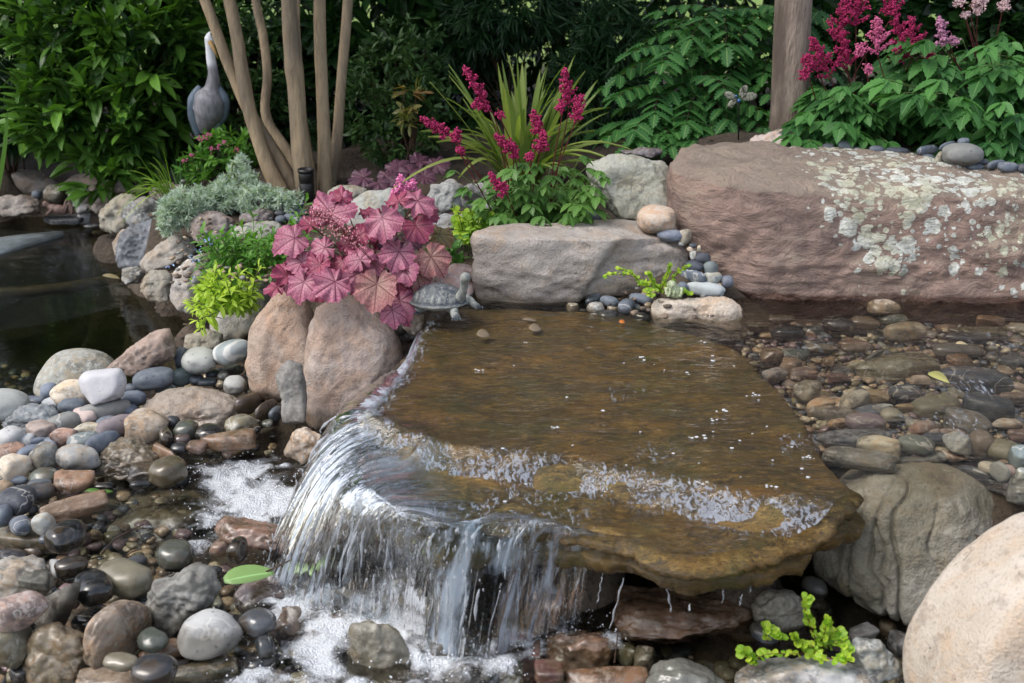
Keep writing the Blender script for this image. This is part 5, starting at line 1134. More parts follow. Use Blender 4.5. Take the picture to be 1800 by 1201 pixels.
def unit(v): return v / (np.linalg.norm(v, axis=-1, keepdims=True) + 1e-9)
def shrub(name, label, cat, root_p, blobs, tmpl, mat, n_cl, per, size, spread=.8, up=.3, group=None, outward=.6, stems=10, stem_mat=None, roll=.4, face=None):
    """blobs: (px, py, Y, rx, ry, rd) ellipsoids (px, px, metres); leaf whorls on the outer part of the blobs, twigs from the root to them"""
    root = empty(name, root_p, label, cat, group); g = Geo(); st = Geo(); Cc = []
    vol = np.array([b_[3] * b_[4] * b_[5] * b_[2] ** 2 for b_ in blobs]) ** .75; vol /= vol.sum()
    for bi, (px, py, Y, rx, ry, rd) in enumerate(blobs):
        c = atY(px, py, Y); t = depth(c); r = np.array([rx * t / FPX, rd, ry * t / FPX]); n = max(3, int(n_cl * vol[bi]))
        d = unit(R.normal(size=(n, 3))); d[:, 1] = -np.abs(d[:, 1]) * np.where(R.random(n) < .75, 1, -1); rr = R.uniform(.45, 1.0, n) ** .6
        rr *= 1 + .18 * vnoise(d * 2.2 + bi * 7, 5)
        Cc.append((c + d * r * rr[:, None], unit(d * outward + np.array([0, 0, up]) + R.normal(0, .25, (n, 3)))))
    P = np.concatenate([a for a, _ in Cc]); D = np.concatenate([a for _, a in Cc]); n = len(P)
    pos = np.repeat(P, per, 0) + R.normal(0, size * .12, (n * per, 3)); dr = np.repeat(D, per, 0) * (1 - spread * .4) + R.normal(0, spread * .75, (n * per, 3)); dr[:, 2] *= .75
    ti = np.repeat(np.clip(R.normal(.42, .28, n), 0, 1), per) + R.normal(0, .12, n * per)
    v, f, a = scatter(*tmpl, pos, frames(dr, roll=roll, size=size * R.uniform(.7, 1.15, len(pos))), np.clip(ti, 0, 1)); g.add(v, f, a)
    g.build('foliage', mat, root)
    rp = np.array(root_p, float)
    for k in R.choice(n, min(stems, n), replace=False):
        q = P[k]; m = (rp + q) / 2 + np.array([0, 0, .05]) + R.normal(0, .02, 3); st.add(*tube(smooth_curve([rp + R.normal(0, [.02, .02, 0], 3), m, q], 8), np.linspace(.005, .0015, 8), 5))
    if stems: st.build('stem', stem_mat or M_TWIG, root)
    return root
def gpoint(px, Y, level=0):
    x = (px - 900) / FPX * depth(np.array([0, Y, level])); return np.array([x, Y, float(ground_z(x, Y)[0]) - .01])

# ---------------------------------------------------------------- the dark thicket behind everything: far more leaves than one could count
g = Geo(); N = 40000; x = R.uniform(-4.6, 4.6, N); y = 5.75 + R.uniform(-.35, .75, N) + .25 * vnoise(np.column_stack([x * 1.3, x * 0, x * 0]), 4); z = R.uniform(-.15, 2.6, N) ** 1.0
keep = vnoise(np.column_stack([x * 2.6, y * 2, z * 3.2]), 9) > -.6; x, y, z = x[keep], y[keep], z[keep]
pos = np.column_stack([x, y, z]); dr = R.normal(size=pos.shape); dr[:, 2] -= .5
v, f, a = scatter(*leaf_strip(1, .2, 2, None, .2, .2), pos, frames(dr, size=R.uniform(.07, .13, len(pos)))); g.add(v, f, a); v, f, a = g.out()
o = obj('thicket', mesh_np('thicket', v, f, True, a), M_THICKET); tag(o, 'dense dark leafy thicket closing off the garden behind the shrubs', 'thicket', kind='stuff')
conifer_spots = [[(1040, 170, 4.9, 75, 100, .22), (1075, 70, 5.0, 70, 70, .22)], [(900, 20, 5.2, 110, 60, .25), (830, 60, 5.3, 60, 60, .2)], [(10, 130, 5.2, 70, 140, .25)]]
clab = ['dark green yew with fine drooping needles right of the striped phormium', 'blackish yew with fine needles behind the striped phormium at the top edge', 'blackish yew with fine needles at the top left corner']
for bl, lb in zip(conifer_spots, clab):
    shrub('yew_shrub', lb, 'yew', gpoint(bl[0][0], bl[0][2]), bl, NEEDLE, M_YEW, 230, 26, .085, .75, -.35, 'yew shrubs at the back', .7, 14, roll=.6)

# ---------------------------------------------------------------- shrubs
shrub('laurel_shrub', 'large glossy laurel shrub with long narrow leaves behind the heron statue', 'laurel', gpoint(200, 5.0),
      [(130, 60, 4.9, 90, 80, .25), (250, 90, 4.9, 120, 100, .3), (110, 190, 4.75, 80, 70, .25), (200, 200, 4.75, 110, 90, .25), (310, 180, 4.95, 70, 110, .2), (190, 285, 4.65, 55, 45, .15), (300, 40, 5.1, 90, 60, .2), (20, 20, 5.0, 50, 30, .15), (360, 60, 5.3, 60, 80, .2)],
      LAUREL, M_LAUREL, 400, 8, .125, .8, .45, None, .7, 24)
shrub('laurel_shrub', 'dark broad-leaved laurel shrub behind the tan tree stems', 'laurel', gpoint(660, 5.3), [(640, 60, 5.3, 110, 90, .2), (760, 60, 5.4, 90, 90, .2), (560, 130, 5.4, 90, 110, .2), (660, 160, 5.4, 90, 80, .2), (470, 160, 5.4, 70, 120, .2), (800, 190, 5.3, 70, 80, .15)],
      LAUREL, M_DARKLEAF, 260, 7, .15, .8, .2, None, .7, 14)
shrub('pieris_shrub', 'bushy small-leaved pieris shrub with bronze tips between tree stems and phormium', 'shrub', gpoint(700, 4.6),
      [(700, 150, 4.55, 90, 70, .2), (650, 200, 4.5, 60, 60, .15), (700, 240, 4.45, 90, 45, .15), (745, 100, 4.6, 40, 60, .12), (760, 190, 4.5, 45, 70, .12), (650, 110, 4.7, 40, 50, .12), (700, 75, 4.75, 30, 50, .1)],
      SMALL, M_PIERIS, 330, 11, .042, .9, .35, None, .6, 26)
shrub('pieris_shrub', 'sprig with orange and bronze leaves in front of the small-leaved pieris', 'shrub sprig', gpoint(720, 4.3), [(722, 160, 4.2, 14, 12, .03), (722, 190, 4.2, 14, 12, .03), (715, 215, 4.2, 10, 8, .03)], SMALL, M_BRONZE, 10, 8, .055, .8, .5, None, .6, 5)
shrub('boxleaf_shrub', 'green small-leaved bush behind the heron statue and the leftmost tree stems', 'shrub', gpoint(430, 4.9), [(430, 180, 4.95, 60, 90, .15), (470, 120, 5.0, 60, 110, .15), (500, 240, 4.9, 70, 60, .12)], SMALL, M_PIERIS, 200, 10, .045, .9, .3, None, .6, 14)
shrub('spirea_bush', 'light green bush with small pink flower heads under the heron statue', 'bush', gpoint(385, 4.45), [(400, 262, 4.4, 45, 30, .10), (350, 290, 4.4, 30, 25, .08), (425, 290, 4.45, 30, 30, .08)], SMALL, M_GREENSOFT, 90, 9, .045, .9, .6, None, .6, 14)
sr = [o for o in C.objects if o.name.startswith('spirea_bush')][0]
for (x, y) in [(337, 272), (325, 283), (362, 240), (352, 245), (368, 236), (385, 258), (372, 262), (395, 250), (415, 262)]:
    sp = Geo(); c = atY(x, y, 4.3); P = c + R.normal(0, .005, (16, 3)); v, f, a = scatter(ico(1)[0], ico(1)[1], np.zeros((12 if len(ico(1)[0]) == 12 else len(ico(1)[0]), 3)), P, np.eye(3)[None] * R.uniform(.0015, .0035, 16)[:, None, None]); sp.add(v, f, a); sp.build('flower_head', M_PINKF, sr)

# mahonia: pinnate fronds of spiny leaflets
def frond(g, gs, base, d, L, n, ll, tmpl, droop=.35, w=1.0, stem_r=.0018):
    d = unit(np.array(d, float)); ts = np.linspace(0, 1, 10); side = unit(np.cross(d, [0, 0, 1.0])); P = np.array([base + d * L * t + np.array([0, 0, -droop * L * t * t]) for t in ts]); gs.add(*tube(P, np.linspace(stem_r, stem_r * .5, 10), 5))
    pos = []; dr = []
    for k in range(n):
        t = .22 + .74 * k / max(1, n - 1); i = t * 9; p = P[int(i)] + (P[min(9, int(i) + 1)] - P[int(i)]) * (i % 1); tang = unit(P[min(9, int(i) + 1)] - P[max(0, int(i) - 1)])
        for s in (-1, 1): pos.append(p); dr.append(side * s + tang * .45 + np.array([0, 0, -.25 + .1 * rnd.random()]))
    pos.append(P[-1]); dr.append(P[-1] - P[-3]); pos = np.array(pos); dr = np.array(dr)
    sz = ll * R.uniform(.8, 1.1, len(pos)); v, f, a = scatter(*tmpl, pos, frames(dr, roll=.18, size=sz), np.clip(R.normal(rnd.uniform(.2, .8), .12, len(pos)), 0, 1)); g.add(v, f, a)
def mahonia(label, rp, heads, ll=.07, nl=5):
    root = empty('mahonia_shrub', rp, label, 'mahonia', 'mahonia shrubs'); g = Geo(); gs = Geo()
    for (px, py, Y, nf, L) in heads:
        c = atY(px, py, Y); gs.add(*tube(smooth_curve([rp, (np.array(rp) + c) / 2 + R.normal(0, .03, 3), c], 8), .006, 6))
        for k in range(nf):
            an = k * 2.4 + rnd.random(); d = np.array([math.cos(an), -abs(math.sin(an)) * .9 if rnd.random() < .8 else .5, rnd.uniform(-.1, .55)]); frond(g, gs, c + R.normal(0, .01, 3), d, L * rnd.uniform(.8, 1.15), nl, ll, MAHON, .4)
    g.build('foliage', M_MAHON, root); gs.build('stem', M_TWIG, root)
mahonia('tall mahonia with spiny paired leaflets between the yew and the right tree trunk', gpoint(1225, 4.25), [(1240, 60, 4.35, 8, .26), (1190, 95, 4.2, 8, .24), (1290, 110, 4.25, 8, .24), (1165, 165, 4.1, 7, .2), (1225, 150, 4.1, 8, .22), (1270, 190, 4.1, 8, .2), (1150, 215, 4.0, 8, .18), (1230, 230, 3.98, 8, .18), (1300, 235, 4.0, 7, .18), (1330, 60, 4.4, 7, .26), (1180, 245, 3.95, 6, .15)], .075)
mahonia('mahonia branch with larger spiny leaves arching in at the top before the tree trunk', gpoint(1345, 4.35), [(1340, 20, 4.3, 7, .28), (1270, 15, 4.35, 7, .26), (1340, 130, 4.3, 7, .2), (1350, 190, 4.3, 6, .18)], .08)

# astilbes
def plume(g, c0, c1, w, n, leafy=True):
    """flower plume from base c0 to tip c1 with side branchlets"""
    ax = c1 - c0; L = np.linalg.norm(ax); P = []
    nb_ = 16; u = unit(np.cross(ax, [0.3, 1, .2])); v_ = unit(np.cross(ax, u))
    for k in range(nb_):
        t = k / nb_; an = k * 2.4 + rnd.random(); l = w * (1 - t) ** .8 * rnd.uniform(.55, 1.1) + .004; d = (u * math.cos(an) + v_ * math.sin(an)) * .85 + unit(ax) * .55; m = int(n / nb_ * (1.35 - t)); q = R.random(m) ** .7
        P.append(c0 + ax * t + np.outer(q * l, d) + R.normal(0, .0032, (m, 3)))
    m = n // 4; q = R.random(m); P.append(c0 + np.outer(.1 + q * .9, ax) + R.normal(0, .003, (m, 3))); P = np.concatenate(P)
    tv, tf = ico(1); tv = tv * (1 + .3 * np.sin(tv[:, [0]] * 9)); s = R.uniform(.0016, .0040, len(P)); M = np.eye(3)[None] * s[:, None, None]; v, f, a = scatter(tv, tf, np.zeros((len(tv), 3)), P, M); g.add(v, f, a)
def compound(g, gs, base, tip, ll, tmpl=None):
    """compound leaf: a stalk with three groups of leaflets"""
    tmpl = tmpl or ASTIL; d = unit(tip - base); side = unit(np.cross(d, [0, 0, 1.0])); gs.add(*tube(smooth_curve([base, (base + tip) / 2 + np.array([0, 0, .03]), tip], 8), .0014, 5)); pos = []; dr = []
    L = np.linalg.norm(tip - base); flat = unit(np.array([d[0], d[1], 0]) + 1e-6)
    for s, t in ((0, 1.0), (-1, .80), (1, .80), (-1, .55), (1, .55)):
        q = base + (tip - base) * t; q2 = q + (side * s * .75 + flat * .5 + np.array([0, 0, -.12])) * ll * (.55 if s else .1); gs.add(*tube(np.array([q, q2]), .0009, 4))
        dd = unit(side * s * .8 + flat * .7 + np.array([0, 0, -.25]))
        for s2 in (0, -1, 1):
            pos.append(q2); dr.append(dd + unit(np.cross(dd, [0, 0, 1.0])) * s2 * .95 + np.array([0, 0, -.1 * rnd.random()]))
    pos = np.array(pos); dr = np.array(dr); v, f, a = scatter(*tmpl, pos, frames(dr, roll=.25, size=ll * R.uniform(.7, 1.1, len(pos))), np.clip(R.normal(rnd.uniform(.15, .85), .1, len(pos)), 0, 1)); g.add(v, f, a)
def astilbe(name, label, group, rp, leaves, plumes, ll, mat, fl_mat, jit=.0):
    root = empty(name, rp, label, 'astilbe', group); g = Geo(); gs = Geo(); rp = np.array(rp, float)
    for (px, py, Y) in leaves: compound(g, gs, rp + np.array([rnd.gauss(0, .03), rnd.gauss(0, .02), 0]), atY(px, py, Y), ll * rnd.uniform(.8, 1.2))
    g.build('foliage', mat, root); rs = Geo()
    for (x0, y0, x1, y1, Y, w, m) in plumes:
        c0, c1 = atY(x0, y0, Y), atY(x1, y1, Y - .01); g = Geo(); plume(g, c0, c1, w * Y / FPX, int(np.linalg.norm(c1 - c0) * 4200) + 60); g.build('flower_plume', m or fl_mat, root)
        b_ = rp + np.array([rnd.gauss(0, .03), 0, 0]); rs.add(*tube(smooth_curve([b_, (b_ * .4 + c0 * .6) + R.normal(0, .01, 3), c0, c1], 12), np.linspace(.0026, .001, 12), 5))
    gs.build('leaf_stalk', M_GREENSTEM, root)
    if plumes: rs.build('flower_stem', M_REDSTEM, root)
    return root
LV = [(rnd.uniform(1400, 1560), rnd.uniform(150, 262), rnd.uniform(3.62, 3.95)) for _ in range(46)] + [(1395, 235, 3.6), (1420, 250, 3.58), (1450, 262, 3.56), (1480, 215, 3.6), (1520, 240, 3.6), (1400, 215, 3.65), (1560, 250, 3.58), (1440, 190, 3.7)]
astilbe('astilbe_plant', 'astilbe with deep magenta plumes right of the grey-brown tree trunk', 'astilbes', gpoint(1480, 3.85), LV,
        [(1460, 135, 1425, 65, 3.75, 34, None), (1490, 120, 1478, 55, 3.78, 34, None), (1470, 70, 1490, -10, 3.8, 30, None), (1505, 45, 1510, -15, 3.8, 30, None), (1435, 120, 1415, 100, 3.72, 30, None), (1590, 110, 1570, 5, 3.78, 34, None), (1605, 100, 1600, 30, 3.75, 38, None), (1570, 25, 1560, -25, 3.8, 22, None), (1420, 132, 1410, 128, 3.7, 16, None), (1625, 90, 1640, 100, 3.75, 14, None)], .075, M_ASTIL, M_MAG)
astilbe('astilbe_plant', 'astilbe with rose-pink plume between the deep magenta ones', 'astilbes', gpoint(1545, 3.8), [(rnd.uniform(1500, 1620), rnd.uniform(140, 200), rnd.uniform(3.7, 3.9)) for _ in range(12)], [(1543, 95, 1542, 30, 3.68, 32, M_PINKF), (1520, 92, 1508, 85, 3.7, 18, M_PINKF), (1520, 124, 1530, 120, 3.65, 10, M_PINKF)], .07, M_ASTIL, M_PINKF)
LV = [(rnd.uniform(1560, 1850), rnd.uniform(60, 235), rnd.uniform(3.6, 4.1)) for _ in range(100)] + [(rnd.uniform(1700, 1850), rnd.uniform(200, 272), rnd.uniform(3.5, 3.7)) for _ in range(24)] + [(1560, 140, 3.5), (1610, 165, 3.5), (1650, 140, 3.5), (1700, 190, 3.5), (1760, 180, 3.5), (1740, 250, 3.45), (1790, 200, 3.5), (1640, 255, 3.55), (1680, 225, 3.55)]
astilbe('astilbe_plant', 'broad leafy astilbe with pale pink and lilac plumes in the top right corner', 'astilbes', gpoint(1720, 3.9), LV,
        [(1660, 80, 1650, 32, 3.7, 20, M_LILAC), (1668, 75, 1683, 72, 3.7, 12, M_LILAC), (1705, 12, 1735, -2, 3.8, 24, M_PALE), (1690, 8, 1685, 2, 3.8, 14, M_PALE), (1762, 20, 1768, 0, 3.8, 14, M_PALE), (1697, 30, 1698, 25, 3.8, 8, M_PALE), (1718, 22, 1720, 18, 3.8, 10, M_PALE)], .085, M_ASTIL, M_PALE)
shrub('leafy_bush', 'dark green rounded-leaf bush behind the pale astilbe plumes', 'bush', gpoint(1700, 4.5), [(1640, 30, 4.6, 80, 60, .15), (1740, 60, 4.5, 90, 70, .15), (1560, 60, 4.7, 80, 60, .15), (1800, 20, 4.5, 60, 60, .1), (1440, 60, 4.9, 60, 80, .1)], COIN, M_DARKLEAF, 200, 8, .06, .9, .3, None, .6, 8)
LV = [(rnd.uniform(865, 1035), rnd.uniform(285, 385), rnd.uniform(3.22, 3.55)) for _ in range(62)] + [(1040, 330, 3.2), (1050, 300, 3.2), (820, 330, 3.3), (800, 300, 3.35), (1020, 275, 3.35), (1060, 310, 3.2), (1048, 345, 3.18), (850, 350, 3.25), (900, 385, 3.2), (950, 380, 3.18), (1000, 375, 3.18), (880, 375, 3.2), (1020, 360, 3.18)]
astilbe('astilbe_plant', 'astilbe with leaning magenta plumes behind the long tan rock', 'astilbes', gpoint(940, 3.4), LV,
        [(852, 175, 815, 118, 3.3, 17, None), (860, 185, 830, 185, 3.3, 10, None), (790, 235, 740, 208, 3.3, 18, None), (800, 250, 803, 228, 3.28, 12, None), (805, 268, 812, 262, 3.28, 9, None), (1000, 185, 992, 122, 3.3, 18, None), (1012, 212, 1022, 168, 3.28, 14, None), (990, 190, 982, 188, 3.3, 10, None), (948, 235, 937, 195, 3.28, 16, None), (950, 268, 955, 232, 3.26, 20, None), (900, 262, 870, 238, 3.3, 14, None), (890, 342, 860, 305, 3.2, 13, None), (905, 278, 900, 250, 3.3, 10, None), (932, 280, 930, 272, 3.25, 8, None), (878, 205, 880, 200, 3.3, 8, None)], .05, M_ASTIL2, M_MAG)

# strap-leaved plants
def strap(g, base, d, L, W, droop, seg=12, twist=0.0):
    tmpl = leaf_strip(1, 1, seg, None, 0, 0)
    d = unit(np.array(d, float)); side = unit(np.cross(d, [0, 0, 1.0]) + 1e-4); tv, tf, ta = tmpl; t = tv[:, 1]; hor = unit(np.array([d[0], d[1], 0]) + 1e-6)
    cen = np.array(base) + np.outer(t * L, d) + np.outer(L * droop * t ** 2.4, hor * .55) - np.outer(L * droop * t ** 2.4, [0, 0, 1.0])
    w = W * np.minimum(1, .45 + 2.2 * t) * (1 - t ** 3) ** .8; an = twist * t; sd = side[None] * np.cos(an)[:, None] + np.cross(side, d)[None] * np.sin(an)[:, None]
    v = cen + sd * (np.sign(tv[:, 0]) * w)[:, None]; v[:, 2] += np.abs(ta[:, 0]) * W * .35; a = ta.copy(); a[:, 2] = rnd.random(); g.add(v, tf, a)
def clump(name, label, cat, base, n, L, W, mat, lean, droop, seed=0, arc=(0, 6.28)):
    root = empty(name, base, label, cat); g = Geo()
    for k in range(n):
        an = rnd.uniform(*arc); l = rnd.random() ** .7 * lean; strap(g, np.array(base) + R.normal(0, [.015, .015, 0], 3), (math.cos(an) * l, math.sin(an) * l * .8, 1), L * rnd.uniform(.6, 1.1), W * rnd.uniform(.7, 1.15), droop * rnd.uniform(.1, 1.2) * (0.3 + l), twist=rnd.uniform(-.8, .8))
    g.build('foliage', mat, root); return root
clump('phormium_plant', 'variegated phormium with green and cream striped sword leaves behind the centre astilbe', 'phormium', gpoint(915, 3.95), 100, .55, .0150, M_PHORM, .72, .62)
ph = [o for o in C.objects if o.name == 'phormium_plant'][0]
clump('arching_grass', 'tuft of bright yellow-green grass arching over the pond bank rocks', 'grass tuft', atY(298, 348, 4.15), 34, .20, .004, M_GRASS, .9, .9, arc=(2.4, 4.0))
clump('iris_clump', 'upright green iris leaves below the heron statue', 'iris', gpoint(320, 4.5), 22, .22, .006, M_IRIS, .3, .15)
r_ = empty('iris_leaf', at(-10, 360, -.3), 'broad twisted pale green iris blade rising from the pond at the left edge', 'iris'); g = Geo()
P0 = atY(-12, 330, 3.6); strap(g, P0 + np.array([-.03, 0, -.12]), (.42, 0, 1), .36, .013, -.1, twist=.6); strap(g, P0 + np.array([-.1, .02, -.12]), (.18, 0, 1), .26, .008, -.05, twist=.3); g.build('blade', M_IRIS, r_)

# silver artemisia
for lb, bl in (('mound of feathery silver-green artemisia hanging over the mauve-brown boulder', [(325, 368, 3.85, 45, 32, .10), (300, 390, 3.8, 22, 20, .05), (355, 345, 3.95, 25, 15, .08)]),
               ('taller clump of feathery silver-green artemisia left of the tree stems', [(420, 335, 4.0, 50, 30, .10), (455, 350, 3.9, 45, 25, .08), (430, 300, 4.1, 22, 22, .06), (500, 352, 3.85, 30, 16, .06), (395, 350, 3.9, 30, 22, .06)])):
    shrub('artemisia_plant', lb, 'artemisia', atY(bl[0][0], bl[0][1] + 25, bl[0][2]), bl, FEATHER, M_SILVER, 260 if 'mound' in lb else 380, 26, .024, 1.1, .5, 'silver artemisias', .7, 20, M_GREENSTEM, .8)
# lime plant with narrow leaves, and the greener one with tiny blue flowers behind it
def leafy_stems(name, label, cat, rp, tips, ll, mat, group=None, n=11, spread=.55, tmpl=LIME, stem=M_GREENSTEM):
    root = empty(name, rp, label, cat, group); g = Geo(); gs = Geo(); rp = np.array(rp, float)
    for (px, py, Y, br) in tips:
        tip = atY(px, py, Y); b_ = rp + (tip - rp) * np.array([.5, .5, 0]) + R.normal(0, .008, 3); P = smooth_curve([b_, (b_ + tip) / 2 + np.array([0, -.01, .015]), tip], 10); gs.add(*tube(P, .0014, 5)); ax = unit(P[-1] - P[3])
        pos = []; dr = []
        for k in range(n):
            t = (3 + 6 * k / (n - 1)); p = P[int(t)] + (P[min(9, int(t) + 1)] - P[int(t)]) * (t % 1); an = k * 2.4; u = unit(np.cross(ax, [0.2, .1, 1])); w = np.cross(ax, u); d = (u * math.cos(an) + w * math.sin(an)) * (1.1 - .6 * k / n) + ax * (.25 + .6 * k / n)
            pos.append(p); dr.append(d)
        v, f, a = scatter(*tmpl, np.array(pos), frames(np.array(dr), roll=.2, size=ll * np.linspace(1.15, .7, n) * R.uniform(.85, 1.1, n)), np.clip(br + R.normal(0, .12, n), 0, 1)); g.add(v, f, a)
    g.build('foliage', mat, root); gs.build('stem', stem, root); return root
tips = [(rnd.uniform(335, 445), rnd.uniform(478, 545), rnd.uniform(3.15, 3.35), rnd.uniform(.55, 1)) for _ in range(62)] + [(350, 545, 3.1, .9), (345, 565, 3.05, .95), (372, 520, 3.1, .9), (398, 495, 3.12, .9), (420, 480, 3.15, .9), (380, 475, 3.2, .8), (365, 500, 3.15, 1), (352, 580, 3.05, .9), (455, 470, 3.15, .9)]
leafy_stems('lime_plant', 'bright lime-yellow narrow-leaved plant spilling over the pinkish grey boulder', 'plant', at(420, 530, -.1), tips, .040, M_LIME)
tips = [(rnd.uniform(350, 500), rnd.uniform(405, 480), rnd.uniform(3.25, 3.6), rnd.uniform(.1, .7)) for _ in range(85)] + [(445, 375, 3.5, .5), (425, 395, 3.5, .4), (540, 350, 3.4, .4), (530, 370, 3.35, .5), (555, 385, 3.3, .5), (510, 385, 3.35, .5), (545, 400, 3.25, .4), (350, 425, 3.4, .3)]
fm = leafy_stems('forget_me_not', 'soft green leafy plant with tiny blue flowers left of the heuchera', 'plant', at(450, 480, -.02), tips, .040, M_GREENSOFT)
g = Geo(); bl = plain('blue_floret', (.35, .50, .85), .6)
for (x, y) in [(362, 425), (368, 422), (372, 428), (343, 442), (335, 450), (348, 460), (340, 488), (333, 492), (352, 440), (338, 457), (297, 470), (303, 468)]:
    P = atY(x, y, 3.25) + R.normal(0, .004, (6, 3)); v, f, a = scatter(*COIN, P, frames(R.normal(size=(6, 3)), size=.005)); g.add(v, f, a)
g.build('flower', bl, fm)
tips = [(rnd.uniform(795, 870), rnd.uniform(365, 420), rnd.uniform(3.25, 3.45), rnd.uniform(.3, .9)) for _ in range(26)]
leafy_stems('lime_plant', 'lime-green low plant between the heuchera and the long tan rock', 'plant', at(825, 430, .03), tips, .026, M_LIME, tmpl=COIN)
tips = [(rnd.uniform(770, 815), rnd.uniform(415, 460), rnd.uniform(3.1, 3.2), rnd.uniform(.0, .5)) for _ in range(9)] + [(728, 425, 3.15, .3), (745, 440, 3.15, .2)]
leafy_stems('geranium_plant', 'small dark green lobed leaves tucked right of the heuchera', 'plant', at(780, 470, .0), tips, .034, M_GREENSOFT, n=5, tmpl=LOBED)
# creeping jenny
def creeper(label, sprays, zb, ll):
    c0 = atY(sprays[0][0][0], sprays[0][0][1], sprays[0][0][2]); root = empty('creeping_jenny', c0, label, 'creeping plant', 'creeping jennies'); g = Geo(); gs = Geo()
    for sp_ in sprays:
        P = smooth_curve(np.array([atY(*q) for q in sp_]), 14); gs.add(*tube(P, .001, 5)); pos = []; dr = []
        for k in range(1, 14):
            ax = unit(P[k] - P[k - 1]); s = np.cross(ax, [0, 0, 1.0])
            for sg in (-1, 1): pos.append(P[k]); dr.append(s * sg + ax * .3 + R.normal(0, .3, 3) + np.array([0, -.2, .25]))
        n = len(pos); v, f, a = scatter(*COIN, np.array(pos), frames(np.array(dr), up=np.array([0, -.7, .8]), roll=.35, size=ll * R.uniform(.6, 1.15, n)), np.clip(R.normal(.5, .3, n), 0, 1)); g.add(v, f, a)
    g.build('foliage', M_JENNY, root); gs.build('stem', M_REDSTEM, root)
creeper('creeping jenny with round lime leaves trailing over the smooth purple stone', [[(1160, 510, 2.98), (1120, 488, 2.95), (1085, 482, 2.94), (1064, 486, 2.93)], [(1165, 512, 2.97), (1130, 500, 2.94), (1110, 480, 2.93), (1088, 474, 2.92)], [(1160, 515, 2.96), (1170, 490, 2.94), (1178, 468, 2.93)], [(1165, 512, 2.96), (1190, 482, 2.95), (1208, 468, 2.94)], [(1160, 512, 2.96), (1148, 495, 2.93), (1140, 482, 2.92)], [(1165, 515, 2.95), (1150, 510, 2.92), (1138, 512, 2.90), (1145, 520, 2.89)], [(1170, 512, 2.97), (1200, 512, 2.93), (1212, 518, 2.91)], [(1160, 505, 2.96), (1135, 497, 2.93), (1125, 500, 2.92)]], 0, .0125)
creeper('creeping jenny with round yellow-green leaves beside the bottom stones at the right', [[(1440, 1140, 1.80), (1425, 1100, 1.80), (1415, 1070, 1.80), (1418, 1050, 1.81)], [(1440, 1140, 1.80), (1450, 1110, 1.79), (1455, 1090, 1.79)], [(1445, 1140, 1.80), (1480, 1130, 1.78), (1492, 1150, 1.77)], [(1440, 1145, 1.79), (1400, 1150, 1.77), (1350, 1150, 1.76), (1320, 1165, 1.76)], [(1350, 1130, 1.79), (1345, 1105, 1.79), (1360, 1110, 1.79), (1372, 1120, 1.78)], [(1440, 1140, 1.79), (1430, 1155, 1.76), (1470, 1158, 1.75), (1490, 1155, 1.75)], [(1325, 1165, 1.76), (1310, 1150, 1.76), (1308, 1142, 1.77)], [(1440, 1140, 1.79), (1405, 1130, 1.78), (1395, 1120, 1.78)], [(1440, 1135, 1.80), (1470, 1110, 1.80), (1480, 1120, 1.79)]], -.3, .0155)

# ---------------------------------------------------------------- heuchera
def heuch_leaf(seed, nl=7, ruffle=.09):
    rg = np.random.default_rng(seed); fold = rg.uniform(-.12, .38); curl = rg.uniform(-.15, .25); nr_, na = 9, 84; v = [(0, 0, 0)]; a = [(0, 0, 0)]; f = []
    ph_ = rg.uniform(0, 6.28, 3)
    for i in range(1, nr_ + 1):
        for k in range(na):
            th = (k / na) * 2 * math.pi; u = (th - math.pi) / math.pi          # gap (leaf base) at th = 0
            lob = .5 + .5 * math.cos((th - math.pi) * nl * .92 / 1.0); R_ = .79 + .13 * lob ** .6 + .035 * math.cos(th * 25 + ph_[0]) + .018 * math.cos(th * 43 + ph_[1])
            R_ *= (1 - .80 * math.exp(-(min(th, 2 * math.pi - th) / .20) ** 2)) * (.90 + .24 * math.cos(th - math.pi)); r = R_ * (i / nr_)
            z = .22 * r * r * (-1) - .015 * (i / nr_) * math.cos((th - math.pi) * nl * .92) + ruffle * (i / nr_) ** 2.5 * (math.sin(th * 7 + ph_[2]) + .6 * math.sin(th * 13 + ph_[0])) + .09 * math.sin(th * 2 + ph_[1]) * r + fold * abs(math.sin(th)) * r - curl * max(0, -math.cos(th)) * r * r + .05 * (i / nr_) ** 1.5 * (1 - abs(math.cos((th - math.pi) * nl * .46)))
            v.append((r * math.sin(th), -r * math.cos(th), z)); a.append((math.cos(th), i / nr_, math.sin(th)))
    for k in range(na): f.append((0, 1 + k, 1 + (k + 1) % na))
    for i in range(nr_ - 1):
        for k in range(na):
            p, q, r_2, s = 1 + i * na + k, 1 + i * na + (k + 1) % na, 1 + (i + 1) * na + (k + 1) % na, 1 + (i + 1) * na + k; f += [(p, s, r_2), (p, r_2, q)]
    return np.array(v), np.array(f), np.array(a)
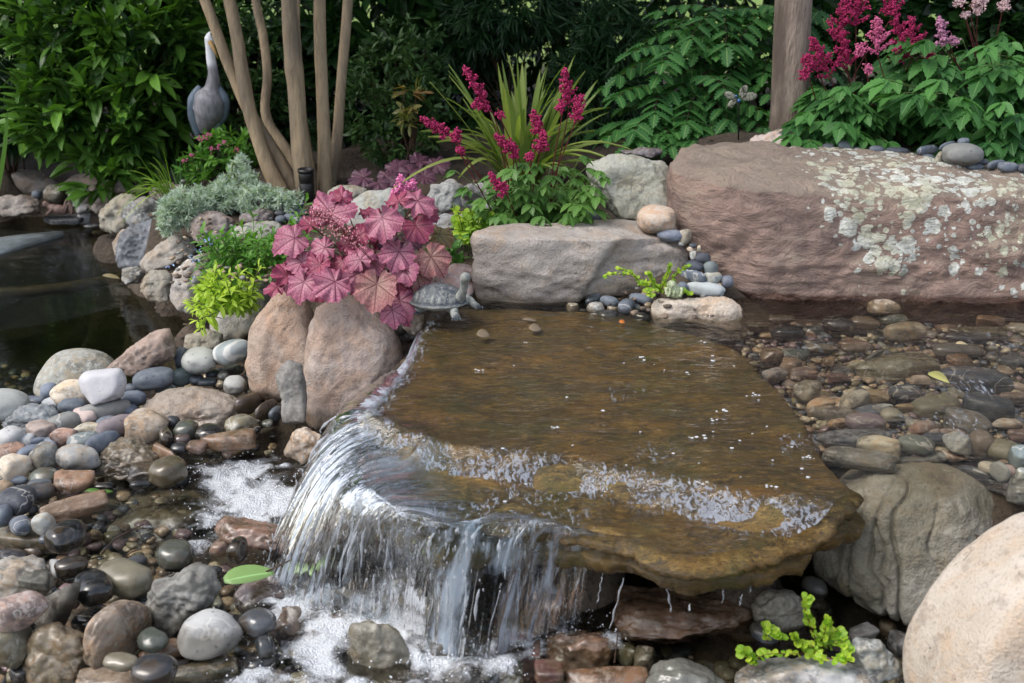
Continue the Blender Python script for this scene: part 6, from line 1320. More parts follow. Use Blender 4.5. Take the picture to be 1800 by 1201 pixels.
def heuch_mat(name, c_in, c_edge, vein, under):
    b = NB(name); x, y, z, _ = b.attr(); th = b.math('ARCTAN2', z, x); th = b.math('ABSOLUTE', th)      # 0 at the base gap, pi at the tip
    th = b.math('SUBTRACT', math.pi, th); per = 2 * math.pi / (7 * .92)
    k = b.math('ABSOLUTE', b.math('SUBTRACT', b.math('FRACT', b.math('ADD', b.math('DIVIDE', th, per), .5)), .5))    # 0 on a main vein .. .5 between
    dm = b.math('MULTIPLY', b.math('MULTIPLY', k, per), y); main = b.step(dm, .01, .05, 1, 0)
    t = b.math('FRACT', b.math('SUBTRACT', b.math('MULTIPLY', y, 5.5), b.math('MULTIPLY', k, 4.2))); ln = b.math('ABSOLUTE', b.math('SUBTRACT', t, .5)); sec = b.step(ln, .03, .17, .9, 0)
    geo = b.n('NewGeometry'); nz_ = b.noise(geo.outputs['Position'], 130, 3, .6); net = b.n('TexVoronoi', {'Vector': geo.outputs['Position'], 'Scale': 75.0}, feature='DISTANCE_TO_EDGE').outputs['Distance']
    vm = b.math('MAXIMUM', b.math('MAXIMUM', main, b.math('MULTIPLY', sec, .75)), b.step(net, .02, .08, .45, 0)); vm = b.math('MULTIPLY', vm, b.step(y, .95, 1.0, 1, .4))
    c = b.mix(b.step(y, .2, 1.0), c_in, c_edge); c = b.mix(b.step(nz_, .4, .65, 0, .12), c, tuple(q * .7 for q in c_edge)); c = b.mix(b.math('MULTIPLY', vm, .9), c, vein); c = b.mix(geo.outputs['Backfacing'], c, under)
    p = b.pbr(Base_Color=c, Roughness=.42, Normal=b.bump(b.math('SUBTRACT', b.math('MULTIPLY', nz_, .5), vm), .22, .002), Specular_IOR_Level=.3)
    return b.done(b.n('MixShader', {0: .15, 1: p, 2: b.n('BsdfTranslucent', {'Color': c}).outputs[0]}).outputs[0])
HM = {'p': heuch_mat('heuchera_pink', (.45, .20, .25), (.40, .13, .20), (.12, .018, .045), (.26, .012, .035)), 'r': heuch_mat('heuchera_rose', (.34, .09, .13), (.30, .055, .11), (.11, .015, .04), (.24, .01, .03)),
      'b': heuch_mat('heuchera_bronze', (.37, .22, .18), (.39, .17, .17), (.12, .035, .035), (.25, .02, .03)), 'k': heuch_mat('heuchera_dark', (.14, .055, .08), (.11, .05, .075), (.04, .015, .03), (.16, .02, .04)),
      'g': heuch_mat('heuchera_olive', (.20, .19, .07), (.24, .16, .08), (.09, .05, .04), (.16, .08, .05))}
hroot_p = at(650, 520, .0); hroot = empty('heuchera_plant', hroot_p, 'heuchera with big ruffled dusty-pink leaves and dark veins above the split tan boulders', 'heuchera', 'heucheras')
# x y radius, tip direction in degrees (image, 0 = right, 90 = up), tilt of the blade away from facing the camera, kind, depth
HL = [(585,372,46,75,.55,'p',3.02),(514,421,36,215,.5,'p',2.98),(673,388,40,-75,.35,'p',2.94),(738,354,34,0,.95,'p',3.02),(733,400,31,-60,.6,'r',3.0),(760,455,36,-55,.35,'b',2.95),(700,446,36,-110,.5,'p',2.92),(638,410,27,40,.7,'r',2.98),
      (568,436,28,200,.6,'p',2.97),(560,468,31,-120,.55,'r',2.93),(527,462,28,200,.6,'p',2.95),(600,462,28,-90,.6,'r',2.95),(632,454,32,120,.55,'p',2.90),(630,486,32,-100,.5,'p',2.90),(662,505,44,-95,.35,'b',2.83),(533,500,33,-100,.5,'p',2.86),
      (585,498,38,-140,.6,'p',2.85),(502,484,26,190,.8,'r',2.93),(484,505,22,200,1.1,'r',2.92),(704,534,36,-70,.5,'p',2.88),(733,484,30,-80,.55,'b',2.94),(712,476,28,-60,.6,'p',2.90),(685,430,25,90,.8,'k',3.0),(655,462,26,-60,.6,'p',2.92),
      (700,352,27,110,.9,'r',3.05),(600,345,24,100,1.0,'r',3.06),(668,425,24,-30,.9,'r',3.02),(545,395,22,130,.9,'r',3.04),(610,430,24,20,.8,'r',3.02),(775,412,28,20,.7,'g',3.06),(700,500,30,-90,.6,'r',2.93),(640,520,26,-110,.7,'r',2.93),(560,510,24,-110,.8,'r',2.93),(515,500,24,-150,.8,'p',2.93),
      (690,548,26,-80,.5,'p',2.83),(755,378,20,20,1.0,'r',3.05),(720,425,24,-20,.8,'k',3.02),(650,375,22,80,1.0,'r',3.06)]
groups = {k: Geo() for k in HM}; st = Geo()
Rr, Ru, Rf = np.array([1., 0, 0]), np.array([0, sT, cT]), np.array([0, cT, -sT])
for i, (px, py, rp_, an, tilt, kd, Y) in enumerate(HL):
    c = atY(px, py, Y); s = rp_ * depth(c) / FPX * 1.10; a_ = math.radians(an); tip = Rr * math.cos(a_) + Ru * math.sin(a_)
    nrm_ = unit(-Rf * math.cos(tilt) + np.array([rnd.uniform(-.6, .6), 0, 1.0]) * math.sin(tilt + rnd.uniform(-.1, .3))); tip = unit(tip - nrm_ * tip.dot(nrm_)); xx = np.cross(tip, nrm_)
    tv, tf, ta = heuch_leaf(i, rnd.choice([6, 7, 8]), .08 + .07 * rnd.random()); v = (tv @ np.stack([xx, tip, nrm_], 1).T) * s; base = c - tip * s * .12; groups[kd].add(v + base, tf, ta)
    st.add(*tube(smooth_curve([hroot_p + R.normal(0, .02, 3), (hroot_p + base) / 2 + np.array([0, .02, .02]), base - nrm_ * .002], 8), .0018, 5))
for k, gg in groups.items():
    if gg.n: gg.build('foliage', HM[k], hroot)
st.build('leaf_stalk', M_REDSTEM, hroot)
fs = Geo(); fg = Geo()
for pts_ in ([(672, 478, 2.84), (630, 435, 2.82), (595, 405, 2.82), (560, 378, 2.84)], [(665, 470, 2.85), (620, 420, 2.83), (580, 385, 2.84), (552, 372, 2.85)]):
    P = smooth_curve(np.array([atY(*q) for q in pts_]), 30); fs.add(*tube(P, .0010, 5))
    for k in range(9, 30):
        for _ in range(5):
            q = P[k] + R.normal(0, [.016, .006, .012], 3); fs.add(*tube(np.array([P[k], q]), .0004, 4)); fg.add(*ell(q, (.0022, .0022, .003), 1), a=(0, 0, rnd.random()))
fs.build('flower_stem', M_REDSTEM, hroot); fg.build('flower', petal('heuchera_floret', (.62, .16, .22), (.80, .45, .48)), hroot)
# small purple heucheras at the back
for lb, lst in (('low purple-grey heuchera in the shade behind the light grey boulder', [(640, 312, 24, 200, .7, 3.9), (665, 322, 22, -60, .8, 3.8), (700, 295, 24, 100, .9, 3.95), (720, 305, 26, 60, .7, 3.9), (745, 310, 20, -30, .8, 3.85), (685, 310, 20, 150, .8, 3.85), (735, 285, 22, 40, .9, 4.0), (765, 290, 22, 10, .8, 3.95), (705, 318, 20, -90, .8, 3.8)]),):
    rp = gpoint(700, 3.95); rt = empty('heuchera_plant', rp, lb, 'heuchera', 'heucheras'); gg = Geo(); st = Geo()
    for i, (px, py, r_, an, tilt, Y) in enumerate(lst):
        c = atY(px, py, Y); s = r_ * depth(c) / FPX * 1.15; a_ = math.radians(an); tip = Rr * math.cos(a_) + Ru * math.sin(a_); nrm_ = unit(-Rf * math.cos(tilt) + np.array([0, 0, 1.0]) * math.sin(tilt)); tip = unit(tip - nrm_ * tip.dot(nrm_)); xx = np.cross(tip, nrm_)
        tv, tf, ta = heuch_leaf(i + 60); gg.add((tv @ np.stack([xx, tip, nrm_], 1).T) * s + c, tf, ta); st.add(*tube(np.array([rp, (rp + c) / 2 + [0, 0, .02], c]), .0015, 5))
    gg.build('foliage', HM['k'], rt); st.build('leaf_stalk', M_REDSTEM, rt)
# small hot pink astilbe above the heuchera
rp = gpoint(715, 3.25); rt = empty('astilbe_plant', rp, 'small astilbe with one bright pink fluffy plume above the heuchera', 'astilbe', 'astilbes')
for (x0, y0, x1, y1, w) in [(708, 338, 702, 308, 14), (720, 335, 727, 320, 9), (700, 345, 690, 340, 14)]:
    g = Geo(); plume(g, atY(x0, y0, 3.1), atY(x1, y1, 3.1), w * 3.1 / FPX, 150); g.build('flower_plume', M_HOTPINK, rt)
st = Geo(); st.add(*tube(np.array([rp, atY(712, 370, 3.15), atY(712, 335, 3.1)]), .0015, 5)); st.build('flower_stem', M_GREENSTEM, rt)

# ---------------------------------------------------------------- trees
def crown(center, r, n, root):
    d = unit(R.normal(size=(n, 3))) * (R.random((n, 1)) ** .4) * np.array(r); P = np.array(center) + d; g = Geo()
    v, f, a = scatter(*leaf_strip(1, .25, 2, None, .2, .2), P, frames(R.normal(size=(n, 3)), size=R.uniform(.09, .15, n))); g.add(v, f, a); g.build('crown', M_DARKLEAF, root)
def trunk(path, radii, mat, root, bump=.05, seg=40, n=18, seed=0, knots=()):
    P = smooth_curve(np.array(path), seg); r = np.interp(np.linspace(0, 1, seg), np.linspace(0, 1, len(radii)), radii); v, f = tube(P, r, n); c = np.repeat(P, n, 0); m = len(c); dv = v[:m] - c
    w = 1 + bump * fbm(np.column_stack([v[:m, 0] * 18, v[:m, 1] * 18, v[:m, 2] * 5]) + seed, 3, seed)
    for (k, s, amp) in knots: w = w + amp * np.exp(-((v[:m, 2] - k[2]) / s) ** 2) * (.5 + .5 * np.clip(unit(dv) @ unit(np.array(k) - c[np.argmin(np.abs(c[:, 2] - k[2]))] + 1e-5), -1, 1))
    v[:m] = c + dv * w[:, None]; return part('trunk', v, f, mat, root)
cm_base = gpoint(540, 4.3); crape = empty('crape_myrtle', cm_base, 'multi-stemmed crape myrtle with smooth tan stems fanning up out of the picture', 'tree')
def stem_path(pts, Y0, Y1, zt=2.2):
    P = [atY(x, y, Y0 + (Y1 - Y0) * i / (len(pts) - 1)) for i, (x, y) in enumerate(pts)]; d = P[-1] - P[-2]; d = d / d[2]; P.append(P[-1] + d * (zt - P[-1][2]) * .5 + R.normal(0, .03, 3)); P.append(P[-1] + np.array([d[0] * .3, 0, 1]) * (zt - P[-2][2]) * .5); return P
px2m = 4.35 / FPX
for pts_, rad, Y0, Y1, sd_ in ([[(525, 350), (480, 265), (435, 190), (400, 110), (358, -5)], 12, 4.25, 4.3, 1], [[(500, 350), (470, 290), (440, 200), (425, 120), (402, -5)], 14, 4.2, 4.25, 2], [[(560, 350), (505, 265), (468, 205), (470, 130), (462, 60), (448, -5)], 10, 4.35, 4.5, 3],
        [[(540, 345), (528, 260), (520, 150), (512, 70), (508, -5)], 17, 4.15, 4.15, 4], [[(555, 345), (532, 200), (524, 90), (522, -5)], 8, 4.35, 4.5, 5], [[(572, 350), (570, 250), (566, 150), (562, -5)], 13, 4.2, 4.25, 6], [[(578, 340), (592, 250), (600, 140), (612, -5)], 11, 4.25, 4.35, 7]):
    r = rad * .84 * px2m; kn = ((tuple(atY(514, 122, 4.12)), .035, .22),) if sd_ == 4 else ((tuple(atY(468, 205, 4.4)), .03, .2),) if sd_ == 3 else ()
    trunk(stem_path(pts_, Y0, Y1), [r * 1.25, r, r * .95, r * .85, r * .5], M_BARK, crape, .06, seed=sd_, knots=kn)
crown((-1.3, 4.6, 2.9), (2.2, 1.2, .6), 5200, crape)  # unseen crown, widened to cut the skylight on the shrubs at the back
tb = gpoint(1390, 3.95); tr = empty('shade_tree', tb, 'single straight grey-brown tree trunk behind the lichen boulder', 'tree')
p0, p1 = atY(1388, 232, 3.95), atY(1395, -5, 3.98); d = (p1 - p0) / (p1 - p0)[2]; r = 31 * 3.98 / FPX
trunk([p0 - d * .15, p0, p1, p1 + d * 1.0, p1 + d * 2.0], [r * 1.45, r * 1.12, r * .96, r * .9, r * .6], M_GREYBARK, tr, .05, 60, 28, 9); crown((1.4, 4.5, 3.2), (2.0, 1.1, .6), 4400, tr)  # the crown above is unseen, enlarged to shade the back shrubs
# ================================================================ garden ornaments
# stone turtle
tc = atY(772, 529, 2.88); s = depth(tc) / FPX; turtle = empty('turtle_statue', tc, 'weathered grey stone turtle statue with raised head at the back corner of the ledge', 'turtle statue')
b = NB('weathered_turtle'); p = b.objco(); n1 = b.noise(p, 60, 5, .7); x, y, z, _ = b.attr()
c = b.mix(b.step(n1, .35, .65), (.27, .28, .25), (.15, .16, .16)); c = b.mix(b.math('MULTIPLY', x, .95), c, (.035, .045, .062)); c = b.mix(b.step(b.noise(p, 160, 3, .7), .55, .7, 0, .5), c, (.50, .49, .42))
M_TURT = b.done(b.pbr(Base_Color=c, Roughness=.65, Normal=b.bump(n1, .5, .004)))
ax = unit(np.array([.93, -.36, .06])); az = unit(np.array([-.04, .05, 1.0])); ay = np.cross(az, ax); ax = np.cross(ay, az); TM = np.stack([ax, ay, az], 1)   # local x = forward
def tl(v): return np.asarray(v) @ TM.T + tc
d, f = ico(5); v = d * np.array([49, 40, 30]) * s; v[:, 2] = np.where(v[:, 2] < 0, v[:, 2] * .45, v[:, 2]); up_ = d[:, 2] > -.05
rim = np.exp(-((d[:, 2] + .03) / .10) ** 2); v[:, :2] *= (1 + .10 * rim)[:, None]
# scutes: a middle row of five and side rows, with dark grooves and ribs
u = d[:, 0] * 2.6; wv_ = d[:, 1] / (np.sqrt(1 - d[:, 0] ** 2 * .8) + .05); row = np.where(np.abs(wv_) < .30, 0, 1); gx_ = np.abs(((u + row * .5) % 1) - .5) * 2; gr = np.exp(-((1 - gx_) / .12) ** 2); gr = np.maximum(gr, np.exp(-((np.abs(wv_) - .30) / .035) ** 2)) * up_
gr = np.maximum(gr, np.exp(-((d[:, 2] - .12) / .03) ** 2) * up_); ribs = np.clip(vnoise(np.column_stack([d[:, 0] * 22, d[:, 1] * 3, d[:, 2] * 3]), 4), 0, 1) * up_
v *= (1 - .035 * gr + .03 * (1 - gx_) * 0 + .02 * (gx_ < .9) * np.cos(gx_ * 1.5) * up_)[:, None]
bars = np.clip(np.sin(d[:, 0] * 27 + 2 * vnoise(d * 3, 2)) * 1.8 - .3, 0, 1) * np.exp(-((d[:, 2] - .42) / .26) ** 2); shade = np.clip((.80 + .3 * vnoise(d * 9, 8)) * (d[:, 2] > .06) * (1 - .95 * bars) + .6 * gr, 0, 1)
part('shell', tl(v), f, M_TURT, turtle, {'lc': np.column_stack([shade, shade * 0, shade * 0])})
def limb(name, pts_, rad, n=14):
    P = smooth_curve(np.array(pts_, float) * s, 16); r = np.interp(np.linspace(0, 1, 16), np.linspace(0, 1, len(rad)), rad) * s; v, f = tube(P, r, n); v = v + .6 * s * fbm(v / s * .25, 3, 7)[:, None] * unit(v - np.repeat(P, n, 0).mean(0)); return part(name, tl(v), f, M_TURT, turtle)
def loc(px, py, Y): return (np.linalg.inv(TM) @ (atY(px, py, Y) - tc)) / s
nk = loc(800, 530, 2.87); limb('head', [loc(792, 540, 2.88), loc(806, 527, 2.85), loc(815, 508, 2.83), loc(816, 495, 2.82), loc(818, 488, 2.805), loc(822, 488, 2.79)], [12, 9.5, 7, 7.2, 9.2, 5.5])
def claws(px, py, Y, o):
    g = Geo()
    for k in range(4): g.add(*tube(np.array([atY(px + k * 4.2 - 7, py + abs(k - 1.5), Y), atY(px + k * 5.0 - 8, py + 5 + abs(k - 1.5), Y - .006)]), [2.2 * s, .6 * s], 6), a=(1, 0, 0))
    v, f, a = g.out(); q = part('claw', v, f, M_TURT, turtle, a)
limb('leg', [loc(790, 540, 2.87), loc(797, 543, 2.83), loc(799, 553, 2.815), loc(803, 558, 2.80)], [9, 8, 7, 6.5]); claws(803, 558, 2.795, 0)
limb('leg', [loc(818, 525, 2.87), loc(828, 530, 2.87), loc(834, 536, 2.86), loc(840, 539, 2.85)], [9, 7, 6, 5.5]); claws(842, 538, 2.85, 0)
limb('leg', [loc(745, 540, 2.90), loc(736, 544, 2.88), loc(731, 547, 2.87)], [8, 7, 6]); claws(731, 548, 2.865, 0)
g = Geo(); [g.add(*ell(atY(x_, 489, 2.80), (1.8 * s,) * 3, 2), a=(1, 0, 0)) for x_ in (814, 823)]; v, f, a = g.out(); part('eye', v, f, M_TURT, turtle, a)

# heron statue
hc = atY(367, 190, 4.55); s = depth(hc) / FPX; heron = empty('heron_statue', atY(375, 330, 4.55), 'blue-grey heron garden statue on a metal post in front of the laurel', 'heron statue')
def hp(x_, y_, dy=0): return atY(x_, y_, 4.55 + dy)
b = NB('heron_paint'); p = b.n('NewGeometry').outputs['Position']; zz = b.n('SeparateXYZ', {0: p}).outputs[2]; zn = hp(372, 112)[2]
fe = b.noise(b.vmap(p, (1, 1, .25)), 70, 4, .6); c = b.mix(b.step(fe, .4, .62), (.25, .24, .26), (.16, .16, .18)); c = b.mix(b.step(zz, zn - .02, zn + .02), c, (.72, .73, .76))
M_HER = b.done(b.pbr(Base_Color=c, Roughness=.55, Normal=b.bump(fe, .5, .006)))
P = smooth_curve(np.array([hp(357, 235, .02), hp(361, 215), hp(367, 195, -.01), hp(370, 172, -.02), hp(374, 155, -.02), hp(375, 130, -.03), hp(371, 105, -.03), hp(369, 85, -.03), hp(369, 68, -.03), hp(372, 58, -.035)]), 46)
r = np.interp(np.linspace(0, 1, 46), np.linspace(0, 1, 10), [3, 17, 28, 27, 14, 9, 8, 7.2, 9, 4]) * s; v, f = tube(P, r, 24); part('body', v, f, M_HER, heron)
M_WING = plain('heron_wing_paint', (.17, .22, .28), .5, .4, 0, .35, 45, .6, .006, (1, 1, .3))
for sx_ in (-1, 1):
    P = smooth_curve(np.array([hp(367 + sx_ * 16, 152, -.02), hp(367 + sx_ * 26, 172, -.02), hp(366 + sx_ * 26, 195, 0), hp(362 + sx_ * 18, 220, .01), hp(358 + sx_ * 8, 243, .02)]), 20); r = np.interp(np.linspace(0, 1, 20), [0, .3, .6, .85, 1], [4, 10, 11, 7, 1.5]) * s; v, f = tube(P, r, 12); part('wing', v, f, M_WING, heron)
P = np.array([hp(369, 74, -.045), hp(375, 84, -.06), hp(383, 103, -.075)]); v, f = tube(P, [4.2 * s, 3.2 * s, .5 * s], 10); part('beak', v, f, plain('beak_paint', (.45, .28, .09), .5), heron)
v, f = tube(smooth_curve(np.array([hp(370, 58, -.05), hp(375, 61, -.045), hp(379, 70, -.03), hp(378, 78, -.01)]), 10), [2.5 * s, 3.2 * s, 3.5 * s, 3.5 * s, 3.5 * s, 3 * s, 3 * s, 2 * s, 2 * s, 1 * s], 8); part('crest', v, f, plain('black_paint', (.02, .02, .024), .5), heron)
M_RUST = plain('rusty_metal', (.10, .055, .04), .6, .4, .6)
for dx in (-3, 4): v, f = tube(np.array([hp(371 + dx, 222), hp(374 + dx * .5, 260), hp(376, 334)]), 2.6 * s, 8); part('leg', v, f, M_RUST, heron)

# butterfly stake
bc = atY(1297, 175, 3.8); s = depth(bc) / FPX; bf = empty('butterfly_stake', atY(1298, 250, 3.8), 'cream butterfly ornament with blue beads on a thin stake before the mahonia', 'butterfly ornament')
b = NB('butterfly_wing'); p = b.objco(); x, y, z, _ = b.attr(); vr = b.n('TexVoronoi', {'Vector': p, 'Scale': 55.0}, feature='DISTANCE_TO_EDGE').outputs['Distance']
c = b.mix(b.step(vr, .02, .07), (.10, .09, .07), (.52, .52, .40)); c = b.mix(b.step(y, .88, .94), c, (.10, .09, .07)); MW = b.done(b.n('MixShader', {0: .35, 1: b.pbr(Base_Color=c, Roughness=.35), 2: b.n('BsdfTranslucent', {'Color': c}).outputs[0]}).outputs[0])
def wing(cx_, cy_, rx_, ry_, an):
    v = [bc]; a = [(0, 0, 0)]; f = []; n = 28; c0 = atY(cx_, cy_, 3.8 - .01)
    for ring_ in (.5, 1.0):
        for k in range(n):
            t = k / n * 2 * math.pi; px_, py_ = cx_ + (rx_ * math.cos(t) * math.cos(an) - ry_ * math.sin(t) * math.sin(an)) * ring_, cy_ - (rx_ * math.cos(t) * math.sin(an) + ry_ * math.sin(t) * math.cos(an)) * ring_
            v.append(atY(px_, py_, 3.79 + .0006 * (px_ - 1297))); a.append((0, ring_, 0))
    v[0] = atY(cx_, cy_, 3.79 + .0006 * (cx_ - 1297))
    for k in range(n): f.append((0, 1 + k, 1 + (k + 1) % n)); q = (1 + k, 1 + n + k, 1 + n + (k + 1) % n, 1 + (k + 1) % n); f += [(q[0], q[1], q[2]), (q[0], q[2], q[3])]
    o = part('wing', np.array(v), np.array(f), MW, bf, {'lc': np.array(a)}); m = o.modifiers.new('thick', 'SOLIDIFY'); m.thickness = .0015
wing(1307, 160, 12, 6.5, 1.0); wing(1317, 170, 15, 8, .15); wing(1283, 168, 11, 7, 2.7); wing(1287, 182, 11, 6, -2.3)
v, f = tube(np.array([atY(1296, 171, 3.77), atY(1298, 190, 3.77), atY(1298, 252, 3.8)]), 1.3 * s, 6); part('stake', v, f, plain('dark_wire', (.015, .015, .015), .5), bf)
g = Geo(); g.add(*ell(atY(1294, 169, 3.765), (2.4 * s,) * 3, 2)).add(*ell(atY(1299, 177, 3.765), (3 * s, 3 * s, 3.6 * s), 2)); g.build('bead', plain('blue_glass_bead', (.02, .10, .30), .1, .9), bf)

# black path light
pc = atY(541, 352, 3.95); s = depth(pc) / FPX; pl = empty('path_light', pc, 'black cylindrical path light standing before the tree stems', 'path light'); MB_ = plain('black_lamp_metal', (.022, .020, .020), .35, .5, .2, .2)
def lathe(prof, n=28):
    v = []; f = []
    for (r_, z_) in prof:
        for k in range(n): t = k / n * 2 * math.pi; v.append(pc + np.array([r_ * math.cos(t), r_ * math.sin(t), z_]) * s)
    for i in range(len(prof) - 1):
        for k in range(n): f.append((i * n + k, i * n + (k + 1) % n, (i + 1) * n + (k + 1) % n, (i + 1) * n + k))
    return np.array(v), np.array(f)
part('housing', *lathe([(0, 0), (12, 0), (13, 3), (13, 30), (12.2, 31), (12.2, 33), (13, 34), (13, 48), (12, 50), (0, 50)]), MB_, pl)
part('glare_cap', *lathe([(11, 50.5), (14.2, 50.5), (14.2, 56), (12.5, 56), (11.5, 52), (0, 52)]), MB_, pl)

# frog figurine by the low cream rock
fc = atY(1184, 519, 2.935); s = depth(fc) / FPX; fr_ = empty('frog_figurine', fc, 'small pale green frog figurine sitting behind the low blocky cream rock', 'frog figurine')
b = NB('pale_green_stone'); p = b.objco(); n1 = b.noise(p, 130, 4, .7); MF = b.done(b.pbr(Base_Color=b.mix(b.step(n1, .4, .6), (.46, .50, .33), (.22, .27, .15)), Roughness=.7, Normal=b.bump(n1, .7, .004)))
def fp(x_, y_, dy=0): return atY(x_, y_, 2.935 + dy)
g = Geo(); v, f = tube(smooth_curve(np.array([fp(1194, 522, .01), fp(1188, 514), fp(1182, 505, -.005), fp(1180, 499, -.01), fp(1179, 495, -.013)]), 16), np.interp(np.linspace(0, 1, 16), [0, .25, .55, .75, 1], [6, 12, 9, 8, 3]) * s, 16); v += .5 * s * vnoise(v / s * .3, 3)[:, None]; g.add(v, f); g.build('body', MF, fr_)
for x_ in (1176, 1184): v, f = ell(fp(x_, 496.5, -.013), (2.3 * s,) * 3, 2); part('eye', v, f, MF, fr_)
for sx_, x_ in ((-1, 1174), (1, 1196)):
    v, f = tube(smooth_curve(np.array([fp(x_ - sx_ * 3, 512, -.005), fp(x_ + sx_ * 3, 508, -.012), fp(x_ + sx_ * 1, 518, -.02), fp(x_ - sx_ * 2, 521, -.025)]), 10), np.linspace(4.2, 2, 10) * s, 8); part('leg', v, f, MF, fr_)
for x_ in (1178, 1186): v, f = tube(np.array([fp(x_, 508, -.014), fp(x_ - 1, 516, -.022), fp(x_ - 2, 521, -.026)]), np.array([2.6, 2, 2.2]) * s, 7); part('arm', v, f, MF, fr_)

# reclining figurine on slate at the far pond edge
shard([(76, 383), (80, 378), (140, 376), (150, 380), (140, 386), (90, 388)], -.27, .02, 'flat dark slate slab carrying the reclining figurine', (.07, .085, .10), .3)
rc = atY(100, 372, 4.85); s = depth(rc) / FPX; rf = empty('reclining_frog_figurine', rc, 'small reddish-brown reclining frog figurine on the flat slate at the far pond edge', 'frog figurine'); MR = plain('terracotta', (.20, .13, .11), .6, .4, 0, .3, 60)
def rp_(x_, y_, dy=0): return atY(x_, y_, 4.85 + dy)
g = Geo(); g.add(*tube(smooth_curve(np.array([rp_(118, 372), rp_(107, 369), rp_(97, 368), rp_(88, 364), rp_(80, 360), rp_(76, 360)]), 18), np.interp(np.linspace(0, 1, 18), [0, .25, .5, .65, .85, 1], [5, 9, 8, 5, 7, 3]) * s, 14)); g.build('body', MR, rf)
for pts_ in ([(114, 372), (120, 358), (127, 364), (126, 376)], [(112, 370), (117, 353), (122, 352), (124, 372)], [(92, 368), (86, 374), (82, 378)]): v, f = tube(smooth_curve(np.array([rp_(*q, -.02) for q in pts_]), 12), 2.6 * s, 8); part('leg' if len(pts_) == 4 else 'arm', v, f, MR, rf)

# pond net, float and rim
b = NB('pond_net'); x, y, z, _ = b.attr(); l1 = b.math('ABSOLUTE', b.math('SUBTRACT', b.math('FRACT', b.math('MULTIPLY', x, 150.0)), .5)); l2 = b.math('ABSOLUTE', b.math('SUBTRACT', b.math('FRACT', b.math('MULTIPLY', y, 95.0)), .5))
m = b.math('MULTIPLY', b.math('MAXIMUM', b.step(l1, .03, .09, 1, 0), b.step(l2, .03, .09, 1, 0)), .9); MN = b.done(b.n('MixShader', {0: m, 1: b.n('BsdfTransparent').outputs[0], 2: b.pbr(Base_Color=(.022, .026, .026), Roughness=.22, Specular_IOR_Level=1.0)}).outputs[0])
n = 70; q = [at(-160, 395, -.29), at(150, 415, -.29), at(213, 545, -.29), at(-160, 610, -.29)]; v = []; a = []
for i in range(n):
    for k in range(n):
        u_, w_ = i / (n - 1), k / (n - 1); P = (q[0] * (1 - u_) + q[1] * u_) * (1 - w_) + (q[3] * (1 - u_) + q[2] * u_) * w_; P = P.copy()
        P[2] += .012 * abs(math.sin(w_ * 9 + u_ * 1.2)) ** 3 + .010 * vnoise(np.array([[u_ * 3, w_ * 14, 0]]), 2)[0] - .002; v.append(P); a.append((u_ * 1.1, w_ * 1.1, 0))
idx = np.arange(n * n).reshape(n, n); f = np.stack([idx[:-1, :-1], idx[:-1, 1:], idx[1:, 1:], idx[1:, :-1]], -1).reshape(-1, 4)
o = obj('pond_net', mesh_np('pond_net', np.array(v), f, True, {'lc': np.array(a)}), MN); tag(o, 'fine black netting lying in folds on the pond surface', 'pond net')
g = Geo(); P = [at(-200, 452, -.285), at(-20, 444, -.285), at(60, 424, -.285), at(112, 407, -.285), at(40, 412, -.285), at(-60, 424, -.285), at(-200, 432, -.285)]; P = smooth_curve(np.array(P + P[:1]), 40)[:-1]; c_ = np.mean(P, 0)
v = np.concatenate([[c_ + [0, 0, .012]], P, P - [0, 0, .02]]); f = [(0, 1 + (k + 1) % len(P), 1 + k) for k in range(len(P))] + [(1 + k, 1 + (k + 1) % len(P), 1 + len(P) + (k + 1) % len(P)) for k in range(len(P))] + [(1 + k, 1 + len(P) + (k + 1) % len(P), 1 + len(P) + k) for k in range(len(P))]
o = obj('pond_sheet', mesh_np('pond_sheet', v, np.array(f)), plain('pale_grey_sheet', (.22, .25, .26), .35)); tag(o, 'pale grey sheet floating on the far left of the pond', 'pond sheet')
P = [at(-150, 520, -.34), at(60, 512, -.34), at(215, 490, -.34)]; g = Geo(); g.add(*tube(smooth_curve(np.array(P), 12), .022, 10)); v, f, a = g.out(); o = obj('sunken_log', mesh_np('sunken_log', v, f), plain('waterlogged_wood', (.17, .12, .06), .5)); tag(o, 'brown log lying just under the pond net', 'log')

# loose leaves, twigs and driftwood
def flat_leaf(label, px, py, z, an, L, mat, tmpl=LAUREL, cat='leaf', tilt=.3):
    c = at(px, py, z); d = np.array([[math.cos(an), math.sin(an), 0.0]]); v, f, a = scatter(*tmpl, c[None], frames(d, up=np.array([0, -tilt, 1.0]), roll=0.0, size=L), np.array([.6])); v = v - c; o = obj('fallen_leaf', mesh_np('fallen_leaf', v, f, True, {'lc': a}), mat, loc=[float(q) for q in c]); m = o.modifiers.new('thick', 'SOLIDIFY'); m.thickness = .0006; tag(o, label, cat)
M_YLEAF = G('yellow_leaf', (.36, .33, .11), (.42, .40, .17), (.4, .4, .1), .4, .2); M_WLEAF = G('wet_green_leaf', (.20, .34, .10), (.28, .42, .17), (.35, .6, .25), .25, .2); M_DRY = G('dry_leaf', (.10, .06, .045), (.25, .20, .14), None, .6, .1)
flat_leaf('yellow leaf caught on the stones of the stream bed', 1632, 655, .010, -1.0, .060, M_YLEAF, leaf_strip(1, .26, 7, lambda t: max(.02, math.sin(math.pi * t ** .7)) ** .9, .3, .1))
flat_leaf('wet bright green torn leaf beside the angular grey-green stone', 394, 1022, -.255, .45, .105, M_WLEAF, leaf_strip(1, .24, 8, lambda t: max(.1, math.sin(math.pi * t ** .8)) ** .5, .35, .1))
flat_leaf('green leaf lying on the wet stones left of the shallows', 150, 862, -.26, 0.0, .045, M_ASTIL2)
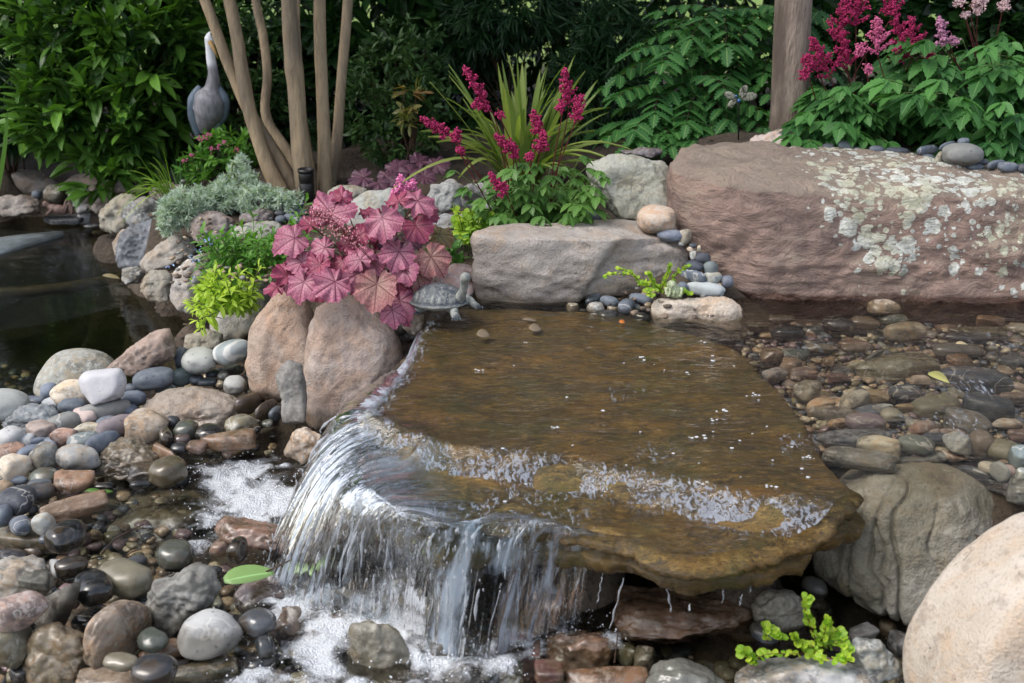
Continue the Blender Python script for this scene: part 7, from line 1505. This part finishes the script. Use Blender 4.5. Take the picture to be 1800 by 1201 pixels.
flat_leaf('second green leaf on the wet stones beside the orange stone', 178, 866, -.26, .5, .028, M_ASTIL2, ASTIL)
flat_leaf('dry dark leaf on the ledge below the long tan rock', 918, 561, .010, .0, .042, M_DRY); flat_leaf('curled grey leaf on the ledge in front of the turtle', 838, 588, .012, .2, .036, M_DRY, COIN)
flat_leaf('small brown leaf on the ledge', 930, 577, .010, .1, .034, M_DRY, COIN); flat_leaf('small orange leaf scrap in the water beside the waterline pebbles', 1088, 565, .008, -.3, .016, G('orange_leaf', (.5, .15, .04), (.55, .2, .05)), COIN)
flat_leaf('pale pointed leaf on the upper stream at the right', 1680, 604, .012, .3, .04, G('buff_leaf', (.5, .4, .22), (.55, .45, .3)), LAUREL)
flat_leaf('buff leaf floating on the pond beside the net', 180, 484, -.285, -.1, .07, G('buff_leaf2', (.35, .28, .15), (.4, .33, .2)), LAUREL)
g = Geo(); N = 420; pos = []
while len(pos) < N:
    px, py, Yr = rnd.uniform(250, 1250), rnd.uniform(280, 480), 0
    q = at(px, py, .02); zz_ = float(ground_z(q[0], q[1])[0]); pos.append([q[0], q[1], zz_ + .012])
v, f, a = scatter(*COIN, np.array(pos), frames(R.normal(size=(N, 3)) * [1, 1, .15], roll=.4, size=R.uniform(.008, .022, N))); o = obj('leaf_litter', mesh_np('leaf_litter', v, f, True, {'lc': a}), M_DRY); tag(o, 'dry brown leaf litter on the planting bed', 'leaf litter', kind='stuff')
def twig(label, pts_, r):
    P = smooth_curve(np.array([at(*q) for q in pts_]), 18); v, f = tube(P, np.linspace(r, r * .5, 18) * (1 + .15 * R.normal(size=18)), 7); c = v.mean(0); o = obj('twig', mesh_np('twig', v - c, f), M_TWIG, loc=[float(q) for q in c]); tag(o, label, 'twig')
twig('curved dark twig lying across the foamy flat slab', [(178, 975, -.285), (200, 950, -.283), (225, 935, -.28), (252, 922, -.28)], .0022)
twig('thin twig at the foot of the curved one', [(150, 985, -.27), (175, 979, -.28), (182, 978, -.28)], .0016); twig('short twig by the grey-green dome in the shallows', [(215, 985, -.28), (232, 970, -.28), (250, 966, -.28)], .0018)
twig('dark stick entering the left foot of the waterfall', [(440, 1020, -.27), (475, 1002, -.26), (510, 985, -.25)], .003); twig('thin reddish stick standing by the peach wet rock', [(1080, 1165, -.30), (1083, 1140, -.27), (1086, 1112, -.24)], .002)
